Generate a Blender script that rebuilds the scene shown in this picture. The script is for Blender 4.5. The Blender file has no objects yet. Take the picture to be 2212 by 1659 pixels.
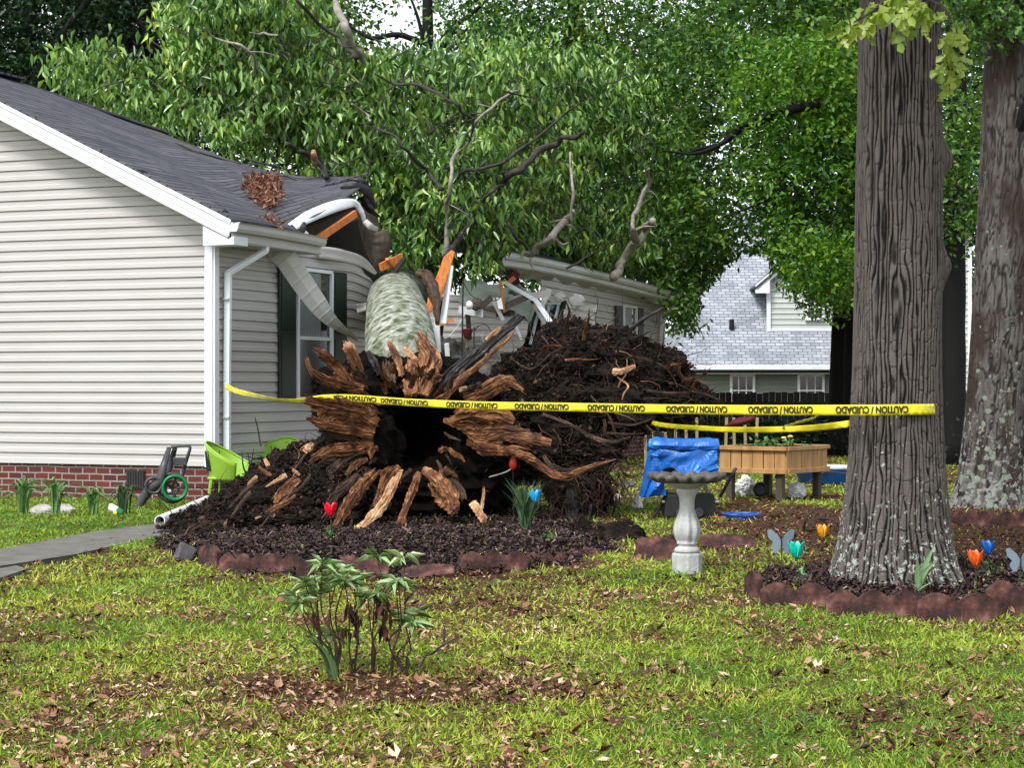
import bpy, math, random
import numpy as np
from mathutils import Vector, Matrix

# ------------------------------------------------------------------ camera, sky, sun, exposure
scn = bpy.context.scene
F_, HZ, CX, H = 4200.0, 835.0, 1106.0, 1.45
cd = bpy.data.cameras.new('camera'); cam = bpy.data.objects.new('camera', cd)
scn.collection.objects.link(cam); scn.camera = cam
cd.sensor_width = 36.0; cd.lens = F_/2212*36.0; cd.clip_start = 0.1; cd.clip_end = 1000
cam.location = (0, 0, H)
cam.rotation_euler = (math.radians(90)+math.atan(4.5/F_), 0, 0)
SUN_EL, SUN_AZ = math.radians(52), math.radians(212)      # azimuth from +Y, clockwise
w = bpy.data.worlds.new('World'); scn.world = w; w.use_nodes = True
nt = w.node_tree; nt.nodes.clear()
sky = nt.nodes.new('ShaderNodeTexSky'); sky.sky_type = 'NISHITA'; sky.sun_disc = False
sky.sun_elevation = SUN_EL; sky.sun_rotation = SUN_AZ
sky.air_density = 1.0; sky.dust_density = 1.5; sky.ozone_density = 1.0
hs = nt.nodes.new('ShaderNodeHueSaturation'); hs.inputs['Saturation'].default_value = 0.28
bg = nt.nodes.new('ShaderNodeBackground'); bg.inputs['Strength'].default_value = 0.12
wo = nt.nodes.new('ShaderNodeOutputWorld')
nt.links.new(sky.outputs[0], hs.inputs['Color']); nt.links.new(hs.outputs[0], bg.inputs[0]); nt.links.new(bg.outputs[0], wo.inputs[0])
sl = bpy.data.lights.new('sun', 'SUN'); sl.energy = 1.5; sl.angle = math.radians(14); sl.color = (1.0, 0.97, 0.92)
so = bpy.data.objects.new('sun', sl); scn.collection.objects.link(so)
sd = Vector((math.sin(SUN_AZ)*math.cos(SUN_EL), math.cos(SUN_AZ)*math.cos(SUN_EL), math.sin(SUN_EL)))
so.rotation_euler = sd.to_track_quat('Z', 'Y').to_euler(); so.location = sd*60
scn.view_settings.view_transform = 'Standard'; scn.view_settings.look = 'None'
scn.view_settings.gamma = 1.0; scn.view_settings.exposure = 1.27
scn.render.engine = 'CYCLES'
scn.cycles.max_bounces = 6; scn.cycles.transparent_max_bounces = 6

# ------------------------------------------------------------------ helpers
random.seed(7)
def A(*a): return np.array(a, float)
def at(x, y, Y): return A((x-CX)/F_*Y, Y, H-(y-HZ)/F_*Y)
def gd(x, y, z=0.0): return at(x, y, (H-z)*F_/(y-HZ))
def lin(h):
    h = h.lstrip('#'); o = []
    for i in (0, 2, 4):
        c = int(h[i:i+2], 16)/255; o.append(c/12.92 if c <= .04045 else ((c+.055)/1.055)**2.4)
    return (o[0], o[1], o[2], 1)
def _h(ix, iy, iz, s):
    n = (ix*374761393 + iy*668265263 + iz*2147483647 + s*1274126177) & 0xffffffff
    n = ((n ^ (n >> 13))*1274126177) & 0xffffffff
    n = ((n ^ (n >> 16))*2246822519) & 0xffffffff
    return ((n ^ (n >> 15)) & 0xffffff)/float(0xffffff)*2-1
def vn(P, s=0):
    P = np.asarray(P, float); I = np.floor(P).astype(np.int64); f = P-I; f = f*f*(3-2*f)
    r = 0
    for dx in (0, 1):
        for dy in (0, 1):
            for dz in (0, 1):
                wt = (f[..., 0] if dx else 1-f[..., 0])*(f[..., 1] if dy else 1-f[..., 1])*(f[..., 2] if dz else 1-f[..., 2])
                r = r+wt*_h(I[..., 0]+dx, I[..., 1]+dy, I[..., 2]+dz, s)
    return r
def fbm(P, o=3, s=0):
    P = np.asarray(P, float); r = 0; a = 1.0; t = 0
    for k in range(o):
        r = r+a*vn(P*(2.03**k), s+k*17); t += a; a *= .5
    return r/t
def cr(P, n):
    """catmull-rom through the rows of P, n samples per span"""
    P = np.asarray(P, float)
    if len(P) == 2:
        return P[0]+np.linspace(0, 1, n+1)[:, None]*(P[1]-P[0])
    Q = np.vstack([2*P[0]-P[1], P, 2*P[-1]-P[-2]]); out = []
    for i in range(1, len(Q)-2):
        t = np.linspace(0, 1, n, endpoint=False)[:, None]
        a, b, c, d = Q[i-1], Q[i], Q[i+1], Q[i+2]
        out.append(.5*((2*b)+(-a+c)*t+(2*a-5*b+4*c-d)*t*t+(-a+3*b-3*c+d)*t**3))
    out.append(P[-1][None]); return np.vstack(out)
def inpoly(x, y, poly):
    x = np.asarray(x, float); y = np.asarray(y, float); r = np.zeros(x.shape, bool); n = len(poly)
    for i in range(n):
        x1, y1 = poly[i]; x2, y2 = poly[(i+1) % n]
        if y1 == y2: continue
        r ^= ((y1 > y) != (y2 > y)) & (x < (x2-x1)*(y-y1)/(y2-y1)+x1)
    return r
def parea(p): return abs(sum(p[i][0]*p[(i+1) % len(p)][1]-p[(i+1) % len(p)][0]*p[i][1] for i in range(len(p))))/2

ORG = {}
def tag(o, label=None, cat=None, group=None, kind=None):
    if label: o['label'] = label
    if cat: o['category'] = cat
    if group: o['group'] = group
    if kind: o['kind'] = kind
    return o
def thing(name, loc, label, cat, group=None, rz=0):
    o = bpy.data.objects.new(name, None); scn.collection.objects.link(o); o.empty_display_size = .2
    o.location = tuple(map(float, loc)); o.rotation_euler = (0, 0, rz); ORG[o.name] = np.array(loc, float)
    return tag(o, label, cat, group)
def link(name, me, mat, parent=None, org=None):
    o = bpy.data.objects.new(name, me); scn.collection.objects.link(o)
    if mat: me.materials.append(mat)
    if parent is not None: o.parent = parent; ORG[o.name] = ORG[parent.name]
    elif org is not None: o.location = tuple(map(float, org)); ORG[o.name] = np.array(org, float)
    else: ORG[o.name] = np.zeros(3)
    return o
def npmesh(name, V, Q, mat, parent=None, org=None, rnd=None, uv=None, smooth=False):
    """V (N,3), Q (M,k) faces all of size k; rnd per vertex; uv per vertex"""
    off = ORG[parent.name] if parent is not None else (np.asarray(org, float) if org is not None else np.zeros(3))
    V = np.asarray(V, np.float32)-off.astype(np.float32)
    me = bpy.data.meshes.new(name); M, k = Q.shape
    me.vertices.add(len(V)); me.vertices.foreach_set('co', V.ravel())
    me.loops.add(M*k); me.loops.foreach_set('vertex_index', Q.ravel().astype(np.int32))
    me.polygons.add(M); me.polygons.foreach_set('loop_start', (np.arange(M)*k).astype(np.int32))
    me.polygons.foreach_set('loop_total', np.full(M, k, np.int32))
    me.update(calc_edges=True)
    if smooth: me.polygons.foreach_set('use_smooth', np.ones(M, bool))
    if rnd is not None:
        a = me.attributes.new('rnd', 'FLOAT', 'POINT'); a.data.foreach_set('value', np.asarray(rnd, np.float32))
    if uv is not None:
        l = me.uv_layers.new(name='UVMap'); l.data.foreach_set('uv', np.asarray(uv, np.float32)[Q.ravel()].ravel())
    return link(name, me, mat, parent, org)
class MB:
    def __init__(s): s.v = []; s.f = []; s.uv = []
    def add(s, V, Fc, UV=None):
        b = len(s.v); V = np.asarray(V, float)
        s.v += [tuple(p) for p in V]
        s.uv += [tuple(q) for q in (UV if UV is not None else V[:, :2])]
        s.f += [tuple(int(i)+b for i in f) for f in Fc]; return s
    def box(s, c, d, R=None, taper=1.0):
        x, y, z = [q/2 for q in d]
        V = A([-x,-y,-z],[x,-y,-z],[x,y,-z],[-x,y,-z],[-x*taper,-y*taper,z],[x*taper,-y*taper,z],[x*taper,y*taper,z],[-x*taper,y*taper,z])
        if R is not None: V = V@np.asarray(R).T
        return s.add(V+np.asarray(c, float), [(0,3,2,1),(4,5,6,7),(0,1,5,4),(1,2,6,5),(2,3,7,6),(3,0,4,7)])
    def bar(s, a, b, wd, th, up=(0, 0, 1)):
        a = np.asarray(a, float); b = np.asarray(b, float); d = b-a; L = np.linalg.norm(d); d = d/L
        x = np.cross(d, up); x /= max(np.linalg.norm(x), 1e-9); z = np.cross(x, d)
        return s.box((a+b)/2, (wd, L, th), np.stack([x, d, z], 1))
    def tube(s, P, r, n=10, sub=5, flat=1.0, amp=0.0, fr=6.0, seed=0, cap=True, twist=0.0, up=(0, -1, 0.01), lfr=1.5):
        P = np.asarray(P, float); r = np.asarray(r, float)*np.ones(len(P))
        C = cr(P, sub); R = np.interp(np.linspace(0, len(P)-1, len(C)), np.arange(len(P)), r)
        m = len(C); T = np.gradient(C, axis=0); T /= np.maximum(np.linalg.norm(T, axis=1), 1e-9)[:, None]
        up = np.asarray(up, float); L = np.concatenate([[0], np.cumsum(np.linalg.norm(np.diff(C, axis=0), axis=1))])
        V = []; UV = []; nrm = up
        for i in range(m):
            b = np.cross(T[i], nrm); nb = np.linalg.norm(b)
            if nb < 1e-6: b = np.cross(T[i], (1, .3, .2)); nb = np.linalg.norm(b)
            b /= nb; nrm = np.cross(b, T[i])
            th = np.linspace(0, 2*math.pi, n+1)+twist*i/m
            rr = R[i]*np.ones(n+1)
            if amp:
                q = np.stack([np.cos(th)*fr*.35, np.sin(th)*fr*.35, np.full(n+1, L[i]*lfr/max(r.max(), .01)*.25)], 1)+seed*3.7
                rr = R[i]*(1+amp*(fbm(q, 3, seed)+.5*vn(q*2.7, seed+5)))
            V.append(C[i]+(np.cos(th)*rr)[:, None]*b+(np.sin(th)*rr*flat)[:, None]*nrm)
            V[-1][-1] = V[-1][0]
            UV += [(k/n*2*math.pi*max(R[i], .005), L[i]) for k in range(n+1)]
        V = np.vstack(V); Fc = []
        for i in range(m-1):
            for k in range(n):
                a = i*(n+1)+k; Fc.append((a, a+1, a+n+2, a+n+1))
        if cap:
            Fc.append(tuple(range(n-1, -1, -1))); Fc.append(tuple((m-1)*(n+1)+k for k in range(n)))
        return s.add(V, Fc, UV)
    def lathe(s, prof, c, n=24, fn=None):
        prof = np.asarray(prof, float); V = []; m = len(prof)
        for r, z in prof:
            for k in range(n):
                th = 2*math.pi*k/n; q = r if fn is None else r*fn(th, r, z)
                V.append((c[0]+q*math.cos(th), c[1]+q*math.sin(th), c[2]+z))
        Fc = [(i*n+k, i*n+(k+1) % n, (i+1)*n+(k+1) % n, (i+1)*n+k) for i in range(m-1) for k in range(n)]
        Fc.append(tuple(range(n-1, -1, -1))); Fc.append(tuple((m-1)*n+k for k in range(n)))
        return s.add(V, Fc)
    def blob(s, c, r, n=14, m=20, amp=.15, fr=2.0, seed=0, R=None):
        V = [];
        for i in range(n+1):
            ph = math.pi*i/n
            for k in range(m):
                th = 2*math.pi*k/m; V.append((math.sin(ph)*math.cos(th), math.sin(ph)*math.sin(th), math.cos(ph)))
        V = np.array(V); V = V*(1+amp*fbm(V*fr+seed*5.1, 3, seed))[:, None]*np.asarray(r, float)
        if R is not None: V = V@np.asarray(R).T
        V = V+np.asarray(c, float)
        return s.add(V, [(i*m+k, (i+1)*m+k, (i+1)*m+(k+1) % m, i*m+(k+1) % m) for i in range(n) for k in range(m)])
    def prism(s, poly, th, M=None, c=(0, 0, 0)):
        """poly in local XZ, thickness along local Y"""
        n = len(poly); V = np.array([(x, -th/2, z) for x, z in poly]+[(x, th/2, z) for x, z in poly], float)
        if M is not None: V = V@np.asarray(M).T
        return s.add(V+np.asarray(c, float), [tuple(range(n)), tuple(range(2*n-1, n-1, -1))]+[(i, n+i, n+(i+1) % n, (i+1) % n) for i in range(n)])
    def sheet(s, G, UV=None):
        """grid G (a,b,3)"""
        a, b = G.shape[:2]
        if UV is None:
            u = np.concatenate([np.zeros((1, b)), np.cumsum(np.linalg.norm(np.diff(G, axis=0), axis=2), 0)])
            v = np.concatenate([np.zeros((a, 1)), np.cumsum(np.linalg.norm(np.diff(G, axis=1), axis=2), 1)], 1)
            UV = np.stack([u, v], 2)
        return s.add(G.reshape(-1, 3), [(i*b+j, (i+1)*b+j, (i+1)*b+j+1, i*b+j+1) for i in range(a-1) for j in range(b-1)], UV.reshape(-1, 2))
    def build(s, name, mat, parent=None, org=None, smooth=False, bevel=0, solid=0, local=False, soff=-1):
        off = np.zeros(3) if local else (ORG[parent.name] if parent is not None else (np.asarray(org, float) if org is not None else np.zeros(3)))
        me = bpy.data.meshes.new(name); V = np.asarray(s.v)-off
        me.from_pydata([tuple(p) for p in V], [], s.f); me.update()
        l = me.uv_layers.new(name='UVMap'); idx = np.zeros(len(me.loops), np.int32); me.loops.foreach_get('vertex_index', idx)
        l.data.foreach_set('uv', np.asarray(s.uv, np.float32)[idx].ravel())
        if smooth: me.polygons.foreach_set('use_smooth', np.ones(len(me.polygons), bool))
        o = link(name, me, mat, parent, org)
        if solid: m = o.modifiers.new('solid', 'SOLIDIFY'); m.thickness = solid; m.offset = soff
        if bevel: m = o.modifiers.new('bevel', 'BEVEL'); m.width = bevel; m.segments = 2; m.limit_method = 'ANGLE'
        return o
def copy_tree(o, parent=None):
    c = o.copy(); scn.collection.objects.link(c)
    if parent is not None: c.parent = parent
    ORG[c.name] = ORG[o.name]
    for ch in [k for k in list(bpy.data.objects) if k.parent == o]: copy_tree(ch, c)
    return c
def rotz(a): return A([math.cos(a), -math.sin(a), 0], [math.sin(a), math.cos(a), 0], [0, 0, 1])

# ------------------------------------------------------------------ materials
def nmat(name):
    m = bpy.data.materials.new(name); m.use_nodes = True; t = m.node_tree
    return m, t, t.nodes['Principled BSDF'], t.nodes, t.links
def ramp(N, stops):
    r = N.new('ShaderNodeValToRGB'); e = r.color_ramp.elements
    while len(e) < len(stops): e.new(.5)
    for i, (p, c) in enumerate(stops): e[i].position = p; e[i].color = c if len(c) == 4 else (*c, 1)
    return r
def noise(N, L, vec, scale, detail=4, rough=.55, dist=0):
    n = N.new('ShaderNodeTexNoise'); n.inputs['Scale'].default_value = scale; n.inputs['Detail'].default_value = detail
    n.inputs['Roughness'].default_value = rough; n.inputs['Distortion'].default_value = dist
    if vec is not None: L.new(vec, n.inputs['Vector'])
    return n
def mapping(N, L, vec, sc):
    m = N.new('ShaderNodeMapping'); m.inputs['Scale'].default_value = sc; L.new(vec, m.inputs['Vector']); return m.outputs[0]
def mixc(N, L, fac, a, b, mode='MIX'):
    m = N.new('ShaderNodeMix'); m.data_type = 'RGBA'; m.blend_type = mode
    for i, v in ((0, fac), (6, a), (7, b)):
        if isinstance(v, (int, float)): m.inputs[i].default_value = v
        elif isinstance(v, tuple): m.inputs[i].default_value = v
        else: L.new(v, m.inputs[i])
    return m.outputs[2]
def pm(name, stops, scale=6, rough=.7, bump=.3, bscale=None, stretch=(1, 1, 1), coord='Object', spec=.4, detail=5, bdist=.01, dist=0, fine=0, metal=0):
    m, t, P, N, L = nmat(name)
    tc = N.new('ShaderNodeTexCoord'); v = mapping(N, L, tc.outputs[coord], stretch)
    if isinstance(stops, tuple): stops = [(0.3, tuple(c*.82 for c in stops[:3])), (.7, stops[:3])]
    n = noise(N, L, v, scale, detail, .6, dist); r = ramp(N, stops); L.new(n.outputs[0], r.inputs[0])
    L.new(r.outputs[0], P.inputs['Base Color']); P.inputs['Roughness'].default_value = rough
    P.inputs['Specular IOR Level'].default_value = spec; P.inputs['Metallic'].default_value = metal
    if bump:
        b = N.new('ShaderNodeBump'); b.inputs['Strength'].default_value = bump; b.inputs['Distance'].default_value = bdist
        n2 = noise(N, L, v, bscale or scale*3, 6, .65, dist); L.new(n2.outputs[0], b.inputs['Height']); L.new(b.outputs[0], P.inputs['Normal'])
    return m
def leafmat(name, stops, rough=.4, trans=.3, spec=.5, tcol=(1.2, 1.25, .5)):
    m, t, P, N, L = nmat(name)
    a = N.new('ShaderNodeAttribute'); a.attribute_name = 'rnd'
    r = ramp(N, stops); L.new(a.outputs['Fac'], r.inputs[0])
    L.new(r.outputs[0], P.inputs['Base Color']); P.inputs['Roughness'].default_value = rough
    P.inputs['Specular IOR Level'].default_value = spec
    if trans:
        tr = N.new('ShaderNodeBsdfTranslucent'); mx = N.new('ShaderNodeMixShader'); mx.inputs[0].default_value = trans
        L.new(mixc(N, L, 1.0, r.outputs[0], (*tcol, 1), 'MULTIPLY'), tr.inputs[0])
        L.new(P.outputs[0], mx.inputs[1]); L.new(tr.outputs[0], mx.inputs[2])
        L.new(mx.outputs[0], N['Material Output'].inputs['Surface'])
    return m
M = {}
M['siding'] = pm('vinyl_siding', [(0, (.375, .364, .346)), (.45, (.44, .428, .41)), (1, (.48, .468, .45))], 1.3, .45, .06, 40, (1, 1, 3), spec=.35)
M['siding_side'] = M['siding']
M['white'] = pm('white_trim', [(0, (.62, .66, .70)), (.6, (.76, .80, .83)), (1, (.82, .85, .87))], 2.2, .35, .08, 12, (1, 1, .5), spec=.5)
M['grey_trim'] = pm('soffit_vinyl', [(0, (.40, .40, .38)), (1, (.58, .57, .55))], 2.5, .45, .1, 20)
M['shutter'] = pm('dark_green_shutter', [(0, (.006, .012, .009)), (1, (.012, .022, .016))], 4, .5, .05)
M['dark'] = pm('black_metal', [(0, (.010, .010, .011)), (1, (.022, .022, .024))], 8, .45, .05)
M['charcoal'] = pm('charcoal_plastic', [(0, (.03, .03, .034)), (1, (.06, .06, .066))], 5, .42, .05)
M['interior'] = pm('shaded_interior', [(0, (.02, .018, .016)), (1, (.05, .045, .04))], 3, .9, .1)  # indoor shade is put into this dark colour
M['orange_wood'] = pm('fresh_split_pine', [(.2, (.22, .05, .01)), (.5, (.62, .19, .035)), (.8, (.75, .30, .09))], 3, .6, .4, 12, (12, 12, 1.2), bdist=.01)
M['lumber'] = pm('pine_lumber', [(.2, (.26, .13, .045)), (.5, (.42, .24, .09)), (.8, (.53, .34, .15))], 2.2, .6, .2, 8, (5, 5, .8))
M['old_wood'] = pm('weathered_wood', [(.2, (.03, .024, .018)), (.8, (.10, .082, .062))], 3, .8, .4, 10, (6, 6, .8))
M['stake'] = pm('pale_stake_wood', [(.2, (.22, .17, .09)), (.8, (.38, .31, .18))], 4, .7, .2, 10, (3, 3, .6))
M['fence'] = pm('dark_fence_boards', [(.2, (.012, .010, .008)), (.8, (.035, .028, .022))], 4, .85, .3, 12, (3, 3, .5))
M['soil'] = pm('torn_soil', [(.25, (.003, .002, .0017)), (.5, (.012, .008, .006)), (.75, (.03, .019, .013))], 7, .92, 1.0, 16, bdist=.05, spec=.2)
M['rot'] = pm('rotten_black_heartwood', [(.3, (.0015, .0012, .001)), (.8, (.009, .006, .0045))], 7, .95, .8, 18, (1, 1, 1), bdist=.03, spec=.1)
def woodmat(name, c0, c1, c2, c3, sc=1.0):
    m, t, P, N, L = nmat(name)
    uv = N.new('ShaderNodeTexCoord')
    v = mapping(N, L, uv.outputs['UV'], (38*sc, 2.6*sc, 1)); n = noise(N, L, v, 1.6, 6, .65, 1.2)
    v2 = mapping(N, L, uv.outputs['Object'], (2.4, 2.4, 2.4)); n2 = noise(N, L, v2, 2.2, 5, .6, .6)
    ad = N.new('ShaderNodeMath'); ad.operation = 'MULTIPLY_ADD'; ad.inputs[1].default_value = .62
    L.new(n.outputs[0], ad.inputs[0])
    ml = N.new('ShaderNodeMath'); ml.operation = 'MULTIPLY'; ml.inputs[1].default_value = .40; L.new(n2.outputs[0], ml.inputs[0]); L.new(ml.outputs[0], ad.inputs[2])
    r = ramp(N, [(.36, c0), (.47, c1), (.56, c2), (.68, c3)]); L.new(ad.outputs[0], r.inputs[0]); L.new(r.outputs[0], P.inputs['Base Color'])
    P.inputs['Roughness'].default_value = .68; P.inputs['Specular IOR Level'].default_value = .35
    b = N.new('ShaderNodeBump'); b.inputs['Strength'].default_value = .9; b.inputs['Distance'].default_value = .03
    L.new(ad.outputs[0], b.inputs['Height']); L.new(b.outputs[0], P.inputs['Normal'])
    return m
M['split'] = woodmat('splintered_wood', (.008, .004, .002), (.085, .030, .011), (.27, .115, .042), (.62, .38, .19))
M['split_pale'] = woodmat('pale_splintered_wood', (.10, .045, .02), (.36, .18, .085), (.58, .36, .2), (.75, .56, .38))
M['rootbark'] = woodmat('root_bark', (.010, .007, .005), (.035, .021, .013), (.085, .05, .03), (.2, .12, .07))
M['blackbark'] = woodmat('black_wet_bark', (.003, .003, .003), (.010, .009, .009), (.028, .025, .024), (.16, .15, .15))
M['twig'] = pm('twig_bark', [(.3, (.012, .010, .009)), (.7, (.06, .052, .045))], 12, .8, .4, 30)
M['paletwig'] = pm('pale_limb_bark', [(.3, (.13, .12, .10)), (.7, (.36, .33, .28))], 9, .8, .4, 25)
M['hair'] = leafmat('root_hair', [(0, (.006, .004, .003)), (.55, (.022, .014, .010)), (.88, (.07, .042, .027)), (1, (.24, .15, .10))], .8, 0, .2)
# bark of the standing trees: ridges are in the mesh, here tone and lichen
def barkmat(name, dark, mid, light, lichen, lz=1.6, lth=.60, lsc=9, patch=None, red=None):
    m, t, P, N, L = nmat(name); tc = N.new('ShaderNodeTexCoord')
    a = N.new('ShaderNodeAttribute'); a.attribute_name = 'rnd'
    v = mapping(N, L, tc.outputs['Object'], (1, 1, .22)); n = noise(N, L, v, 26, 6, .7, .4)
    ad = N.new('ShaderNodeMath'); ad.operation = 'ADD'; L.new(a.outputs['Fac'], ad.inputs[0])
    sb = N.new('ShaderNodeMath'); sb.operation = 'MULTIPLY_ADD'; sb.inputs[1].default_value = .9; sb.inputs[2].default_value = -.45
    L.new(n.outputs[0], sb.inputs[0]); L.new(sb.outputs[0], ad.inputs[1])
    r = ramp(N, [(.18, dark), (.5, mid), (.9, light)]); L.new(ad.outputs[0], r.inputs[0]); col = r.outputs[0]
    sx = N.new('ShaderNodeSeparateXYZ'); L.new(tc.outputs['Object'], sx.inputs[0])
    if red:
        n4 = noise(N, L, mapping(N, L, tc.outputs['Object'], (1, 1, .3)), 3.1, 4, .6); r4 = ramp(N, [(.45, (0, 0, 0)), (.6, (1, 1, 1))]); L.new(n4.outputs[0], r4.inputs[0])
        col = mixc(N, L, r4.outputs[0], col, red)
    n2 = noise(N, L, tc.outputs['Object'], lsc, 5, .62, .3)
    g = N.new('ShaderNodeMapRange'); g.inputs[1].default_value = 0; g.inputs[2].default_value = lz; g.inputs[3].default_value = .09; g.inputs[4].default_value = -.13
    L.new(sx.outputs[2], g.inputs[0])
    s2 = N.new('ShaderNodeMath'); s2.operation = 'ADD'; L.new(n2.outputs[0], s2.inputs[0]); L.new(g.outputs[0], s2.inputs[1])
    r2 = ramp(N, [(lth, (0, 0, 0)), (lth+.03, (1, 1, 1))]); L.new(s2.outputs[0], r2.inputs[0])
    col = mixc(N, L, r2.outputs[0], col, lichen)
    if patch:
        vo = N.new('ShaderNodeTexVoronoi'); vo.inputs['Scale'].default_value = 6.5; L.new(tc.outputs['Object'], vo.inputs['Vector'])
        nd = noise(N, L, tc.outputs['Object'], 12, 4); s3 = N.new('ShaderNodeMath'); s3.operation = 'MULTIPLY_ADD'; s3.inputs[1].default_value = .5
        L.new(nd.outputs[0], s3.inputs[0]); L.new(vo.outputs['Distance'], s3.inputs[2])
        s4 = N.new('ShaderNodeMath'); s4.operation = 'SUBTRACT'; L.new(s3.outputs[0], s4.inputs[0]); L.new(g.outputs[0], s4.inputs[1])
        r3 = ramp(N, [(.44, (1, 1, 1)), (.47, (0, 0, 0))]); L.new(s4.outputs[0], r3.inputs[0])
        col = mixc(N, L, r3.outputs[0], col, patch)
    L.new(col, P.inputs['Base Color']); P.inputs['Roughness'].default_value = .82; P.inputs['Specular IOR Level'].default_value = .3
    b = N.new('ShaderNodeBump'); b.inputs['Strength'].default_value = .8; b.inputs['Distance'].default_value = .012
    L.new(ad.outputs[0], b.inputs['Height']); L.new(b.outputs[0], P.inputs['Normal'])
    return m
M['oakbark'] = barkmat('furrowed_bark', (.002, .0017, .0015), (.027, .023, .020), (.098, .085, .077), (.34, .37, .33, 1), 1.7, .622, 24)
M['lichenbark'] = barkmat('lichened_bark', (.008, .007, .006), (.042, .038, .034), (.11, .102, .092), (.20, .21, .19, 1), 2.6, .585, 12, (.17, .21, .16, 1), (.030, .020, .015, 1))
M['darkbark'] = barkmat('dark_bark', (.003, .003, .003), (.015, .013, .011), (.045, .04, .035), (.06, .07, .055, 1), 3, .66, 8)
M['fallbark'] = pm('mossy_smooth_bark', [(.32, (.02, .03, .015)), (.42, (.08, .105, .05)), (.50, (.20, .22, .16)), (.60, (.34, .35, .31)), (.74, (.60, .60, .56))], 7, .8, .8, 22, (1.2, .9, 1.4), dist=.35, detail=8, bdist=.025)
# shingles on UV
def shingle(name, c0, c1, mortar, sc, rowh, w_, bump=.5):
    m, t, P, N, L = nmat(name); uv = N.new('ShaderNodeTexCoord')
    sw = N.new('ShaderNodeVectorMath'); sw.operation = 'ADD'; L.new(uv.outputs['UV'], sw.inputs[0])
    dn = noise(N, L, uv.outputs['UV'], 1.7, 2); sc2 = N.new('ShaderNodeVectorMath'); sc2.operation = 'SCALE'; sc2.inputs['Scale'].default_value = .03
    L.new(dn.outputs['Color'], sc2.inputs[0]); L.new(sc2.outputs[0], sw.inputs[1])
    b = N.new('ShaderNodeTexBrick'); L.new(sw.outputs[0], b.inputs['Vector']); b.inputs['Scale'].default_value = 1
    b.inputs['Color1'].default_value = c0; b.inputs['Color2'].default_value = c1; b.inputs['Mortar'].default_value = mortar
    b.inputs['Mortar Size'].default_value = sc; b.inputs['Brick Width'].default_value = w_; b.inputs['Row Height'].default_value = rowh; b.inputs['Mortar Smooth'].default_value = .3
    n = noise(N, L, uv.outputs['UV'], 60, 3, .7); n2 = noise(N, L, uv.outputs['UV'], 1.1, 5, .6)
    r = ramp(N, [(.3, (.72, .72, .72)), (.7, (1.3, 1.3, 1.3))]); L.new(n.outputs[0], r.inputs[0])
    c = mixc(N, L, 1.0, b.outputs['Color'], r.outputs[0], 'MULTIPLY')
    r2 = ramp(N, [(.35, (.8, .8, .8)), (.65, (1.15, 1.12, 1.12))]); L.new(n2.outputs[0], r2.inputs[0]); c = mixc(N, L, 1.0, c, r2.outputs[0], 'MULTIPLY')
    L.new(c, P.inputs['Base Color']); P.inputs['Roughness'].default_value = .85; P.inputs['Specular IOR Level'].default_value = .3
    bp = N.new('ShaderNodeBump'); bp.inputs['Strength'].default_value = bump; bp.inputs['Distance'].default_value = .01; bp.invert = True
    L.new(b.outputs['Fac'], bp.inputs['Height']); L.new(bp.outputs[0], P.inputs['Normal'])
    return m
M['shingle'] = shingle('asphalt_shingles', (.062, .064, .078, 1), (.105, .106, .122, 1), (.012, .012, .016, 1), .014, .135, .95)
M['shingle_pale'] = shingle('pale_grey_shingles', (.23, .26, .30, 1), (.38, .415, .46, 1), (.13, .145, .17, 1), .02, .15, .32, .3)
M['brick'] = shingle('red_brick', (.13, .030, .022, 1), (.065, .022, .018, 1), (.27, .23, .215, 1), .011, .085, .21, .8)
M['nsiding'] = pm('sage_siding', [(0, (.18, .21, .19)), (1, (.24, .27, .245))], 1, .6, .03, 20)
M['nsiding_lit'] = pm('lit_sage_siding', [(0, (.42, .46, .43)), (1, (.52, .56, .53))], 1, .6, .03, 20)  # lit copy of the sage siding, lightened for the brighter walls
def glass(name, col, rough=.08):
    m, t, P, N, L = nmat(name); P.inputs['Base Color'].default_value = col; P.inputs['Roughness'].default_value = rough; P.inputs['Specular IOR Level'].default_value = .8
    tc = N.new('ShaderNodeTexCoord'); n = noise(N, L, tc.outputs['Object'], 1.3, 2); b = N.new('ShaderNodeBump'); b.inputs['Strength'].default_value = .08; L.new(n.outputs[0], b.inputs['Height']); L.new(b.outputs[0], P.inputs['Normal'])
    return m
M['pane'] = glass('dim_window_pane', (.018, .022, .024, 1)); M['curtain'] = pm('pale_curtain_behind_glass', [(0, (.16, .175, .18)), (1, (.23, .245, .25))], 3, .35, .1, 9, (1, 1, .2))
M['concrete'] = pm('walk_concrete', [(.3, (.08, .078, .065)), (.7, (.16, .155, .138))], 5, .85, .3, 40)
M['cast'] = pm('cast_stone', [(.25, (.26, .27, .25)), (.5, (.40, .41, .40)), (.8, (.54, .55, .54))], 9, .8, .5, 40)
M['castdark'] = pm('shaded_cast_stone', [(.25, (.035, .034, .03)), (.6, (.11, .105, .095)), (.85, (.25, .24, .22))], 12, .85, .6, 30)  # dark stone tone carrying the shade of bath rim and crushed panels
M['edging'] = pm('red_concrete_edging', [(.36, (.014, .008, .007)), (.48, (.05, .020, .017)), (.60, (.11, .046, .038)), (.74, (.24, .125, .11))], 9, .9, .35, 60)
M['rock'] = pm('pale_rock', [(.3, (.22, .20, .18)), (.7, (.55, .53, .50))], 9, .8, .6, 20)
M['darkrock'] = pm('grey_block', [(.3, (.03, .028, .03)), (.7, (.13, .12, .13))], 9, .85, .6, 20)
M['chair'] = pm('lime_green_plastic', [(0, (.21, .40, .035)), (1, (.30, .50, .055))], 2, .38, .05)
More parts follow.
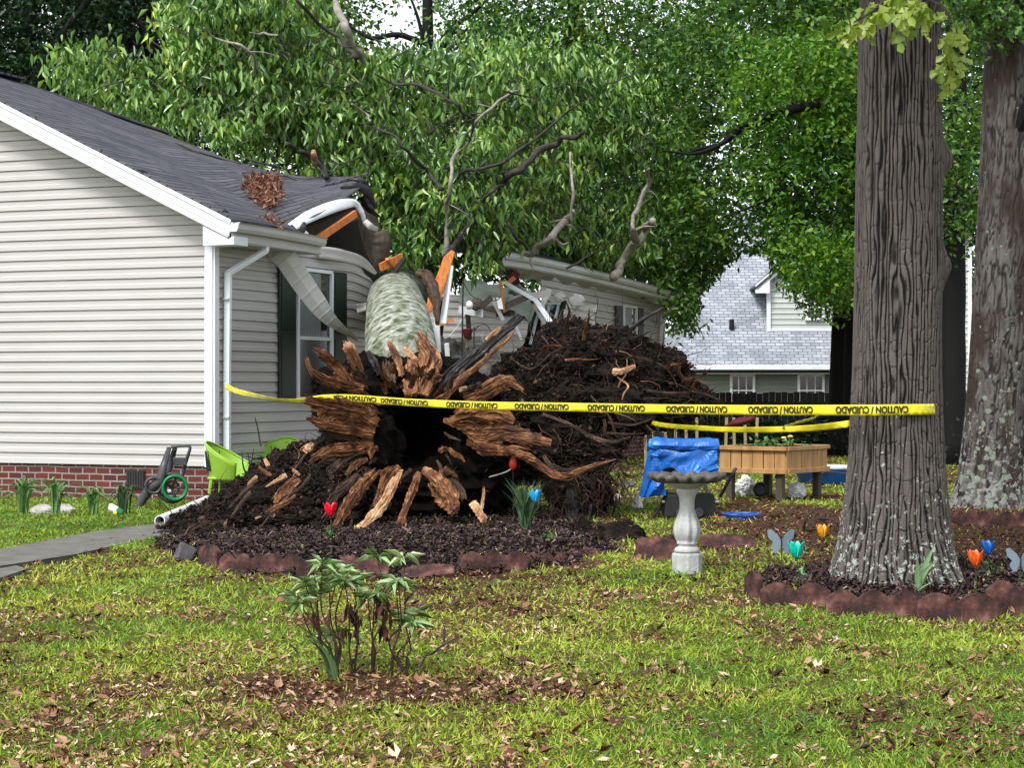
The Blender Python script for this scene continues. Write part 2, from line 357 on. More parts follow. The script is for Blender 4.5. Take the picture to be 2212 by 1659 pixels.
M['hose'] = pm('green_hose', [(0, (.006, .13, .04)), (1, (.012, .22, .08))], 9, .35, .05)
M['tarp'] = pm('blue_tarp', [(.2, (.006, .06, .26)), (.55, (.013, .14, .52)), (.8, (.03, .24, .70))], 2.5, .33, .7, 4, dist=.6, bdist=.04, spec=.6)
M['plasticwhite'] = pm('white_plastic', [(0, (.70, .72, .72)), (1, (.82, .83, .83))], 5, .35, .1)
M['maroon'] = pm('maroon_cloth', [(0, (.05, .004, .008)), (1, (.11, .01, .016))], 5, .8, .3)
M['yellow'] = pm('yellow_tape', [(.3, (.66, .56, .012)), (.6, (.78, .70, .02)), (.8, (.86, .80, .10))], 3, .28, .35, 4, (1, 1, 4), bdist=.02, spec=.6)
M['ink'] = pm('tape_black_ink', [(0, (.02, .02, .008)), (1, (.035, .034, .012))], 9, .4, 0)
def plain(name, c, rough=.35): return pm(name, [(0, tuple(q*.8 for q in c)), (1, c)], 9, rough, .05, spec=.5)
# leaves
G = lambda *a: a
M['lf_fallen'] = leafmat('drooping_leaves', [(0, (.018, .05, .010)), (.25, (.06, .15, .030)), (.5, (.16, .31, .065)), (.75, (.31, .49, .13)), (1, (.50, .64, .10))], .30, .25, .6)
M['lf_mid'] = leafmat('forest_leaves', [(0, (.014, .045, .009)), (.4, (.05, .135, .020)), (.75, (.12, .245, .030)), (1, (.30, .41, .04))], .42, .28, .45)
M['lf_lime'] = leafmat('lime_leaves', [(0, (.03, .10, .014)), (.5, (.10, .25, .03)), (1, (.27, .42, .04))], .42, .4, .45)
M['lf_dark'] = leafmat('shaded_forest_leaves', [(0, (.005, .018, .006)), (.6, (.012, .042, .010)), (1, (.028, .072, .016))], .5, .15, .35)  # shade of the deep wood is put into this leaf colour
M['lf_near'] = leafmat('young_oak_leaves', [(0, (.16, .26, .03)), (.5, (.30, .40, .06)), (1, (.45, .52, .16))], .4, .4, .5)
M['lf_rhodo'] = leafmat('leathery_leaves', [(0, (.08, .18, .04)), (.5, (.24, .38, .15)), (1, (.52, .62, .38))], .28, .15, .6)
M['lf_dead'] = leafmat('dead_brown_leaves', [(0, (.03, .011, .008)), (1, (.12, .045, .03))], .7, .1, .3)
M['blade'] = leafmat('strap_leaves', [(0, (.03, .085, .02)), (.6, (.08, .19, .04)), (1, (.20, .33, .12))], .4, .25, .5)
M['iris'] = leafmat('iris_blades', [(0, (.09, .19, .07)), (1, (.28, .42, .22))], .4, .25, .5)
M['bladedark'] = leafmat('dark_spiky_leaves', [(0, (.012, .04, .015)), (.7, (.03, .08, .03)), (1, (.12, .20, .08))], .4, .15, .5)
M['grass'] = leafmat('lawn_grass', [(0, (.07, .17, .022)), (.3, (.21, .34, .035)), (.6, (.40, .47, .05)), (1, (.66, .60, .17))], .5, .3, .4)
M['litter'] = leafmat('fallen_leaf_litter', [(0, (.015, .006, .004)), (.25, (.085, .03, .018)), (.5, (.24, .105, .055)), (.78, (.42, .26, .15)), (1, (.64, .50, .34))], .6, .1, .4)
M['chips'] = leafmat('mulch_chips', [(0, (.010, .006, .006)), (.4, (.045, .027, .025)), (.75, (.13, .085, .08)), (1, (.34, .26, .23))], .75, 0, .3)
M['clodm'] = leafmat('crumbled_earth', [(0, (.003, .002, .002)), (.6, (.013, .008, .006)), (.93, (.035, .022, .015)), (1, (.12, .075, .05))], .9, 0, .15)
M['clump'] = leafmat('roof_leaf_clump', [(0, (.08, .03, .02)), (.5, (.23, .10, .065)), (1, (.42, .23, .16))], .7, .1, .3)

# ------------------------------------------------------------------ scattering of leaf-like faces (real geometry, one mesh)
T_LONG = (A([0,0,0],[-.5,.38,.10],[0,.45,-.10],[.5,.38,.10],[0,1,-.12]), np.array([[0,3,2,1],[1,2,3,4]]))
T_LONG = (A([0,0,0],[-.5,.40,.16],[0,.42,-.06],[.5,.40,.16],[0,1,-.10]), np.array([[0,2,4,1],[0,3,4,2]]))
T_LOBE = (A([0,0,0],[-.30,.25,.08],[-.62,.42,.14],[-.22,.55,.02],[-.34,.86,.05],[0,1,-.15],[.34,.86,.05],[.22,.55,.02],[.62,.42,.14],[.30,.25,.08],[0,.5,-.06]),
          np.array([[0,10,2,1],[10,5,4,3],[0,9,8,10],[10,7,6,5],[10,3,2,2],[10,8,7,7]])[:4])
T_LITTER = (A([0,0,0],[-.42,.3,.22],[.05,.45,-.02],[.40,.35,.16],[.1,1,.30],[-.3,.75,.30]), np.array([[0,2,5,1],[0,3,4,2],[2,4,5,5]])[:2])
T_BLADE = (A([-.5,0,0],[.5,0,0],[.42,.5,.12],[-.42,.5,.12],[.08,1,.42],[-.08,1,.42]), np.array([[0,1,2,3],[3,2,4,5]]))
T_CHIP = (A([-.5,0,0],[.5,.05,.1],[.4,1,.05],[-.35,.9,.2]), np.array([[0,1,2,3]]))
def frames(D, Nn):
    D = D/np.maximum(np.linalg.norm(D, axis=1), 1e-9)[:, None]
    S = np.cross(D, Nn); S /= np.maximum(np.linalg.norm(S, axis=1), 1e-9)[:, None]
    return np.stack([S, D, np.cross(S, D)], 2)
def scatter(name, tpl, pos, D, Nn, length, width, rnd, mat, parent=None, org=None):
    TV, TF = tpl; n = len(pos); Fm = frames(D, Nn)
    loc = TV[None]*np.stack([width, length, length], 1)[:, None, :]
    V = np.einsum('nij,nkj->nki', Fm, loc)+pos[:, None, :]
    k = len(TV); Q = (TF[None]+(np.arange(n)*k)[:, None, None]).reshape(-1, TF.shape[1])
    return npmesh(name, V.reshape(-1, 3), Q, mat, parent, org, rnd=np.repeat(rnd, k))
def samp_poly(rng, poly, n):
    P = np.array(poly, float); x0, y0 = P.min(0); x1, y1 = P.max(0); X = []; Y = []; c = 0
    while c < n:
        x = rng.uniform(x0, x1, n*2); y = rng.uniform(y0, y1, n*2); k = inpoly(x, y, poly)
        X.append(x[k]); Y.append(y[k]); c += k.sum()
    return np.concatenate(X)[:n], np.concatenate(Y)[:n]
def foliage(name, polys, Yf, depth, nleaf, L, wr, crad, mat, parent, seed, tpl=T_LONG, droop=1.4, per=22, holes=None, clip=None, hole_thr=None, hs=2.2):
    """leaves in clumps through a volume; polys give the crown's outline as seen from the street"""
    rng = np.random.default_rng(seed); ar = [parea(p) for p in polys]; out = []
    for p, a_ in zip(polys, ar):
        nc = max(3, int(nleaf*a_/sum(ar)/per)); x, y = samp_poly(rng, p, nc)
        Yd = np.array([Yf(a, b) for a, b in zip(x, y)])+depth*rng.random(nc)**.8
        C = np.stack([(x-CX)/F_*Yd, Yd, H-(y-HZ)/F_*Yd], 1)
        if hole_thr is not None:
            k = fbm(C*A(.8, .35, .8)*hs/2.2+seed, 3, seed) > hole_thr; C = C[k]
        if holes is not None:
            xs = CX+F_*C[:, 0]/C[:, 1]; ys = HZ-F_*(C[:, 2]-H)/C[:, 1]; k = np.ones(len(C), bool)
            for hp in holes: k &= ~(inpoly(xs, ys, hp) & (rng.random(len(C)) < .93))
            C = C[k]
        out.append(C)
    C = np.vstack(out); nc = len(C); crnd = rng.normal(0, .16, nc)
    cd_ = rng.normal(0, 1, (nc, 3)); cd_[:, 2] = cd_[:, 2]*.25-.1; cd_ /= np.linalg.norm(cd_, axis=1)[:, None]
    idx = np.repeat(np.arange(nc), per); n = len(idx)
    t = rng.uniform(-1, 1, n)[:, None]
    pos = C[idx]+cd_[idx]*t*crad*1.3+rng.normal(0, 1, (n, 3))*crad*A(.42, .42, .30)-A(0, 0, 1)*(t**2)*crad*.35
    if clip is not None:
        xs = CX+F_*pos[:, 0]/pos[:, 1]; ys = HZ-F_*(pos[:, 2]-H)/pos[:, 1]; k = np.ones(n, bool)
        for hp in clip: k &= ~inpoly(xs, ys, hp)
        pos = pos[k]; idx = idx[k]; n = len(pos)
    D = rng.normal(0, 1, (n, 3)); D[:, 2] = D[:, 2]*.6-droop
    Nn = rng.normal(0, 1, (n, 3)); Nn[:, 2] += 1.2
    ln = L*rng.uniform(.65, 1.25, n)
    rnd = np.clip(.45+crnd[idx]+rng.normal(0, .17, n)+.16*fbm(pos*.7, 2, seed+3), 0, 1)
    return scatter(name, tpl, pos, D, Nn, ln, ln*wr*rng.uniform(.8, 1.2, n), rnd, mat, parent)

# ------------------------------------------------------------------ ground
def mound(X, Y):
    z = np.zeros_like(X)
    def bump(cx, cy, rx, ry, h): return h*np.exp(-(((X-cx)/rx)**2+((Y-cy)/ry)**2)**1.5)
    c = gd(860, 1190); z = z+bump(c[0], c[1]+.2, 2.5, 1.5, .09)
    c = gd(1960, 1265); z = z+bump(c[0], c[1]+.1, 1.5, .8, .06)
    return z
def gz(X, Y):
    P = np.stack([np.asarray(X, float), np.asarray(Y, float), np.zeros_like(np.asarray(X, float))], -1)
    return mound(np.asarray(X, float), np.asarray(Y, float))+.022*fbm(P*1.1, 3, 4)+.008*vn(P*6, 9)
def mulchmask(X, Y):
    xs = CX+F_*X/Y; ys = HZ+F_*H/Y
    q = fbm(np.stack([X, Y, X*0], -1)*2.0, 3, 31)*26
    m1 = inpoly(xs+q, ys+q*.5, [(335,1195),(405,1222),(560,1242),(760,1256),(900,1256),(1010,1246),(1160,1232),(1300,1208),(1350,1185),(1300,1130),(1060,1095),(700,1060),(480,1080),(350,1150)])
    m2 = inpoly(xs+q, ys+q*.5, [(1625,1270),(1790,1300),(1990,1325),(2200,1330),(2500,1310),(2500,1215),(2200,1212),(1900,1215),(1660,1238)])
    return m1, m2
# brown litter share 0..1
RH = gd(800, 1470)
def brown(X, Y):
    P = np.stack([X, Y, np.zeros_like(X)], -1)
    b = .25+.74*fbm(P*.75, 3, 21)+.75*fbm(P*2.6, 3, 22)+.35*fbm(P*7, 2, 23)
    b = b+.75*np.exp(-(((X-RH[0]-.05)/1.15)**2+((Y-RH[1]+.25)/.55)**2))+.45*np.exp(-(((X+2.3)/1.1)**2+((Y-7.6)/.7)**2))
    b = b+.40*np.clip((Y-13.4)/3, 0, 1)+.5*((X > 2.4) & (Y > 14) & (Y < 23))-.25*np.exp(-((X-2.0)/2.5)**2-((Y-8.6)/1.5)**2)
    b = b-.75*((X < -3.1) & (Y > 16.8))
    m1, m2 = mulchmask(X, Y)
    return np.clip(np.where(m1 | m2, 1.2, b), -.3, 1.3)
def ground_mesh():
    ys = np.concatenate([np.linspace(-60, 5, 12), np.geomspace(5.3, 30, 230), np.linspace(31, 60, 40), np.geomspace(64, 900, 16)])
    xs = np.concatenate([-np.geomspace(12, 900, 14)[::-1], np.linspace(-11.6, 11.6, 250), np.geomspace(12, 900, 14)])
    X, Y = np.meshgrid(xs, ys, indexing='ij'); Z = np.where((Y > 5) & (Y < 60), gz(X, Y), 0)
    a, b = X.shape; V = np.stack([X, Y, Z], -1).reshape(-1, 3); I = np.arange(a*b).reshape(a, b)
    Q = np.stack([I[:-1, :-1], I[1:, :-1], I[1:, 1:], I[:-1, 1:]], -1).reshape(-1, 4)
    br = brown(X.ravel(), np.maximum(Y.ravel(), 1)); m1, m2 = mulchmask(X.ravel(), np.maximum(Y.ravel(), 1))
    val = np.where(m1 | m2, 1.0, np.clip(br, 0, 1)*.62)
    m, t, P, N, L = nmat('lawn_soil')
    at_ = N.new('ShaderNodeAttribute'); at_.attribute_name = 'rnd'; tc = N.new('ShaderNodeTexCoord')
    n = noise(N, L, tc.outputs['Object'], 34, 6, .7); n2 = noise(N, L, tc.outputs['Object'], 3, 4)
    ra = ramp(N, [(0, (.10, .125, .022)), (.3, (.11, .10, .03)), (.62, (.085, .045, .027)), (.85, (.03, .018, .014)), (1, (.016, .009, .007))]); L.new(at_.outputs['Fac'], ra.inputs[0])
    rb = ramp(N, [(.3, (.35, .33, .3)), (.7, (1.5, 1.45, 1.4))]); L.new(n.outputs[0], rb.inputs[0])
    c = mixc(N, L, 1.0, ra.outputs[0], rb.outputs[0], 'MULTIPLY'); L.new(c, P.inputs['Base Color']); P.inputs['Roughness'].default_value = .95; P.inputs['Specular IOR Level'].default_value = .1
    bp = N.new('ShaderNodeBump'); bp.inputs['Strength'].default_value = 1; bp.inputs['Distance'].default_value = .03; L.new(n.outputs[0], bp.inputs['Height']); L.new(bp.outputs[0], P.inputs['Normal'])
    o = npmesh('ground', V, Q, m, rnd=val, smooth=True); tag(o, kind='structure')
ground_mesh()
pathpoly = [(-900,1215),(0,1199),(120,1176),(215,1158),(330,1143),(470,1115),(470,1140),(330,1172),(250,1190),(150,1212),(0,1236),(-900,1262)]
def on_path(X, Y, g=0):
    xs = CX+F_*X/Y; ys = HZ+F_*H/Y; return inpoly(xs, ys, pathpoly)
def build_path():
    mb = MB(); P = [gd(x, y) for x, y in pathpoly]; n = len(P); up = A(0, 0, .045)
    V = [p+up for p in P]+[p-A(0, 0, .05) for p in P]
    mb.add(V, [tuple(range(n-1, -1, -1))]+[(i, n+i, n+(i+1) % n, (i+1) % n) for i in range(n)])
    tag(mb.build('path', M['concrete'], bevel=.01), kind='structure')
    mb = MB(); P = [gd(x, y) for x, y in [(-900,1268),(0,1242),(35,1236),(55,1243),(0,1262),(-900,1300)]]; n = len(P)
    mb.add([p+up for p in P]+[p-A(0, 0, .05) for p in P], [tuple(range(n-1, -1, -1))]+[(i, n+i, n+(i+1) % n, (i+1) % n) for i in range(n)])
    tag(mb.build('path', M['concrete'], bevel=.01), kind='structure')
build_path()
def cover():
    rng = np.random.default_rng(11)
    def pts(n, y0, y1, wfac=.285, wadd=.6, p=1.0):
        Y = y0*(y1/y0)**(rng.random(n)**p); X = rng.uniform(-1, 1, n)*(Y*wfac+wadd); return X, Y
    # grass
    X, Y = pts(330000, 6.6, 46)
    b = brown(X, Y); keep = (rng.random(len(X)) > np.clip(b*1.05, .10, .97)) & ~on_path(X, Y)
    keep &= ~((X < -3.7) & (Y > 24.25-(X+3.75)*.404)); X, Y = X[keep], Y[keep]; n = len(X); Z = gz(X, Y)-.004
    # small tufts
    tu = fbm(np.stack([X, Y, X*0], 1)*9, 2, 5)
    D = rng.normal(0, .75, (n, 3)); D[:, 2] = rng.uniform(.25, 1.1, n)
    Nn = rng.normal(0, 1, (n, 3))
    far = np.clip((Y-9)/16, 0, 1)
    ln = rng.uniform(.016, .046, n)*(1+.75*np.clip(tu, -.5, 1))*(1+.3*far); wd = rng.uniform(.005, .010, n)*(1+1.7*far)
    P3 = np.stack([X, Y, X*0], 1)
    rnd = np.clip(.42+.40*fbm(P3*1.1, 3, 40)+rng.normal(0, .17, n)+.16*np.clip(b[keep], -.2, 1)-.12*(X > 0)*np.clip(9.5-Y, 0, 1)*.8, 0, 1)
    rnd = np.where((X < -3.1) & (Y > 16.5), rnd*.55, rnd)
    tag(scatter('grass', T_BLADE, np.stack([X, Y, Z], 1), D, Nn, ln, wd, rnd, M['grass']), 'patchy yellow green lawn grass', 'grass', kind='stuff')
    # leaf litter
    X, Y = pts(120000, 6.6, 45); b = brown(X, Y); m1, m2 = mulchmask(X, Y)
    keep = (rng.random(len(X)) < np.clip(.14+b*.85, .08, 1)) & ~(on_path(X, Y) & (rng.random(len(X)) < .93)) & ~(m1 & (rng.random(len(X)) < .86)) & ~(m2 & (rng.random(len(X)) < .35)) & ~((X < -3.7) & (Y > 24.25-(X+3.75)*.404))
    X, Y = X[keep], Y[keep]; n = len(X); Z = gz(X, Y)+.006+rng.random(n)*.016
    D = rng.normal(0, 1, (n, 3)); D[:, 2] *= .22; Nn = rng.normal(0, .35, (n, 3)); Nn[:, 2] += 1
    ln = rng.uniform(.014, .042, n)*(1+1.0*(rng.random(n) < .07)); 
    rnd = np.clip(.50+.3*fbm(np.stack([X, Y, X*0], 1)*1.3, 2, 60)+rng.normal(0, .26, n)-.12*np.exp(-(((X-RH[0])/1.2)**2+((Y-RH[1]+.3)/.6)**2))-.2*(Y > 13.5)-.12*(X > 2.0)*(Y > 12.2), 0, 1)
    tag(scatter('leaf_litter', T_LITTER, np.stack([X, Y, Z], 1), D, Nn, ln, ln*rng.uniform(.5, .9, n), rnd, M['litter']), 'brown fallen leaves strewn over the lawn', 'leaf litter', kind='stuff')
    # mulch chips
    X, Y = pts(90000, 11.5, 24); m1, m2 = mulchmask(X, Y); k = (m1 | m2); X, Y = X[k], Y[k]; n = len(X); Z = gz(X, Y)+rng.random(n)*.02
    D = rng.normal(0, 1, (n, 3)); D[:, 2] *= .45; Nn = rng.normal(0, .6, (n, 3)); Nn[:, 2] += 1
    ln = rng.uniform(.025, .085, n); rnd = np.clip(rng.beta(1.6, 3.2, n)+.1*fbm(np.stack([X, Y, X*0], 1)*3, 2, 3), 0, 1)
    tag(scatter('mulch', T_CHIP, np.stack([X, Y, Z], 1), D, Nn, ln, rng.uniform(.008, .022, n), rnd, M['chips']), 'dark shredded bark mulch in the edged beds', 'mulch', kind='stuff')
cover()

# ------------------------------------------------------------------ the damaged house
TH = math.radians(22); U = A(math.sin(TH), math.cos(TH), 0); Vv = A(-math.cos(TH), math.sin(TH), 0)
C0 = A((460-CX)/F_*24.4, 24.4, 0)
def HP(s, t, z): return C0+U*t+Vv*s+A(0, 0, z)
house = thing('damaged_house', C0, 'single storey cream sided house, its grey shingle roof caved in by the tree', 'house')
def prof(z0, z1, h=.132):
    out = []; z = z0
    while z < z1-.01:
        for dz, o in ((0, -.014), (.0125, -.014), (.013, .017), (.064, .012), (.080, .002), (h-.001, .0)): out.append((min(z+dz, z1), o))
        z += h
    return out
def siding(name, pos, ts, z0, z1, mat, parent, topf=None, botf=None, h=.132):
    pr = prof(z0, z1, h); G = np.zeros((len(ts), len(pr), 3))
    for i, t in enumerate(ts):
        for j, (z, o) in enumerate(pr):
            zz = z
            if topf is not None and zz > topf(t): zz = topf(t)
            if botf is not None and zz < botf(t): zz = botf(t)
            G[i, j] = pos(t, zz, o)
    mb = MB(); mb.sheet(G); return mb.build(name, mat, parent)
rk = lambda s: 3.5+.48*(s+.45)-.16
gable = siding('gable_wall', lambda s, z, o: HP(s, -o, z), np.linspace(-.0, 7, 60), .44, 6.0, M['siding'], house, topf=lambda s: min(rk(s), rk(8.8-s)))
def side_pos(t, z, o):
    b = max(0, (t-3.72)/.85)
    p = HP(-o, t, z)
    # wall buckled outwards and dropped where the trunk went through
    k = b*b*max(0, (z-1.6)/1.7)
    return p+(-Vv)*(.16*k+.05*math.sin(z*5)*k)+A(0, 0, -.20*b*b*max(0, (z-1.9)))
siding('side_wall', side_pos, np.concatenate([np.linspace(0, 2, 10), np.linspace(2.1, 4.6, 26)]), .44, 3.32, M['siding'], house,
       topf=lambda t: 3.32 if t < 3.9 else 3.32-.5*(t-3.9)-.03*math.sin(t*23))
# brick foundation
mb = MB()
for (a, b, s0) in (((0, 0), (7, 0), 0), ((0, 0), (0, 19), 1)):
    G = np.zeros((2, 2, 3)); UVs = np.zeros((2, 2, 2))
    for i in (0, 1):
        for j in (0, 1):
            s = a[0]+(b[0]-a[0])*i; t = a[1]+(b[1]-a[1])*i
            G[i, j] = HP(s+(.018 if s0 else 0), t+(0 if s0 else .018), -.1+.54*j); UVs[i, j] = ((s+t)+.03, -.1+.54*j+.01)
    mb.sheet(G, UVs)
mb.build('brick_foundation', M['brick'], house)
mb = MB(); c = HP(0, -.005, .455); mb.bar(HP(-.03, -.004, .452), HP(7, -.004, .452), .03, .022); mb.build('starter_strip', M['grey_trim'], house)
def hpx(x, y, t_or_s, side=False):   # point of the gable plane (t=-off) seen at pixel x,y
    k = (x-CX)/F_
    if side: t = (k*C0[1]-C0[0])/(U[0]-k*U[1]); return HP(0, t, 0), t
    s = (k*C0[1]-C0[0])/(Vv[0]-k*Vv[1]); return s
# vent in the foundation
s0, s1 = hpx(313, 0, 0), hpx(274, 0, 0)
mb = MB(); mb.bar(HP(s0, -.002, .26), HP(s1, -.002, .26), .02, .22); vent = mb.build('foundation_vent', M['dark'], house)
mb = MB()
for k in range(7): mb.bar(HP(s0+(s1-s0)*(k+.5)/7, -.018, .16), HP(s0+(s1-s0)*(k+.5)/7, -.018, .36), .008, .012, up=(0, 1, 0))
mb.build('vent_grille', M['charcoal'], vent)
# corner trim, both faces
mb = MB(); mb.box(HP(.0, .0, 1.88)+Vv*.045-U*.022, (.115, .03, 2.9), rotz(-TH)); mb.box(HP(0, 0, 1.88)+U*.04-Vv*.022, (.03, .11, 2.9), rotz(-TH)); mb.build('corner_trim', M['white'], house, bevel=.005)
# rake boards
def rake(sgn, nm):
    mb = MB(); f = (lambda s: s) if sgn > 0 else (lambda s: 8.8-s)
    a = HP(f(-.42), -.33, 3.5-.12); b = HP(f(4.4), -.33, 3.5+.48*4.85-.15)
    mb.bar(a, b, .03, .235, up=tuple(U)); mb.bar(a-U*.02+A(0, 0, .095), b-U*.02+A(0, 0, .095), .03, .05, up=tuple(U)); mb.bar(a-U*.012-A(0, 0, .03), b-U*.012-A(0, 0, .03), .022, .018, up=tuple(U))
    mb.build(nm, M['white'], house, bevel=.004)
def bar2(mb, a, b, h, th, nrm):   # board: h tall in its own plane, th thick along nrm
    a = np.asarray(a, float); b = np.asarray(b, float); d = (b-a); L = np.linalg.norm(d); d /= L; n = np.asarray(nrm, float); n = n-d*n.dot(d); n /= np.linalg.norm(n); z = np.cross(n, d)
    mb.box((a+b)/2, (L, th, h), np.stack([d, n, z], 1)); return mb
for f in ((lambda s: s), (lambda s: 8.8-s)):
    mb = MB(); a = HP(f(-.46), -.33, 3.5-.115); b = HP(f(4.42), -.33, 3.5+.48*4.87-.115)
    bar2(mb, a, b, .225, .03, U); bar2(mb, a-U*.02+A(0, 0, .085), b-U*.02+A(0, 0, .085), .055, .022, U); bar2(mb, a-U*.017-A(0, 0, .03), b-U*.017-A(0, 0, .03), .02, .016, U)
    mb.build('rake_board', M['white'], house, bevel=.004)
    mb = MB(); bar2(mb, HP(f(-.40), -.165, 3.5-.21), HP(f(4.42), -.165, 3.5+.48*4.82-.21), .02, .34, U); mb.build('rake_soffit', M['grey_trim'], house)
# eave return box
mb = MB(); poly = [(-.50, 3.19), (-.06, 3.19), (-.06, 3.43), (-.42, 3.26), (-.50, 3.30)]
n = len(poly); V = [HP(s, -.345, z) for s, z in poly]+[HP(s, -.0, z) for s, z in poly]
mb.add(V, [tuple(range(n)), tuple(range(2*n-1, n-1, -1))]+[(i, n+i, n+(i+1) % n, (i+1) % n) for i in range(n)]); mb.build('eave_return', M['white'], house, bevel=.004)
# gutter (a real open trough) along the whole part of the eave
def gutter(name, P0, P1, nrm, mat, parent, sub=8, bend=None):
    prof_ = [(0, .0), (.0, -.11), (.075, -.11), (.10, -.07), (.105, -.02), (.125, 0), (.118, 0), (.098, -.022), (.092, -.07), (.07, -.102), (.008, -.102), (.008, 0)]
    mb = MB(); n = len(prof_); V = []; m = sub+1
    for i in range(m):
        u_ = i/sub; p = P0+(P1-P0)*u_+(bend(u_) if bend else 0)
        for o, z in prof_: V.append(p+np.asarray(nrm)*o+A(0, 0, z))
    Fc = [(i*n+k, i*n+(k+1) % n, (i+1)*n+(k+1) % n, (i+1)*n+k) for i in range(m-1) for k in range(n)]
    Fc += [tuple(range(5, -1, -1))+(0,)[:0], tuple((m-1)*n+k for k in range(6))]
    mb.add(V, Fc); return mb.build(name, mat, parent)
g = gutter('gutter', HP(-.46, -.33, 3.46), HP(-.46, 2.0, 3.46), -Vv, M['grey_trim'], house, bend=lambda u_: A(0, 0, -.03*u_**3))
mb = MB(); mb.prism([(0, 0), (0, -.11), (.075, -.11), (.105, -.02), (.125, 0)], .012, np.stack([-Vv, U, A(0, 0, 1)], 1), HP(-.46, -.336, 3.463)); mb.build('gutter_end_cap', M['white'], g)
mb = MB(); bar2(mb, HP(-.445, -.30, 3.35), HP(-.445, 2.05, 3.33), .21, .02, Vv); mb.build('fascia_board', M['grey_trim'], house)
mb = MB(); bar2(mb, HP(-.22, -.0, 3.235), HP(-.22, 2.1, 3.235), .02, .44, Vv); mb.build('soffit', M['grey_trim'], house)
# downspout with elbows
def downspout(pts, mat, parent, w_=.065, d_=.085):
    mb = MB(); pts = [np.asarray(p, float) for p in pts]
    for a, b in zip(pts[:-1], pts[1:]):
        d = (b-a)/np.linalg.norm(b-a); mb.bar(a-d*.018, b+d*.018, w_, d_, up=tuple(-Vv+A(0, 0, .01)))
    return mb.build('downspout', mat, parent, bevel=.01)
ds = downspout([HP(-.40, .62, 3.30), HP(-.40, .62, 3.18), HP(-.08, .24, 2.88), HP(-.075, .225, 1.6), HP(-.075, .225, .30)], M['white'], house)
for z in (1.05, 2.55): MB().box(HP(-.075, .225, z), (.085, .105, .02), rotz(-TH)).build('strap', M['grey_trim'], ds)
# window and shutters on the side wall
def tside(x, off=0.0):
    k = (x-CX)/F_; c = C0-Vv*off; return (k*c[1]-c[0])/(U[0]-k*U[1])
def zat(y, t): return H-(y-HZ)/F_*HP(0, t, 0)[1]
tw0, tw1 = tside(637), tside(710); ztop = zat(586, (tw0+tw1)/2); zbot = zat(862, (tw0+tw1)/2)
nS = -Vv
win = None
def window(name, t0, t1, z0, z1, parent, split=True, curtain=False, off=.02, dead=False):
    mb = MB(); wd = .045
    for a, b in (((t0, z0), (t0, z1)), ((t1, z0), (t1, z1))): mb.bar(HP(-off-.02, a[0], a[1]), HP(-off-.02, b[0], b[1]), .06, wd, up=tuple(U))
    mb.bar(HP(-off-.02, t0, z1), HP(-off-.02, t1, z1), .06, wd); mb.bar(HP(-off-.03, t0-.03, z0), HP(-off-.03, t1+.03, z0), .08, .05)
    o = mb.build(name, M['white'], parent, bevel=.004)
    mb = MB(); zm = z0+(z1-z0)*.47
    mb.bar(HP(-off-.012, t0, zm), HP(-off-.012, t1, zm), .05, .05); mb.build('meeting_rail', M['white'], o, bevel=.003)
    mb = MB(); bar2(mb, HP(-off-.003, t0, (z0+z1)/2), HP(-off-.003, t1, (z0+z1)/2), z1-z0, .006, Vv); mb.build('pane', M['pane'], o)
    if curtain:
        mb = MB(); G = np.zeros((40, 2, 3))
        for i in range(40):
            tt = t0+.05+(t1-t0-.12)*i/39*.74
            for j in (0, 1): G[i, j] = HP(-off-.010-.002*math.sin(i*1.3), tt, (zm+.03) if j == 0 else z1-.03)
        mb.sheet(G); mb.build('curtain', M['curtain'], o)
    return o
win = window('window', tw0, tw1, zbot, ztop, house, curtain=True)
def shutter(t0, t1, z0, z1, parent):
    mb = MB(); bar2(mb, HP(-.035, t0, (z0+z1)/2), HP(-.035, t1, (z0+z1)/2), z1-z0, .03, Vv)
    for a, b in ((z0+.06, (z0+z1)/2-.04), ((z0+z1)/2+.04, z1-.06)):
        bar2(mb, HP(-.053, t0+.05, (a+b)/2), HP(-.053, t1-.05, (a+b)/2), b-a, .012, Vv)
    return mb.build('shutter', M['shutter'], parent, bevel=.004)
shutter(tside(597), tside(633), zbot-.02, ztop+.04, house); shutter(tside(713), tside(743), zbot-.02, ztop+.02, house)
# roof: sheet bent over the broken rafters, valley at the fold
cols = [
 [HP(-.52, -.36, 3.49), HP(.8, -.36, 4.13), HP(2, -.36, 4.70), HP(3.2, -.36, 5.28), HP(4.4, -.36, 5.85)],
 [HP(-.52, .6, 3.49), HP(.8, .7, 4.12), HP(2, .9, 4.68), HP(3.2, 1.2, 5.27), HP(4.4, 1.7, 5.84)],
 [HP(-.52, 1.4, 3.47), HP(.7, 1.9, 4.02), HP(1.9, 2.5, 4.55), HP(3.1, 3.2, 5.12), at(290, 268, 29.8)],
 [at(612, 498, 25.95), at(578, 432, 26.9), at(545, 382, 28.0), at(498, 350, 29.4), at(440, 322, 30.6)],
 [at(700, 455, 27.2), at(690, 425, 27.9), at(668, 404, 28.7), at(640, 392, 29.4), at(585, 372, 30.3)],
 [at(770, 407, 28.2), at(776, 400, 28.6), at(778, 393, 29.0), at(770, 386, 29.6), at(745, 382, 30.2)],
]
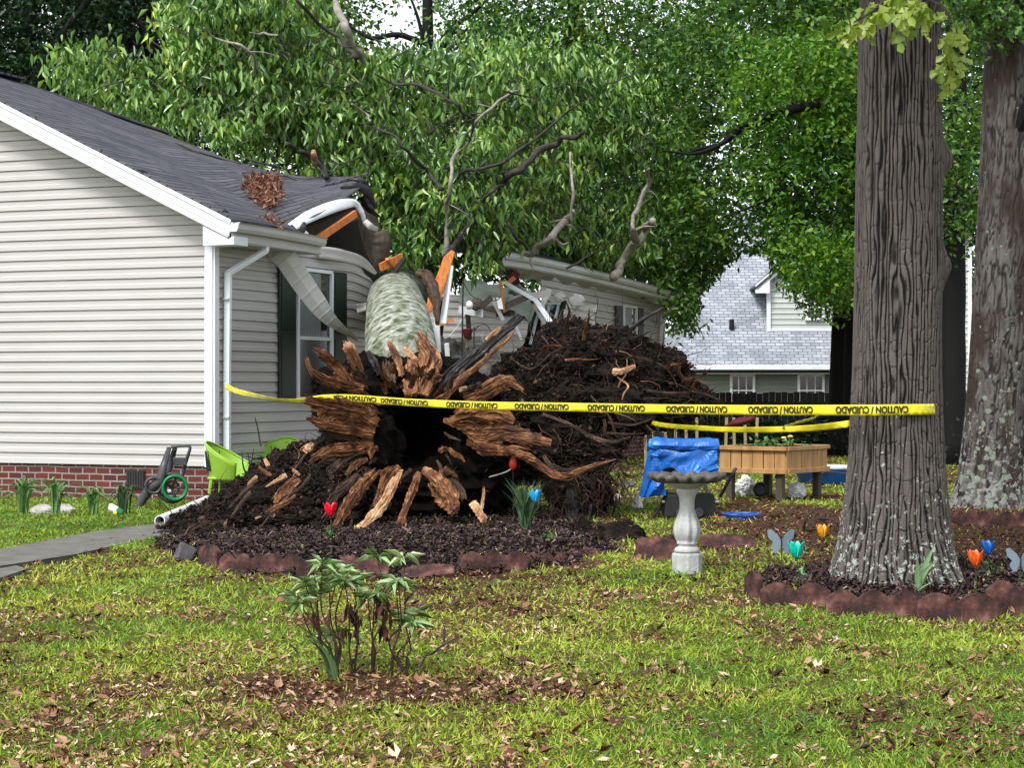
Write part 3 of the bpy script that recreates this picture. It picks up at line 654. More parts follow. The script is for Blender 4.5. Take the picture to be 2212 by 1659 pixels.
def roof_sheet():
    Gc = np.array(cols)                                   # (6,5,3)
    A1 = np.stack([cr(Gc[i], 12) for i in range(6)])       # along slope
    A2 = np.stack([cr(A1[:, j], 12) for j in range(A1.shape[1])], 1)
    N1 = fbm(A2*2.2, 3, 2)[..., None]*A(0, 0, 1)*.02
    s = np.linspace(0, 1, A2.shape[0])[:, None, None]
    A2 = A2+N1+fbm(A2*1.3, 2, 8)[..., None]*A(0, 0, .07)*s**2
    A2[-1] += (fbm(A2[-1]*6, 2, 3)[:, None])*A(.10, 0, .03)
    mb = MB(); mb.sheet(A2); o = mb.build('roof', M['shingle'], house, smooth=True, solid=.035)
    return A2
RG = roof_sheet()
# rear slope of the roof so the gable closes
mb = MB(); G = np.array([[HP(4.4, t, 5.84-(.06*max(0, t-2))), HP(9.3, t, 3.5)] for t in np.linspace(-.36, 6, 8)]); mb.sheet(G); mb.build('rear_roof', M['shingle'], house, solid=.04)
mb = MB(); bar2(mb, HP(4.4, -.36, 5.87), HP(4.4, 2.0, 5.85), .03, .28, -Vv); mb.build('ridge_cap', M['shingle'], house, bevel=.008)
# torn slits and lifted shingle tabs on the roof
mb = MB()
for (x, y, L_) in ((212, 355, .03), (238, 320, .0), (292, 402, .26), (300, 408, .2), (488, 463, .16), (50, 300, .05)):
    if L_ <= 0: continue
    # find the roof surface point nearest this direction
    d = np.stack([CX+F_*RG[..., 0]/RG[..., 1], HZ-F_*(RG[..., 2]-H)/RG[..., 1]], -1); k = np.argmin(((d-A(x, y))**2).sum(-1)); i, j = np.unravel_index(k, d.shape[:2])
    p = RG[i, j]; MB().tube([p-U*L_/2+A(0, 0, .012), p+A(0, 0, .022)-U*0, p+U*L_/2+A(0, 0, .006)], [.006, .016, .004], n=6, flat=.5).build('torn_shingle', M['dark'], house)
# turned-up torn edge of the roof: second layer, split rafters, curling white fascia
mb = MB(); G = np.array([[at(690, 408, 28.9), at(735, 396, 29.1), at(770, 385, 29.3), at(797, 379, 29.5)], [at(700, 398, 29.9), at(740, 390, 30.0), at(775, 383, 30.1), at(795, 377, 30.2)]])
G2 = np.stack([cr(G[0], 5), cr(G[1], 5)]); mb.sheet(G2); mb.build('lifted_shingles', M['shingle'], house, solid=.03)
mb = MB(); mb.tube([at(735, 404, 28.4), at(765, 402, 28.4), at(790, 412, 28.5), at(803, 432, 28.6), at(812, 452, 28.7)], [.03, .05, .07, .05, .015], n=8, flat=.35, amp=.3); mb.tube([at(760, 388, 28.9), at(785, 393, 28.9), at(798, 408, 29)], [.02, .045, .02], n=7, flat=.4, amp=.4)
mb.tube([at(782, 425, 28.7), at(800, 455, 28.8), at(822, 470, 29)], [.06, .05, .01], n=7, flat=.4, amp=.4); mb.build('roof_felt', M['dark'], house)
def strip(mb, ctr, wpx, Y, seg=6, curl=0.0, vert=True, noise_=0.0):
    """ribbon along control points (x,y,Y) with widths given across the run"""
    P = cr(np.array([at(x, y, d) for (x, y), d in zip(ctr, Y)]), seg); W = np.interp(np.linspace(0, len(wpx)-1, len(P)), np.arange(len(wpx)), wpx)
    T = np.gradient(P, axis=0); T /= np.linalg.norm(T, axis=1)[:, None]
    G = np.zeros((len(P), 5, 3))
    for i in range(len(P)):
        b = np.cross(T[i], (0, -1, 0)); b /= max(np.linalg.norm(b), 1e-6)
        for k in range(5):
            q = k/4-.5; G[i, k] = P[i]+b*q*W[i]+A(0, 1, 0)*curl*(q*2)**2*W[i]+noise_*vn(A(i*.7, k*.9, 3.3))*A(.3, 1, .3)*W[i]
    mb.sheet(G)
mb = MB(); strip(mb, [(622, 497), (665, 470), (715, 449), (750, 440), (768, 441), (782, 462), (789, 490)], [.13, .17, .17, .14, .09, .07, .03], [26.0, 26.8, 27.4, 27.8, 28.0, 28.1, 28.2], curl=.12, noise_=.12)
mb.build('bent_fascia', M['white'], house, solid=.012, smooth=True)
mb = MB(); strip(mb, [(622, 519), (640, 512), (660, 500)], [.16, .14, .10], [26.0, 26.3, 26.6], curl=.1); mb.build('fascia_end', M['white'], house, solid=.01)
mb = MB(); mb.tube([at(627, 488, 25.8), at(640, 505, 25.8), at(648, 508, 25.8), at(655, 492, 25.8), at(657, 480, 25.8)], [.03, .05, .035, .045, .02], n=8, flat=.5); mb.build('gutter_bracket', M['dark'], house)
# exposed wood, attic boards and torn sheathing under the turned-up eave
mb = MB(); mb.bar(at(676, 524, 26.9), at(768, 462, 27.9), .05, .10, up=(0, 0, 1)); mb.build('split_rafter', M['orange_wood'], house)
mb = MB(); bar2(mb, at(640, 512, 27.2), at(775, 462, 28.4), .16, .02, A(0, 1, 0)); mb.build('eave_board', M['old_wood'], house)
mb = MB(); G = np.array([[at(765, 440, 28.3), at(775, 500, 28.4), at(795, 560, 28.5), at(818, 592, 28.5)], [at(792, 460, 28.5), at(803, 510, 28.5), at(815, 560, 28.6), at(822, 590, 28.6)], [at(812, 470, 29), at(825, 515, 29), at(832, 560, 29), at(826, 590, 29)]])
mb.sheet(np.stack([cr(g_, 4) for g_ in G])); mb.build('torn_sheathing', M['old_wood'], house, solid=.02)
mb = MB(); strip(mb, [(788, 478), (800, 490), (816, 497)], [.08, .10, .06], [28.1, 28.1, 28.3], curl=.2, noise_=.1); mb.build('torn_siding', M['grey_trim'], house, solid=.006, smooth=True)
mb = MB(); strip(mb, [(822, 500), (826, 525), (818, 560), (812, 590)], [.20, .26, .22, .06], [28.0, 28.0, 28.1, 28.2], curl=.25, noise_=.08); mb.build('torn_siding', M['old_wood'], house, solid=.006, smooth=True)
mb = MB(); strip(mb, [(690, 545), (735, 552), (780, 566), (812, 592)], [.17, .17, .15, .05], [26.9, 27.2, 27.6, 27.9], curl=-.12, noise_=.08); mb.build('torn_siding', M['siding'], house, solid=.006, smooth=True)
mb = MB(); strip(mb, [(770, 668), (785, 664), (797, 655)], [.13, .12, .03], [27.8, 27.9, 28.0], curl=-.3); mb.build('torn_siding', M['siding'], house, solid=.006, smooth=True)
for (a, b, w_) in (((822, 578), (868, 556), .11), ((836, 560), (858, 592), .04), ((848, 600), (874, 560), .07)):
    mb = MB(); mb.bar(at(*a, 27.9), at(*b, 28.3), .05, w_); mb.build('split_board', M['orange_wood'] if w_ != .07 else M['dark'], house)
# the soffit strip hanging down across the window
mb = MB(); ctr = [(592, 527), (618, 560), (648, 604), (688, 660), (716, 694), (748, 718), (774, 736)]; P = cr(np.array([at(x, y, d) for (x, y), d in zip(ctr, [25.6, 25.6, 25.7, 25.8, 26.0, 26.4, 26.8])]), 14)
wd = np.interp(np.linspace(0, 6, len(P)), range(7), [.34, .30, .30, .26, .18, .10, .05]); G = np.zeros((len(P), 7, 3))
for i in range(len(P)):
    tw = 1.0*max(0, i/len(P)-.35)
    b = A(math.cos(.75)*math.cos(tw), math.sin(tw), math.sin(.75)*math.cos(tw))
    for k in range(7):
        q = k/6-.5; G[i, k] = P[i]+b*q*wd[i]+A(0, 1, 0)*(.05*abs(q)-(.010 if i % 7 < 1 else 0))
mb.sheet(G); mb.build('hanging_soffit', M['grey_trim'], house, solid=.005)
# right hand part of the house beyond the break
def rs(x, y, off=0.0): t = tside(x, off); return t, zat(y, t)
tA, tB = 9.3, 18.55
siding('far_side_wall', lambda t, z, o: HP(-o, t, z)+A(0, 0, .22*((18.6-t)/9.3)), np.linspace(11.4, tB, 30), .44, 3.32, M['siding'], house, topf=lambda t: 3.30-.10*abs(math.sin(t*3.1)) if t < 15 else 3.30)
siding('end_wall', lambda s, z, o: HP(s, tB+o, z), np.linspace(0, 8, 8), .44, 3.3, M['siding'], house)
mb = MB(); mb.box(HP(-.02, tB-.03, 1.9), (.12, .12, 2.9), rotz(-TH)); mb.build('corner_trim', M['white'], house)
fa = at(1083, 548, 33.2); fb = at(1468, 640, 41.4)
Pf = cr(np.array([fa, at(1190, 568, 35.3), at(1330, 602, 38.3), fb]), 8)
mb = MB(); G = np.zeros((len(Pf), 9, 3)); pr = [(0, 0), (.02, .0), (.02, -.19), (-.005, -.20), (-.01, -.20), (-.10, -.21), (-.25, -.24), (-.40, -.27), (-.50, -.30)]
for i, p in enumerate(Pf):
    for k, (o, z) in enumerate(pr): G[i, k] = p+nS*o+A(0, 0, z*(1-.25*i/len(Pf)))
mb.sheet(G[:, :4]); mb.build('fascia_board', M['white'], house)
mb = MB(); G3 = G[:, 3:].copy(); 
for i in range(len(Pf)):
    for k in range(6): G3[i, k] += A(0, 0, -.022*(k/5)*math.sin(i*1.9))*(i < 16)
mb.sheet(G3); mb.build('soffit', M['white'], house, solid=.008)
gutter('gutter', Pf[0]+nS*.022+A(0, 0, .02), Pf[-1]+nS*.022+A(0, 0, .02), nS, M['white'], house, sub=24, bend=lambda u_: Pf[int(round(u_*(len(Pf)-1)))]-(Pf[0]+(Pf[-1]-Pf[0])*u_))
mb = MB(); G = np.array([[p+nS*.05+A(0, 0, .03), p+Vv*.5+A(0, 0, .22), p+Vv*1.3+A(0, 0, .45), p+Vv*2.2+A(0, 0, .35)] for p in Pf]); mb.sheet(G); mb.build('far_roof', M['shingle'], house, solid=.04)
downspout([at(1462, 648, 41.3), at(1458, 662, 41.3), at(1432, 690, 41.1), at(1428, 770, 41.1)], M['white'], house, .07, .09)
def fw(x0, x1, y0, y1): t0, t1 = tside(x0), tside(x1); t = (t0+t1)/2; return t0, t1, zat(y1, t), zat(y0, t)
t0, t1, z0, z1 = fw(1343, 1370, 664, 745); w2 = window('window', t0, t1, z0, z1, house, curtain=True)
shutter(tside(1326), tside(1341), z0, z1, house); shutter(tside(1372), tside(1386), z0, z1, house)
# tilted, cracked window of the broken end
mb = MB(); 
for a, b in (((1168, 655), (1145, 745)), ((1208, 655), (1196, 705)), ((1188, 655), (1172, 720)), ((1166, 656), (1210, 656))): mb.bar(at(*a, 35.2), at(*b, 35.0), .04, .04)
o = mb.build('window', M['white'], house)
mb = MB(); mb.add([at(1168, 655, 35.3), at(1210, 655, 35.3), at(1196, 720, 35.1), at(1140, 770, 35.1)], [(0, 1, 2, 3)]); mb.build('pane', M['pane'], o, solid=.01)
mb = MB(); bar2(mb, at(1216, 650, 35.2), at(1206, 700, 35.1), .14, .03, A(.3, 1, 0)); mb.build('shutter', M['shutter'], house); mb = MB(); bar2(mb, at(1160, 650, 35.2), at(1095, 790, 34.6), .2, .03, A(.3, 1, 0)); mb.build('shutter', M['shutter'], house)
# broken bits of wall between
def quadsheet(name, q, Y, mat, n=(14, 10), amp=.05, seed=0, sid=False, solid=.012):
    P = [at(x, y, d) for (x, y), d in zip(q, Y)]; a, b = n; G = np.zeros((a, b, 3))
    for i in range(a):
        for j in range(b):
            u_, v_ = i/(a-1), j/(b-1); p = P[0]*(1-u_)*(1-v_)+P[1]*u_*(1-v_)+P[2]*u_*v_+P[3]*(1-u_)*v_
            e = .04*vn(A(u_*9, v_*9, seed)) if (i in (0, a-1) or j in (0, b-1)) else 0
            G[i, j] = p+A(e, amp*vn(A(u_*3, v_*3, seed+.5)), e)
    mb = MB(); mb.sheet(G); return mb.build(name, mat, house, solid=solid)
def sidquad(name, q, Y, courses, mat, seed=0, amp=.06):
    P = [at(x, y, d) for (x, y), d in zip(q, Y)]   # tl,tr,br,bl
    ts = np.linspace(0, 1, 14); pr = []
    for c in range(courses):
        for dv, o in ((0, -.012), (.09, -.012), (.10, .02), (.5, .016), (.6, .003), (.99, .001)): pr.append(((c+dv)/courses, o))
    G = np.zeros((len(ts), len(pr), 3))
    for i, u_ in enumerate(ts):
        for j, (v_, o) in enumerate(pr):
            vv = 1-v_; p = P[0]*(1-u_)*(1-vv)+P[1]*u_*(1-vv)+P[2]*u_*vv+P[3]*(1-u_)*vv
            e = .05*vn(A(int(v_*courses)*3.3, seed, .4)) if i in (0, len(ts)-1) else 0
            G[i, j] = p+A(e, -o+amp*vn(A(u_*3, v_*2.2, seed)), .02*vn(A(u_*5, v_*3, seed+4)))
    mb = MB(); mb.sheet(G); return mb.build(name, mat, house)
sidquad('broken_siding', [(968, 634), (1150, 652), (1140, 725), (958, 735)], [32.0, 33.2, 33.0, 31.8], 6, M['siding'], 1)
sidquad('broken_siding', [(985, 725), (1140, 722), (1110, 790), (975, 800)], [32.4, 33.4, 33.2, 32.2], 5, M['siding'], 2)
sidquad('broken_siding', [(1222, 655), (1290, 660), (1275, 745), (1210, 720)], [34.9, 35.6, 35.5, 34.8], 5, M['siding'], 3, .03)
M['sage'] = pm('pale_green_sheathing', [(0, (.20, .25, .21)), (1, (.36, .42, .37))], 3, .6, .3)
quadsheet('sheathing_board', [(1003, 602), (1100, 622), (1095, 672), (990, 655)], [31.9, 32.6, 32.5, 31.9], M['sage'], seed=3, amp=.06)
quadsheet('sheathing_board', [(1060, 640), (1150, 640), (1150, 690), (1075, 665)], [32.5, 33.1, 33.0, 32.5], M['sage'], seed=5, amp=.1)
quadsheet('shaded_crushed_panel', [(946, 728), (1010, 742), (1000, 800), (940, 808)], [31.2, 31.8, 31.6, 31.0], M['castdark'], seed=7, amp=.25)  # crushed siding in shade, the shade put into its dark colour
quadsheet('shaded_crushed_panel', [(1000, 735), (1110, 770), (1080, 830), (990, 800)], [31.9, 32.2, 31.8, 31.6], M['castdark'], seed=8, amp=.25)
quadsheet('torn_housewrap', [(1090, 625), (1120, 618), (1180, 665), (1140, 660)], [33.0, 33.1, 33.4, 33.2], M['grey_trim'], seed=9, amp=.3)
quadsheet('attic_shade_panel', [(1085, 575), (1110, 590), (1150, 640), (1110, 640)], [33.8, 34, 34.4, 34.2], M['interior'], seed=10, amp=.1)  # dark sheet painted for the shade behind the torn eave
quadsheet('attic_shade_panel', [(610, 425), (850, 425), (850, 700), (610, 620)], [29.6, 30.6, 30.6, 29.6], M['interior'], seed=12, amp=.05) if False else None
quadsheet('attic_shade_panel', [(640, 470), (790, 440), (850, 640), (650, 620)], [29.0, 29.6, 29.8, 29.2], M['interior'], seed=12, amp=.05)  # dark panel added for the attic shade between wall and roof
quadsheet('interior_shade_sheet', [(940, 640), (1215, 650), (1215, 900), (930, 900)], [35.5, 36.5, 36.5, 35.5], M['interior'], seed=11, amp=.1)  # dark backing sheet, its colour stands for the shade indoors
for (x, y, s_) in ((1208, 643, .10), (1245, 650, .14), (1180, 645, .07)):
    mb = MB(); mb.blob(at(x, y, 35.0), (s_, .05, s_*.9), n=8, m=10, amp=.5, fr=2.4, seed=x); mb.build('torn_insulation', M['grey_trim'], house, smooth=False)
for (a, b, Y1, Y2, wd_, mt) in (((1092, 612), (1158, 650), 32.4, 32.2, .06, 'white'), ((1158, 650), (1197, 707), 32.2, 31.8, .075, 'white'), ((942, 650), (947, 768), 30.4, 30.2, .08, 'white'), ((919, 690), (944, 652), 30.3, 30.3, .05, 'white'),
                                 ((1112, 600), (1098, 612), 32.6, 32.6, .07, 'orange_wood'), ((1152, 662), (1142, 690), 33, 33, .09, 'grey_trim')):
    mb = MB(); mb.bar(at(*a, Y1), at(*b, Y2), .04, wd_, up=(0, 1, .1)) if False else bar2(mb, at(*a, Y1), at(*b, Y2), wd_, .03, A(.3, 1, .1)); mb.build('broken_trim', M[mt], house)
mb = MB(); bar2(mb, at(1098, 608, 33.6), at(1118, 590, 33.8), .12, .05, A(0, 1, 0)); mb.build('split_rafter', M['maroon'], house)
# the big orange plank standing on end, with its pale backing
pl = thing('splintered_plank', at(935, 700, 29.6), 'bright orange split plank standing on end beside the fallen trunk', 'plank')
mb = MB(); P = [at(975, 541, 29.8), at(982, 545, 29.8), at(962, 612, 29.6), at(950, 655, 29.5), at(917, 688, 29.3), at(925, 640, 29.5), at(946, 590, 29.6), at(958, 556, 29.7)]
mb.add(P+[p+A(.01, .06, 0) for p in P], [tuple(range(8)), tuple(range(15, 7, -1))]+[(i, 8+i, 8+(i+1) % 8, (i+1) % 8) for i in range(8)]); mb.build('plank', M['orange_wood'], pl)
mb = MB(); bar2(mb, at(973, 575, 29.75), at(957, 700, 29.6), .10, .04, A(.3, 1, 0)); mb.build('white_facing', M['white'], pl)
mb = MB(); bar2(mb, at(963, 560, 29.9), at(936, 640, 29.8), .05, .10, A(.3, 1, 0)); mb.build('dark_edge', M['old_wood'], pl)
# leaf clump in the roof valley, twigs
rng = np.random.default_rng(5)
def roofpt(x, y):
    d = np.stack([CX+F_*RG[..., 0]/RG[..., 1], HZ-F_*(RG[..., 2]-H)/RG[..., 1]], -1); k = np.argmin(((d-A(x, y))**2).sum(-1)); return RG[np.unravel_index(k, d.shape[:2])]
x, y = samp_poly(rng, [(528, 405), (548, 390), (600, 392), (598, 430), (592, 448), (580, 460), (566, 450), (545, 430)], 900)
P = np.array([roofpt(a, b) for a, b in zip(x, y)])+rng.normal(0, 1, (900, 3))*A(.05, .04, .012)+A(0, -.02, .03)+A(0, 0, .05)*rng.random((900, 1))
x2, y2 = samp_poly(rng, [(560, 468), (600, 478), (618, 496), (596, 494)], 60); P = np.vstack([P, np.array([roofpt(a, b) for a, b in zip(x2, y2)])+A(0, 0, .02)])
n = len(P); D = rng.normal(0, 1, (n, 3)); Nn = rng.normal(0, 1, (n, 3)); ln = rng.uniform(.05, .15, n)
cl = scatter('leaf_clump', T_LITTER, P, D, Nn, ln, ln*.28, rng.random(n), M['clump'], org=roofpt(572, 430)); tag(cl, 'clump of dead reddish brown leaves lodged in the roof valley', 'leaf clump', kind='stuff')
for i, (a, b) in enumerate((((585, 392), (640, 398)), ((540, 350), (620, 392)), ((520, 380), (575, 395)))):
    o = MB().tube([roofpt(*a)+A(0, 0, .04), (roofpt(*a)+roofpt(*b))/2+A(0, 0, .09), roofpt(*b)+A(0, 0, .04)], [.012, .01, .004], n=6, amp=.2).build('fallen_twig', M['twig'], org=roofpt(*a))
    tag(o, ['short thin twig right of the leaf clump in the roof valley', 'long thin twig on the roof running up under the green leaves', 'thin twig left of the leaf clump on the roof'][i], 'twig', 'twigs lying on the roof')

# ------------------------------------------------------------------ the fallen tree
ft = thing('fallen_tree', gd(880, 1140), 'huge uprooted tree with a torn hollow root plate, its trunk lying through the house', 'tree')
tr = [at(872, 812, 22.9), at(868, 770, 23.6), at(861, 705, 25.3), at(853, 652, 28.0), at(858, 640, 31.5), at(900, 610, 35.5), at(960, 560, 39)]
MB().tube(tr, [.50, .44, .435, .40, .36, .30, .2], n=72, sub=20, amp=.03, fr=6, seed=3, cap=True).build('trunk', M['fallbark'], ft, smooth=True)
# torn bark collar and dark rim where the trunk passes the wall
MB().tube([at(905, 590, 28.2), at(925, 600, 28.0), at(938, 640, 27.6), at(945, 700, 26.5)], [.06, .08, .07, .03], n=14, amp=.5, fr=5, seed=2).build('torn_bark', M['rootbark'], ft)
# hollow heart: an open cone of black rotten wood, facing the street
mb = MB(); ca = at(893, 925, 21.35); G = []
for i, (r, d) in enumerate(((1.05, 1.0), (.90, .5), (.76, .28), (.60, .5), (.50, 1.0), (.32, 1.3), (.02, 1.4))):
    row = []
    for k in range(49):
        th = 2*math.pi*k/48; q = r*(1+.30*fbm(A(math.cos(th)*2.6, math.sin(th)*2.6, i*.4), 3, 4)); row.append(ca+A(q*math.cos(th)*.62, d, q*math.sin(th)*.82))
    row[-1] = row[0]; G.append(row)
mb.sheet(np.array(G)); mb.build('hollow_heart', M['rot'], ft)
# soil
def soil(name, blobs, seed, parent, mat=None, fuzz=900, amp=.30, org=None):
    mb = MB(); C = []
    for i, b in enumerate(blobs):
        x, y, Y, rx, ry, rz = b; c = at(x, y, Y); C.append((c, rx, ry, rz)); mb.blob(c, (rx, ry, rz), n=26, m=36, amp=amp, fr=4.6, seed=seed+i)
    o = mb.build(name, mat or M['soil'], parent, org=org)
    return o, C
def hairs(name, C, n, seed, parent, L=(.1, .45), mat=None, down=.25, front=True):
    rng = np.random.default_rng(seed); V = []; Q = []; R = []; k0 = 0; wts = np.array([c[1]*c[3] for c in C]); wts /= wts.sum()
    for i in range(n):
        c, rx, ry, rz = C[rng.choice(len(C), p=wts)]
        d = rng.normal(0, 1, 3); d[1] = -abs(d[1]) if front else d[1]; d /= np.linalg.norm(d); p = c+d*A(rx, ry, rz)*.93
        m = 7; L_ = rng.uniform(*L)*(.5 if rng.random() < .6 else 1.0); w0 = rng.uniform(.003, .011)*(2.0 if rng.random() < .07 else 1); dr = d*.6+rng.normal(0, .6, 3)+A(0, -.2, -down)
        r0 = rng.random(); pts = [p]
        for j in range(m-1):
            dr = dr+rng.normal(0, .34, 3)+A(0, 0, -.05); dr /= np.linalg.norm(dr); pts.append(pts[-1]+dr*L_/m)
        for j, q in enumerate(pts):
            ww = w0*(1-j/(m-.6)); t_ = pts[min(j+1, m-1)]-pts[max(j-1, 0)]; s1 = np.cross(t_, (0, 1, 0)); s1 /= max(np.linalg.norm(s1), 1e-9); s2 = np.cross(t_, s1); s2 /= max(np.linalg.norm(s2), 1e-9)
            for a_ in range(3): V.append(q+(s1*math.cos(a_*2.094)+s2*math.sin(a_*2.094))*ww); R.append(r0)
        for j in range(m-1):
            for a_ in range(3): b = k0+j*3; Q.append((b+a_, b+(a_+1) % 3, b+3+(a_+1) % 3, b+3+a_))
        k0 += m*3
    return npmesh(name, np.array(V), np.array(Q), mat or M['hair'], parent, rnd=np.array(R))
def clods(name, C, n, seed, parent, mat, size=(.006, .030)):
    rng = np.random.default_rng(seed); wts = np.array([c[1]*c[3] for c in C]); wts /= wts.sum(); O = A([1,0,0],[-1,0,0],[0,1,0],[0,-1,0],[0,0,1],[0,0,-1]); Fc = np.array([[0,2,4],[2,1,4],[1,3,4],[3,0,4],[2,0,5],[1,2,5],[3,1,5],[0,3,5]])
    V = []; 
    for i in range(n):
        c, rx, ry, rz = C[rng.choice(len(C), p=wts)]; d = rng.normal(0, 1, 3); d[1] = -abs(d[1])*1.0; d /= np.linalg.norm(d)
        V.append(c+d*A(rx, ry, rz)*rng.uniform(.88, 1.12)+O*rng.uniform(*size)*(1 if rng.random() > .15 else 1.7)*rng.uniform(.5, 1.3, (6, 1))*A(1, 1, .8))
    Q = (Fc[None]+(np.arange(n)*6)[:, None, None]).reshape(-1, 3)
    return npmesh(name, np.vstack(V), Q, mat, parent, rnd=np.repeat(rng.random(n), 6))
rightB = [(1185, 820, 22.4, .62, .5, .36), (1290, 800, 22.5, .72, .6, .48), (1228, 745, 22.8, .36, .4, .30), (1375, 815, 22.6, .62, .55, .40), (1455, 862, 22.7, .44, .45, .22), (1200, 900, 22.1, .68, .5, .42),
          (1310, 880, 22.2, .62, .5, .34), (1415, 880, 22.5, .5, .5, .25), (1235, 970, 21.9, .50, .4, .38), (1262, 1060, 21.7, .30, .3, .34), (1120, 860, 22.4, .40, .4, .25), (1100, 930, 22.3, .42, .35, .35), (1300, 950, 22.3, .30, .3, .20), (1500, 872, 22.9, .28, .3, .10),
          (1215, 1035, 21.9, .22, .25, .30), (1140, 1010, 22.3, .3, .3, .2)]
leftB = [(385, 1172, 18.7, .34, .28, .10), (430, 1155, 19.2, .42, .32, .14), (480, 1128, 19.8, .46, .32, .18), (530, 1100, 20.4, .42, .32, .20), (575, 1062, 20.9, .36, .32, .22), (620, 1022, 21.3, .30, .3, .20),
         (640, 1100, 20.8, .56, .35, .30), (715, 1075, 21.1, .46, .35, .36), (612, 992, 21.4, .17, .2, .10), (560, 1130, 20.0, .6, .35, .16), (690, 1135, 20.5, .6, .35, .15), (648, 975, 21.5, .15, .2, .09), (700, 1010, 21.5, .35, .25, .3)]
midB = [(780, 1000, 21.6, .45, .4, .60), (760, 880, 21.8, .42, .35, .40), (800, 820, 22.0, .42, .3, .28), (960, 830, 22.2, .42, .3, .30), (1020, 880, 22.1, .38, .35, .35), (1030, 1040, 21.8, .42, .4, .45), (900, 1075, 21.6, .60, .4, .30), (990, 1120, 21.8, .4, .3, .16), (850, 1125, 21.8, .5, .3, .16),
        (890, 930, 23.2, .9, .4, .9), (720, 830, 22.0, .25, .25, .18)]
o, CR_ = soil('soil_mass', rightB, 10, ft, amp=.42); clods('soil_clods', CR_, 14000, 1, o, M['clodm']); tag(hairs('root_hairs', CR_, 2600, 2, o, (.12, .8)), kind='stuff')
o, CL_ = soil('soil_mass', leftB, 40, ft, amp=.40); clods('soil_clods', CL_, 12000, 3, o, M['clodm']); tag(hairs('root_hairs', CL_, 1500, 4, o, (.08, .5)), kind='stuff')
o, CM_ = soil('rotten_core', midB, 70, ft, M['rot'], amp=.35); tag(hairs('root_hairs', CM_, 160, 6, o, (.08, .3)), kind='stuff')
for ob in bpy.data.objects:
    if ob.name.startswith('soil_clods'): ob['kind'] = 'stuff'
hang = [(at(1215, 1060, 21.4), .35, .3, .3), (at(1290, 1040, 21.6), .32, .3, .3), (at(1360, 930, 22.0), .35, .3, .12)]
tag(hairs('hanging_rootlets', hang, 420, 8, ft, (.2, .75), down=1.1), kind='stuff')
# torn roots and splinters of the root plate; a helper gives each a broken outline
def z8(X, Y, D): return at(637.5+X*.288, 717+Y*.288, D)
def z6(X, Y, D): return at(916+X*.288, 677+Y*.288, D)
def z5(X, Y, D): return at(398+X*.252, 876.5+Y*.252, D)
def splinter(name, pts, wpx, mat, seed, flat=.45, k=.288, parent=ft, n=12, amp=.30, strands=3, conv=z8, D=None, up=(0, -1, .01)):
    """one torn piece: a main body and a few fibres breaking away from it, in one mesh"""
    rng = np.random.default_rng(seed); P = np.array([conv(*p) for p in pts]); sc = np.mean(P[:, 1])/F_*k
    R = np.array(wpx)*.5*sc; mb = MB()
    mb.tube(P, R*.8, n=n+16, sub=14, flat=flat, amp=amp*2.1, fr=17, seed=seed, up=up, lfr=.9, twist=.9)
    Cc = cr(P, 8); Rm = R.mean()
    for s in range(10 if Rm > .09 else 5):     # thin shreds lying along the grain, their ends sticking out
        i0 = rng.uniform(0, .55); i1 = min(1, i0+rng.uniform(.25, .6)); idx = np.clip(np.linspace(i0, i1, 5)*(len(Cc)-1), 0, len(Cc)-1).astype(int)
        rad_ = np.interp(idx/(len(Cc)-1)*(len(R)-1), np.arange(len(R)), R)
        o = rng.normal(0, 1, 3)*A(1, .3, 1); o /= np.linalg.norm(o); Q = Cc[idx]+o*rad_[:, None]*rng.uniform(.5, .95)+A(0, -1, 0)*Rm*flat*rng.uniform(.2, .9)
        out_ = o*Rm*rng.uniform(.1, .8); Q[-1] = Q[-1]+out_+(Cc[idx[-1]]-Cc[idx[-2]])*rng.uniform(.2, 1.2); Q = Q+rng.normal(0, .07, (5, 3))*Rm
        mb.tube(Q, np.array([.05, .20, .26, .20, .02])*Rm*rng.uniform(.45, 1.25), n=6, sub=4, flat=.4, amp=.5, fr=6, seed=seed*5+s, up=rng.normal(0, 1, 3))
    L = np.linalg.norm(P[-1]-P[0])
    for s in range(strands):
        o = rng.normal(0, 1, 3)*A(.55, .25, .55)*R.mean(); i0 = rng.uniform(-.05, .30); i1 = rng.uniform(.65, 1.18)
        Cc = cr(P, 6); idx = np.clip(np.linspace(i0, min(i1, 1), 6)*(len(Cc)-1), 0, len(Cc)-1).astype(int); Q = Cc[idx]+o+rng.normal(0, .10, (6, 3))*R.mean()+A(0, -R.mean()*flat*.7, 0)
        if i1 > 1: Q[-1] += (Cc[-1]-Cc[-3])*(i1-1)*3
        mb.tube(Q, np.array([.25, .42, .5, .42, .30, .05])*R.mean()*rng.uniform(.5, 1.0), n=8, sub=5, flat=.5, amp=.55, fr=8, seed=seed*7+s, up=rng.normal(0, 1, 3))
    return mb.build(name, M[mat], parent)
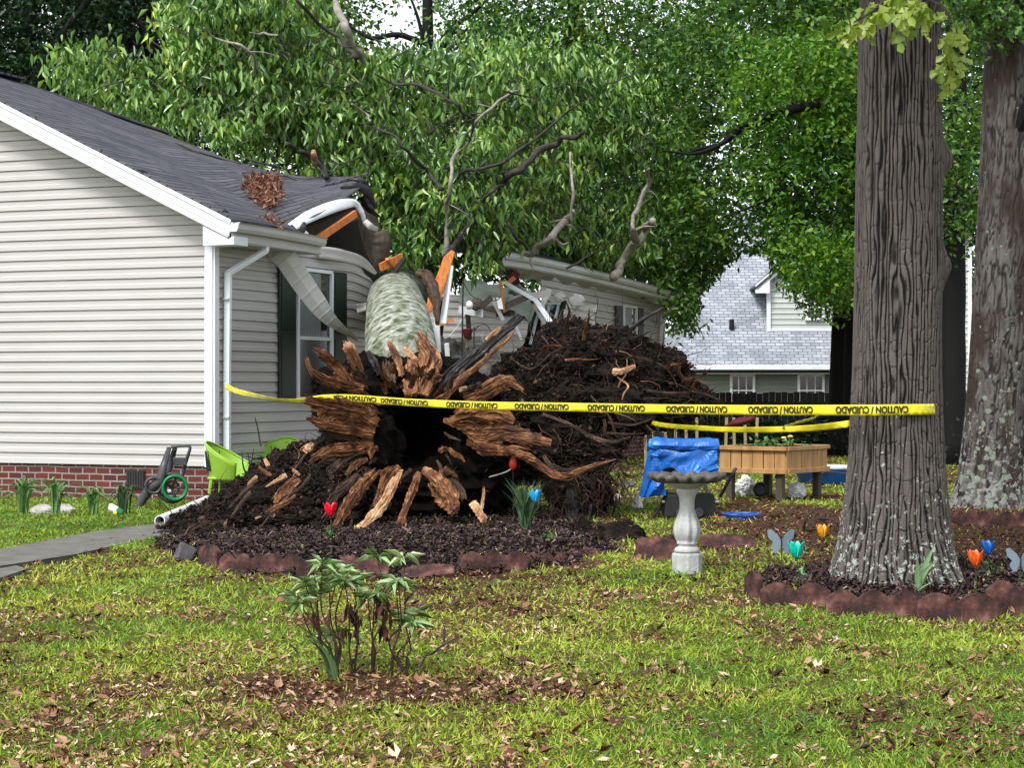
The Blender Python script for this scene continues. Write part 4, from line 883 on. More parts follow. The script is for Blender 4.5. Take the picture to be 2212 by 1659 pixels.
S = [ # points (zoom px, px, depth), widths, material
 ('splinter', [(500, 440, 21.4), (330, 395, 21.2), (200, 350, 21.0), (120, 290, 20.9), (88, 195, 20.9)], [90, 80, 62, 46, 20], 'split', .5),
 ('splinter', [(400, 380, 21.3), (300, 255, 21.2), (220, 180, 21.1), (165, 135, 21.1)], [70, 95, 90, 36], 'split', .45),
 ('splinter', [(470, 300, 21.5), (430, 190, 21.3), (400, 120, 21.2), (385, 80, 21.2)], [90, 80, 95, 50], 'split_pale', .6),
 ('splinter', [(500, 420, 21.6), (450, 300, 21.5), (420, 220, 21.4)], [150, 120, 60], 'rootbark', .6),
 ('splinter', [(640, 320, 21.7), (590, 230, 21.7), (550, 150, 21.8)], [60, 60, 40], 'blackbark', .6),
 ('splinter', [(700, 300, 21.9), (680, 240, 21.9), (640, 260, 21.9)], [50, 60, 30], 'split_pale', .5),
 ('splinter', [(800, 330, 21.6), (770, 220, 21.7), (730, 130, 21.9), (705, 80, 22.0)], [40, 66, 66, 30], 'split', .4),
 ('splinter', [(905, 210, 21.8), (850, 160, 21.9), (815, 120, 22.0)], [30, 56, 20], 'split_pale', .35),
 ('splinter', [(950, 480, 21.3), (990, 330, 21.4), (1010, 230, 21.5), (980, 120, 21.6), (930, 5, 21.8)], [110, 200, 190, 120, 34], 'split', .5),
 ('splinter', [(1060, 310, 21.5), (1075, 220, 21.5), (1040, 160, 21.6), (960, 100, 21.7)], [40, 60, 60, 30], 'split_pale', .4),
 ('splinter', [(875, 480, 21.2), (865, 350, 21.4), (880, 210, 21.6)], [110, 130, 50], 'split', .4),
 ('splinter', [(720, 400, 21.5), (700, 300, 21.7), (690, 230, 21.8)], [100, 90, 40], 'rootbark', .5),
 ('root', [(610, 690, 21.2), (470, 610, 21.1), (280, 560, 20.9), (75, 515, 20.7)], [130, 180, 130, 60], 'split', .5),
 ('root', [(590, 760, 21.2), (430, 720, 21.1), (230, 700, 20.9), (85, 650, 20.7)], [110, 130, 80, 24], 'split', .5),
 ('root', [(580, 830, 21.3), (440, 790, 21.2), (300, 770, 21.1), (180, 740, 21.0)], [100, 90, 80, 30], 'rootbark', .5),
 ('root', [(590, 850, 21.3), (420, 880, 21.1), (250, 895, 20.9), (125, 950, 20.7)], [80, 110, 90, 50], 'split', .5),
 ('root', [(560, 930, 21.3), (430, 960, 21.1), (300, 1030, 20.9), (270, 1120, 20.8)], [110, 120, 90, 40], 'rootbark', .5),
 ('root', [(540, 960, 21.0), (450, 1000, 20.9), (380, 1080, 20.8)], [40, 60, 30], 'split', .5),
 ('root', [(600, 1060, 20.9), (500, 1160, 20.5), (400, 1300, 20.0), (300, 1470, 19.5)], [70, 105, 110, 50], 'split', .5),
 ('root', [(480, 1090, 20.9), (380, 1180, 20.6), (280, 1250, 20.3), (240, 1300, 20.1)], [80, 90, 60, 20], 'rootbark', .5),
 ('root', [(800, 1040, 20.9), (740, 1150, 20.5), (690, 1250, 20.1), (600, 1370, 19.7), (445, 1510, 19.3)], [30, 70, 60, 90, 40], 'split_pale', .5),
 ('root', [(780, 1020, 21.1), (690, 1090, 20.9), (640, 1200, 20.6), (610, 1330, 20.1)], [60, 90, 60, 60], 'split', .5),
 ('root', [(930, 1060, 20.9), (880, 1200, 20.5), (830, 1320, 20.1), (790, 1450, 19.7)], [50, 70, 50, 70], 'split', .5),
 ('root', [(965, 1030, 21.0), (1080, 1130, 20.8), (1170, 1240, 20.5), (1200, 1350, 20.2)], [60, 120, 140, 110], 'split', .45),
 ('root', [(1180, 1100, 21.0), (1240, 1200, 20.8), (1260, 1260, 20.6)], [50, 70, 30], 'rootbark', .5),
 ('root', [(1330, 1290, 20.1), (1380, 1360, 19.9), (1420, 1420, 19.7)], [70, 60, 60], 'split_pale', .6),
 ('root', [(1395, 1330, 20.0), (1415, 1240, 20.1), (1420, 1170, 20.2)], [30, 20, 6], 'split_pale', .5),
 ('root', [(1165, 670, 21.2), (1330, 620, 21.1), (1500, 610, 21.0), (1640, 680, 21.0)], [60, 150, 170, 70], 'split', .45),
 ('root', [(1280, 740, 21.2), (1420, 790, 21.1), (1580, 770, 21.0), (1750, 800, 21.0), (1920, 840, 21.0)], [80, 170, 150, 110, 50], 'split', .45),
 ('root', [(1340, 860, 21.1), (1480, 900, 21.0), (1650, 905, 20.9), (1800, 960, 20.9)], [50, 90, 70, 40], 'split', .5),
 ('root', [(1270, 480, 21.4), (1400, 450, 21.3), (1540, 380, 21.2), (1620, 380, 21.2), (1710, 440, 21.2)], [120, 110, 120, 90, 20], 'split', .5),
 ('root', [(1230, 440, 21.3), (1290, 420, 21.3)], [40, 24], 'split_pale', .6),
 ('root', [(1000, 520, 21.5), (1140, 370, 21.5), (1300, 220, 21.6), (1480, 70, 21.8), (1690, -110, 22.0)], [200, 130, 100, 84, 80], 'blackbark', .8),
 ('splinter', [(1120, 500, 21.3), (1260, 350, 21.3), (1400, 230, 21.4), (1560, 90, 21.6), (1640, 10, 21.7)], [50, 60, 40, 34, 10], 'split', .5),
 ('splinter', [(1430, 60, 21.5), (1490, 10, 21.6), (1540, -30, 21.6)], [20, 44, 16], 'split_pale', .3),
 ('splinter', [(1300, 430, 21.2), (1390, 400, 21.1)], [50, 56], 'blackbark', .8),
]
for i, (nm, pts, wd, mt, fl) in enumerate(S): splinter(nm, pts, wd, mt, 100+i, fl)
for i, (pts, wd, mt, fl) in enumerate([
 ([(600, 640, 21.3), (450, 600, 21.1), (300, 590, 21.0), (170, 620, 20.9)], [150, 210, 170, 60], 'split', .3), ([(590, 720, 21.3), (420, 690, 21.2), (260, 700, 21.1), (150, 690, 21.0)], [160, 200, 130, 50], 'split', .3),
 ([(570, 900, 21.4), (420, 930, 21.2), (280, 980, 21.1), (200, 1060, 21)], [150, 190, 150, 60], 'rootbark', .3), ([(560, 1040, 21.2), (450, 1130, 20.9), (340, 1260, 20.5), (260, 1380, 20.1)], [120, 170, 150, 60], 'rootbark', .3),
 ([(1200, 640, 21.4), (1350, 680, 21.2), (1500, 680, 21.2), (1620, 730, 21.2)], [150, 220, 190, 60], 'split', .3), ([(1300, 800, 21.4), (1450, 840, 21.2), (1620, 850, 21.2), (1760, 880, 21.2)], [120, 190, 150, 60], 'split', .3),
 ([(480, 460, 21.6), (380, 350, 21.5), (300, 300, 21.4)], [150, 170, 80], 'split', .3), ([(1000, 420, 21.6), (960, 300, 21.7), (920, 200, 21.8)], [220, 230, 120], 'split', .3), ([(760, 440, 21.7), (740, 330, 21.8), (720, 240, 21.9)], [150, 150, 80], 'rootbark', .3),
 ([(1030, 1120, 21.0), (1100, 1220, 20.8), (1180, 1320, 20.5)], [100, 150, 120], 'split', .3), ([(680, 1180, 20.8), (650, 1280, 20.5), (600, 1380, 20.2)], [80, 130, 80], 'rootbark', .3)]):
    splinter('root', pts, wd, mt, 500+i, fl, strands=5, amp=.38, n=14)
rg = np.random.default_rng(77)
for i in range(40):      # smaller torn wood all round the hollow
    th = rg.choice([rg.uniform(2.2, 4.1), rg.uniform(-.75, .55), rg.uniform(.7, 2.2), rg.uniform(4.1, 5.5)]); ca_, sa_ = math.cos(th), math.sin(th)
    r0 = rg.uniform(240, 400); L_ = rg.uniform(70, 170)*(1.0 if abs(ca_) > .5 else .75); d0 = 21.15+rg.uniform(-.1, .3)
    if sa_ < -.5: d0 -= .1; L_ *= .9
    p0_ = (880+r0*ca_*.95, 720-r0*sa_*1.12); a2 = th+rg.normal(0, .25); pts = [(p0_[0], p0_[1], d0)]
    for k in (1, 2, 3): a2 += rg.normal(0, .16); pts.append((p0_[0]+L_*k/3*math.cos(a2), p0_[1]-L_*k/3*math.sin(a2)*(1.0), d0-.12*k*(1 if sa_ < 0 else .5)))
    w_ = rg.uniform(22, 62); splinter('splinter', pts, [w_*.7, w_, w_*.8, w_*.15], ['split', 'split', 'rootbark', 'split_pale', 'rootbark'][rg.integers(5)], 400+i, .4, strands=2, n=4)
S6 = [([(370, 980, 21.0), (600, 1030, 21.0), (800, 1090, 21.0), (1000, 1225, 20.9), (1180, 1175, 20.9), (1330, 1130, 20.9), (1440, 1100, 20.9)], [60, 60, 56, 46, 30, 26, 6], 'split'),
      ([(900, 1070, 21.1), (960, 1150, 21.0), (1110, 1180, 21.0), (1320, 1130, 21.0)], [20, 44, 30, 12], 'rootbark'),
      ([(890, 760, 21.2), (1080, 830, 21.1), (1240, 920, 21.1), (1400, 965, 21.0), (1550, 930, 21.0)], [22, 26, 36, 26, 14], 'rootbark'),
      ([(1420, 440, 21.6), (1480, 440, 21.5), (1540, 415, 21.4), (1585, 395, 21.4)], [56, 50, 40, 24], 'split_pale'),
      ([(1450, 480, 21.6), (1530, 545, 21.5), (1500, 600, 21.4), (1485, 650, 21.4)], [12, 16, 14, 5], 'split_pale'),
      ([(1600, 360, 22), (1760, 380, 21.9), (1860, 470, 21.9), (1900, 560, 21.9)], [10, 14, 12, 5], 'rootbark'),
      ([(1500, 560, 22), (1800, 600, 21.9), (2050, 600, 22), (2220, 650, 22)], [30, 24, 20, 8], 'rootbark'),
      ([(1350, 800, 21.6), (1360, 850, 21.6), (1350, 920, 21.6)], [24, 30, 8], 'rootbark'),
      ([(1380, 820, 21.5), (1560, 840, 21.5), (1700, 800, 21.6)], [12, 20, 10], 'rootbark'),
      ([(1360, 900, 21.5), (1500, 910, 21.5), (1640, 905, 21.6)], [10, 22, 10], 'rootbark'),
      ([(1250, 620, 21.6), (1390, 780, 21.5), (1440, 900, 21.5), (1550, 1010, 21.6)], [14, 18, 16, 8], 'rootbark'),
      ([(640, 330, 21.8), (800, 420, 21.7), (960, 300, 21.8), (1090, 240, 21.9)], [12, 12, 10, 4], 'rootbark'),
      ([(880, 170, 22.1), (930, 230, 22), (920, 300, 22)], [12, 14, 6], 'rootbark'),
      ([(1090, 1330, 21.3), (1110, 1450, 21.2), (1090, 1650, 21.0)], [60, 120, 50], 'blackbark'),
      ([(1250, 1440, 21.2), (1240, 1540, 21.1), (1210, 1660, 21.0)], [30, 16, 8], 'blackbark')]
for i, (pts, wd, mt) in enumerate(S6): splinter('root', pts, wd, mt, 200+i, .7, conv=z6, strands=2)
rg = np.random.default_rng(13)
for i in range(22):     # ragged roots breaking out of the right hand soil mass
    x, y = rg.choice([0, 1, 2]), 0
    sx, sy = [(rg.uniform(1120, 1480), 0), (rg.uniform(1380, 1530), 0), (rg.uniform(1150, 1420), 0)][int(x)]
    top = np.interp(sx, [1090, 1160, 1225, 1310, 1430, 1540], [800, 760, 700, 735, 765, 860]); sy = top+(rg.uniform(8, 40) if x < 2 else rg.uniform(60, 260)); an = rg.uniform(.3, 2.6) if x < 2 else rg.uniform(-2.6, .3)
    q = [(sx, sy, 21.9)]; st_ = rg.uniform(14, 34)
    for k in range(3): an += rg.normal(0, .5); q.append((q[-1][0]+st_*math.cos(an), q[-1][1]-st_*math.sin(an)*.7, 21.8-.08*k))
    q = [((a-916)/.288, (b_-677)/.288, c_) for a, b_, c_ in q]; w_ = rg.uniform(10, 44); splinter('root', q, [w_, w_*.8, w_*.5, w_*.1], ['rootbark', 'blackbark', 'rootbark', 'split'][rg.integers(4)], 600+i, .7, conv=z6, strands=2)
# loose debris packed between the two halves of the house
for i in range(16):
    x, y = rg.uniform(955, 1190), rg.uniform(640, 775); a = rg.uniform(0, 3.1); L_ = rg.uniform(12, 42); d = 31+(x-950)/240*2.4-.3; mb = MB(); bar2(mb, at(x-L_*math.cos(a), y-L_*math.sin(a), d), at(x+L_*math.cos(a), y+L_*math.sin(a), d+rg.uniform(-.3, .3)), rg.uniform(.03, .12), .015, A(rg.uniform(-.6, .6), 1, rg.uniform(-.4, .4))); mb.build('broken_board', M[['white', 'grey_trim', 'old_wood', 'orange_wood', 'siding', 'dark'][rg.integers(6)]], house)
S5 = [([(985, 640, 19.9), (900, 700, 19.8), (820, 780, 19.7), (770, 840, 19.6)], [50, 110, 80, 24], 'split'),
      ([(950, 780, 19.5), (860, 840, 19.4), (780, 880, 19.3), (690, 920, 19.2)], [24, 50, 50, 16], 'split'),
      ([(870, 600, 20.0), (790, 650, 19.9), (700, 700, 19.8)], [50, 40, 8], 'split_pale'),
      ([(720, 520, 20.3), (690, 460, 20.4)], [40, 30], 'split_pale'), ([(640, 530, 20.1), (720, 590, 20.1), (750, 600, 20)], [30, 40, 14], 'split'),
      ([(1030, 400, 20.6), (1070, 360, 20.6), (1100, 330, 20.7)], [60, 70, 40], 'split_pale'), ([(930, 550, 20.2), (990, 600, 20.2)], [30, 24], 'split_pale'),
      ([(545, 690, 20.1), (620, 610, 20.3)], [20, 30], 'split_pale'), ([(350, 1070, 18.6), (350, 1020, 18.6), (370, 975, 18.7)], [14, 24, 8], 'split'),
      ([(610, 975, 19.1), (660, 950, 19.1)], [22, 14], 'split_pale'), ([(750, 960, 19.4), (775, 930, 19.4)], [26, 20], 'split_pale'),
      ([(1080, 600, 20.0), (1000, 700, 19.8), (880, 790, 19.6), (700, 990, 19.3), (640, 1070, 19.1)], [24, 30, 26, 16, 8], 'rootbark'),
      ([(1100, 340, 20.8), (1010, 460, 20.5), (950, 540, 20.3)], [30, 24, 14], 'rootbark'),
      ([(560, 750, 19.8), (480, 850, 19.5), (400, 960, 19)], [44, 36, 18], 'rootbark'), ([(620, 640, 20.1), (540, 720, 20), (380, 880, 19.4)], [30, 40, 16], 'rootbark'),
      ([(655, 350, 20.6), (630, 200, 20.7), (605, 105, 20.7)], [16, 14, 5], 'blackbark'), ([(565, 620, 20.2), (510, 540, 20.2), (495, 400, 20.2)], [18, 16, 6], 'blackbark'),
      ([(560, 500, 20.3), (545, 400, 20.3)], [10, 5], 'blackbark'), ([(575, 500, 20.3), (595, 375, 20.3)], [10, 5], 'blackbark'), ([(390, 760, 19.8), (330, 650, 19.8)], [18, 8], 'blackbark'), ([(440, 720, 19.9), (400, 640, 19.9)], [12, 6], 'blackbark'),
      ([(0, 1140, 17.9), (60, 1060, 18.2), (200, 1000, 18.5)], [20, 60, 60], 'rootbark'), ([(1290, 1150, 19.4), (1400, 1090, 19.5), (1440, 980, 19.7)], [20, 36, 20], 'rootbark')]
for i, (pts, wd, mt) in enumerate(S5): splinter('root', pts, wd, mt, 300+i, .6, conv=z5, k=.252, strands=2)
# broken branch standing behind the soil mass
MB().tube([at(1340, 728, 23), at(1365, 710, 22.8), at(1390, 690, 22.6), at(1434, 665, 22.5)], [.03, .028, .022, .014], n=10, amp=.2).build('broken_branch', M['twig'], ft)
MB().tube([at(1322, 722, 23), at(1345, 728, 23)], [.03, .02], n=8).build('broken_end', M['split_pale'], ft)
# limbs of the fallen crown (those the photo shows)
def yfc(x, y): return 31.0+max(0, (x-1060)/400*9.3)+(.8 if y < 250 else 0)
LM = [([(962, 560), (965, 470), (972, 400), (980, 350), (1000, 300), (1030, 265), (1062, 232), (1110, 200), (1135, 185)], [.035, .032, .03, .03, .028, .024, .02, .014, .005], 'paletwig', 30.6),
      ([(955, 410), (925, 370), (880, 325), (845, 290), (775, 265)], [.03, .03, .028, .02, .008], 'twig', 30.5),
      ([(960, 560), (1040, 450), (1080, 400), (1105, 375), (1150, 345), (1200, 312), (1262, 283)], [.05, .05, .055, .055, .055, .05, .03], 'twig', 31.2),
      ([(1120, 556), (1165, 535), (1195, 510), (1225, 475), (1238, 455)], [.04, .05, .065, .065, .05], 'paletwig', 33.3),
      ([(1325, 600), (1350, 560), (1372, 525), (1366, 490), (1372, 460), (1398, 400), (1403, 365)], [.09, .08, .07, .045, .045, .04, .015], 'paletwig', 36.5),
      ([(1370, 528), (1395, 500), (1410, 478)], [.08, .07, .06], 'paletwig', 36.5),
      ([(975, 395), (1010, 368), (1090, 350), (1150, 305), (1220, 250), (1260, 215)], [.02, .03, .03, .025, .018, .006], 'twig', 30.7),
      ([(810, 160), (850, 180), (925, 190), (985, 230), (1022, 255), (1045, 250)], [.01, .02, .025, .022, .018, .01], 'twig', 30.6),
      ([(1022, 255), (1020, 290), (1005, 320)], [.02, .015, .008], 'twig', 30.6),
      ([(1085, 195), (1120, 205), (1165, 215)], [.012, .015, .006], 'twig', 30.6),
      ([(620, 310), (655, 335), (680, 350), (705, 385)], [.025, .03, .045, .05], 'blackbark', 29.6),
      ([(680, 352), (677, 330)], [.05, .045], 'split_pale', 29.5),
      ([(440, 60), (470, 85), (512, 95), (545, 120), (550, 165)], [.012, .014, .018, .022, .02], 'paletwig', 30.2), ([(540, 70), (570, 75), (600, 76)], [.01, .02, .01], 'paletwig', 30.2),
      ([(725, 0), (745, 60), (765, 105), (790, 140)], [.05, .06, .06, .05], 'paletwig', 32), ([(640, 0), (700, 60), (745, 100), (770, 125)], [.02, .03, .04, .04], 'twig', 31.8),
      ([(1235, 480), (1236, 400), (1232, 330)], [.03, .025, .02], 'paletwig', 31.8), ([(1225, 580), (1260, 560), (1300, 540)], [.02, .02, .01], 'twig', 33),
      ([(760, 225), (790, 245), (800, 262)], [.018, .02, .016], 'paletwig', 30.6), ([(380, 310), (430, 330), (520, 355)], [.012, .014, .01], 'twig', 29.2), ([(500, 330), (560, 350), (640, 372)], [.014, .016, .01], 'twig', 29.2),
      ([(1140, 540), (1105, 500), (1085, 440)], [.025, .03, .03], 'twig', 31.5), ([(1040, 440), (1065, 410), (1100, 395)], [.02, .03, .02], 'twig', 31)]
for pts, rr, mt, D in LM:
    rg = np.random.default_rng(int(pts[0][0])); Pq = cr(np.array([at(x, y, D+.22+.45*math.sin(i*1.9+pts[0][0])) for i, (x, y) in enumerate(pts)]), 3); Pq[1:-1] += rg.normal(0, .035, (len(Pq)-2, 3))*min(1, 14*max(rr))
    rq = np.interp(np.linspace(0, len(rr)-1, len(Pq)), np.arange(len(rr)), rr)*(1+.12*rg.normal(0, 1, len(Pq))); mb = MB(); mb.tube(Pq, rq, n=9, sub=3, amp=.22, fr=7, seed=len(pts))
    for k in range(2, len(Pq)-1, 2):
        if rg.random() < .75 and len(pts) > 3: q = Pq[k]; d = rg.normal(0, 1, 3)*A(1, .3, .8)+(Pq[k]-Pq[k-1])*3; d /= np.linalg.norm(d); L_ = rg.uniform(.15, .5); mb.tube([q, q+d*L_*.5+rg.normal(0, .03, 3), q+d*L_+rg.normal(0, .06, 3)], [rq[k]*.45, rq[k]*.3, .003], n=6, sub=3, amp=.1)
    mb.build('limb', M[mt], ft, smooth=True)
rg = np.random.default_rng(91); mb = MB(); xs_, ys_ = samp_poly(rg, polyA_ := [(200, 110), (560, 30), (1350, 180), (1450, 560), (1000, 560), (820, 380), (560, 340), (330, 270)], 170)
for x, y in zip(xs_, ys_):
    p = at(x, y, yfc(x, y)+rg.uniform(-.3, .9)); d = A(rg.choice([-1, 1])*rg.uniform(.3, 1), rg.normal(0, .4), rg.uniform(-.7, .5)); Q = [p]
    for k in range(4): d = d+rg.normal(0, .35, 3)+A(0, 0, -.1); Q.append(Q[-1]+d/np.linalg.norm(d)*rg.uniform(.12, .32))
    r_ = rg.uniform(.006, .018); mb.tube(Q, [r_, r_*.8, r_*.6, r_*.4, .002], n=5, sub=3)
mb.build('twigs', M['twig'], ft)['kind'] = 'stuff'
polyA = [(118, 172), (140, 110), (230, 62), (300, 75), (345, 62), (345, 10), (400, -60), (640, -60), (720, 20), (760, 120), (800, 118), (860, 125), (960, 112), (1060, 110), (1120, 100), (1230, 110), (1360, 150), (1440, 230), (1490, 330), (1500, 470), (1475, 620),
         (1400, 590), (1320, 575), (1220, 556), (1085, 532), (1080, 590), (1000, 590), (985, 560), (970, 610), (905, 590), (880, 560), (850, 545), (828, 480), (815, 420), (795, 372), (700, 372), (630, 372), (575, 350), (500, 330), (420, 305), (400, 288), (300, 252), (210, 205)]
holes = [[(740, 25), (800, -60), (980, -60), (975, 40), (950, 70), (900, 75), (870, 105), (800, 108), (770, 85)], [(1430, -60), (1500, -60), (1495, 15), (1465, 25), (1432, 10)]]
foliage('foliage', [polyA], yfc, 4.5, 56000, .225, .31, .34, M['lf_fallen'], ft, 21, droop=1.7, per=16, hole_thr=-.06, hs=3.0, holes=holes[:1], clip=[[(1070, 548), (1085, 541), (1200, 560), (1320, 590), (1480, 632), (1490, 660), (1480, 780), (1150, 780), (1095, 660)], [(0, 160), (100, 183), (300, 282), (420, 325), (560, 372), (560, 500), (0, 500)]])
foliage('foliage', [[(780, 110), (1000, 60), (1300, 60), (1500, 200), (1530, 560), (1500, 720), (1440, 720), (1400, 600), (900, 560), (700, 380), (500, 300)]], lambda x, y: 36+max(0, (x-1060)/400*7), 4, 9000, .2, .34, .5, M['lf_fallen'], ft, 22, per=16)

# ------------------------------------------------------------------ standing trees
def barktrunk(name, pts, rad, mat, parent, n=220, m=420, ridge=.022, fx=34, fz=2.6, seed=0, flare=None, bumps=(), furrows=0):
    C = cr(np.array(pts), 12); tt = np.linspace(0, len(C)-1, m); C = np.stack([np.interp(tt, np.arange(len(C)), C[:, k]) for k in range(3)], 1)
    R = np.interp(np.linspace(0, len(rad)-1, m), np.arange(len(rad)), rad); th = np.linspace(0, 2*math.pi, n, endpoint=False)
    TH_, Zi = np.meshgrid(th, np.arange(m)); Rr = R[Zi]; base = pts[0]
    q = np.stack([np.cos(TH_)*.3*fx, np.sin(TH_)*.3*fx, C[Zi, 2]*fz], -1)
    wq = q+.75*fbm(q*A(.45, .45, 1.1), 3, seed+9)[..., None]
    r1 = np.clip(np.abs(vn(wq, seed))*4.6, 0, 1); r2 = np.clip(np.abs(vn(wq*A(1.7, 1.7, 2.2)+7, seed+2))*3.0, 0, 1); rid = .6*r1+.25*r2*r1+.15*(vn(wq*A(3.3, 3.3, 6), seed+6)*.5+.5)
    if furrows:      # long wandering furrows that split and close again, broken into plates
        cz = C[Zi, 2]; cc, ss = np.cos(TH_), np.sin(TH_)
        w1 = vn(np.stack([cc*3.2, ss*3.2, cz*1.5], -1), seed+21); w2 = vn(np.stack([cc*9, ss*9, cz*4.2], -1), seed+22); w3 = vn(np.stack([cc*16, ss*16, cz*9], -1), seed+23)
        ph = furrows/2*TH_+2.0*w1+1.9*w2+.8*w3
        a1 = np.clip(np.abs(np.sin(ph))*(1.5+.9*w2), 0, 1); a2 = np.clip(np.abs(np.sin(ph*2+1.7+2*w2))*2.6+.25, 0, 1)
        br = np.clip(np.abs(vn(np.stack([cc*9, ss*9, cz*11], -1), seed+24))*7, .1, 1)
        rid = np.clip(.50*a1+.12*a2*a1+.26*br*a1+.16*(w3*.5+.5), 0, 1)
    big = fbm(np.stack([np.cos(TH_)*1.1, np.sin(TH_)*1.1, C[Zi, 2]*.5], -1), 2, seed+4)*.035*Rr/.3
    fl = 0
    if flare: zz = C[Zi, 2]-base[2]; fl = flare*np.exp(-np.maximum(zz, -.05)/.22)*(.55+.45*np.cos(TH_*5+.6+seed)+.3*np.cos(TH_*3+2))
    rr = Rr+ridge*(rid-.5)+big+fl
    for (bt, bz, bh, bw) in bumps: rr = rr+bh*np.exp(-(((TH_-bt+math.pi) % (2*math.pi)-math.pi)/.30)**2-((C[Zi, 2]-bz)/bw)**2)
    V = C[Zi]+np.stack([np.cos(TH_)*rr, np.sin(TH_)*rr, 0*rr], -1)
    I = np.arange(m*n).reshape(m, n); Q = np.stack([I[:-1], np.roll(I[:-1], -1, 1), np.roll(I[1:], -1, 1), I[1:]], -1).reshape(-1, 4)
    return npmesh(name, V.reshape(-1, 3), Q, mat, parent, rnd=rid.ravel(), smooth=True)
b = at(1938, 1272, 14.15); oak = thing('oak_tree', (b[0], b[1], 0), 'thick furrowed grey oak trunk wrapped with yellow caution tape in the scalloped bed', 'tree')
Yk = 14.15; kx = Yk/F_
def kp(x, z): return A((x-CX)*kx, Yk, z)
barktrunk('trunk', [kp(1935, -.05), kp(1932, .35), kp(1934, .9), kp(1936, 1.6), kp(1940, 2.6), kp(1944, 4.2), kp(1940, 6)], [.455, .39, .337, .322, .314, .28, .25], M['oakbark'], oak, n=560, m=1000, ridge=.024, fx=44, fz=3.6, seed=3, flare=.11, furrows=60,
          bumps=[(0.0, H+(835-345)*kx, .10, .13), (0.05, H+(835-575)*kx, .08, .14), (4.5, H+(835-95)*kx, .03, .12)])
def sprig(name, cs, mat, parent, seed, L=.15, per=7):
    rng = np.random.default_rng(seed); mb = MB(); P = []; D = []
    for (x, y, Y) in cs:
        c = at(x, y, Y); MB().tube([c+A(0, .02, .12), c+A(.01, 0, .05), c], [.006, .005, .003], n=5).build('twig', M['twig'], parent)
        for k in range(per): P.append(c+rng.normal(0, .03, 3)); D.append(rng.normal(0, 1, 3)*A(.8, .5, .5)+A(0, -.1, -.9))
    n = len(P); D = np.array(D); Nn = rng.normal(0, .5, (n, 3))+A(0, -1, .5)
    ln = L*rng.uniform(.7, 1.25, n); return scatter(name, T_LOBE, np.array(P), D, Nn, ln, ln*.62, rng.random(n), mat, parent)
sprig('leaf_sprays', [(1850, 55, 13.2), (1835, 75, 13.1), (1880, 45, 13.1), (1900, 25, 13.0), (1925, 15, 13.1), (1950, 30, 13.0), (1975, 15, 13.2), (1935, 62, 13.1), (1968, 60, 13.2), (1870, 15, 13.1), (2000, 20, 13.2), (2018, 30, 13.4),
       (2050, 70, 13.6), (2065, 90, 13.5), (2048, 110, 13.7), (2070, 125, 13.6), (2045, 150, 13.7), (2060, 165, 13.8), (2085, 75, 13.8), (1990, -10, 13.1), (1940, -15, 13)], M['lf_near'], oak, 3, L=.115)
MB().tube([kp(1950, 4.4)+A(0, 0, 0), at(1930, -20, 13.2), at(1890, 20, 13.1), at(1845, 48, 13.1)], [.03, .02, .01, .005], n=7, amp=.1).build('limb', M['twig'], oak)
MB().tube([kp(1970, 4.3), at(2040, 20, 13.6), at(2065, 100, 13.6)], [.025, .014, .005], n=7, amp=.1).build('limb', M['twig'], oak)
# high crown of the oak, above the frame, shading the trunk
foliage('foliage', [[(1500, -900), (2500, -900), (2500, -160), (1500, -160)]], lambda x, y: 12.6, 3.2, 5200, .15, .5, .5, M['lf_mid'], oak, 33, tpl=T_LOBE, droop=.7)
b2 = at(2150, 1092, 23.3); t2 = thing('lichened_tree', (b2[0], b2[1], 0), 'grey lichen patched trunk right of the taped oak, standing in its own edged bed', 'tree')
def k2(x, z): return A((x-CX)*23.3/F_, 23.3, z)
barktrunk('trunk', [k2(2133, -.05), k2(2138, .4), k2(2146, 1.2), k2(2158, 2.4), k2(2172, 4.5), k2(2176, 7), k2(2170, 9)], [.42, .36, .33, .32, .29, .24, .18], M['lichenbark'], t2, n=160, m=380, ridge=.010, fx=26, fz=5, seed=8, flare=.05)
MB().tube([k2(2160, 4.0), k2(2215, 4.9)+A(0, -.4, 0), k2(2290, 5.6)+A(0, -1, 0)], [.10, .07, .03], n=8, amp=.1).build('limb', M['darkbark'], t2)
foliage('foliage', [[(2040, -60), (2330, -60), (2330, 70), (2190, 90), (2120, 60), (2085, 40)]], lambda x, y: 22.4, 3, 5000, .11, .6, .35, M['lf_mid'], t2, 35, tpl=T_LOBE, droop=.7)
# trees behind
def bgtree(label, tx, Y, rad, lean, polys, n, mat, seed, depth=6, L=.13, wr=.55, limbs=(), crad=.6, yoff=-2.5, holes_=None, thr=None, h=None, name='background_tree', visible_trunk=True, per=26, group=None):
    base = A((tx-CX)/F_*Y, Y, 0); t = thing(name, base, label, 'tree', group)
    hh = h or 14; top = base+A(lean, 0, hh)
    MB().tube([base-A(0, 0, .1), base+A(lean*.2, 0, hh*.3), base+A(lean*.6, .1, hh*.65), top], [rad*1.35, rad, rad*.75, rad*.3], n=16, sub=8, amp=.12, fr=8, seed=seed).build('trunk', M['darkbark'], t, smooth=True)
    for pts, rr, dY in limbs: MB().tube([at(x, y, Y+dY) for x, y in pts], rr, n=8, sub=6, amp=.18, fr=6, seed=seed+1).build('limb', M['darkbark'], t, smooth=True)
    foliage('foliage', polys, lambda x, y: Y+yoff, depth, n, L, wr, crad, mat, t, seed, tpl=T_LONG, droop=.55, per=per, holes=holes_, hole_thr=thr, clip=[[(1512, 640), (1560, 585), (1612, 545), (1655, 552), (1668, 610), (1740, 690), (1800, 705), (1835, 700), (1835, 870), (1500, 870)]])
    return t
GR = 'trees behind the house'
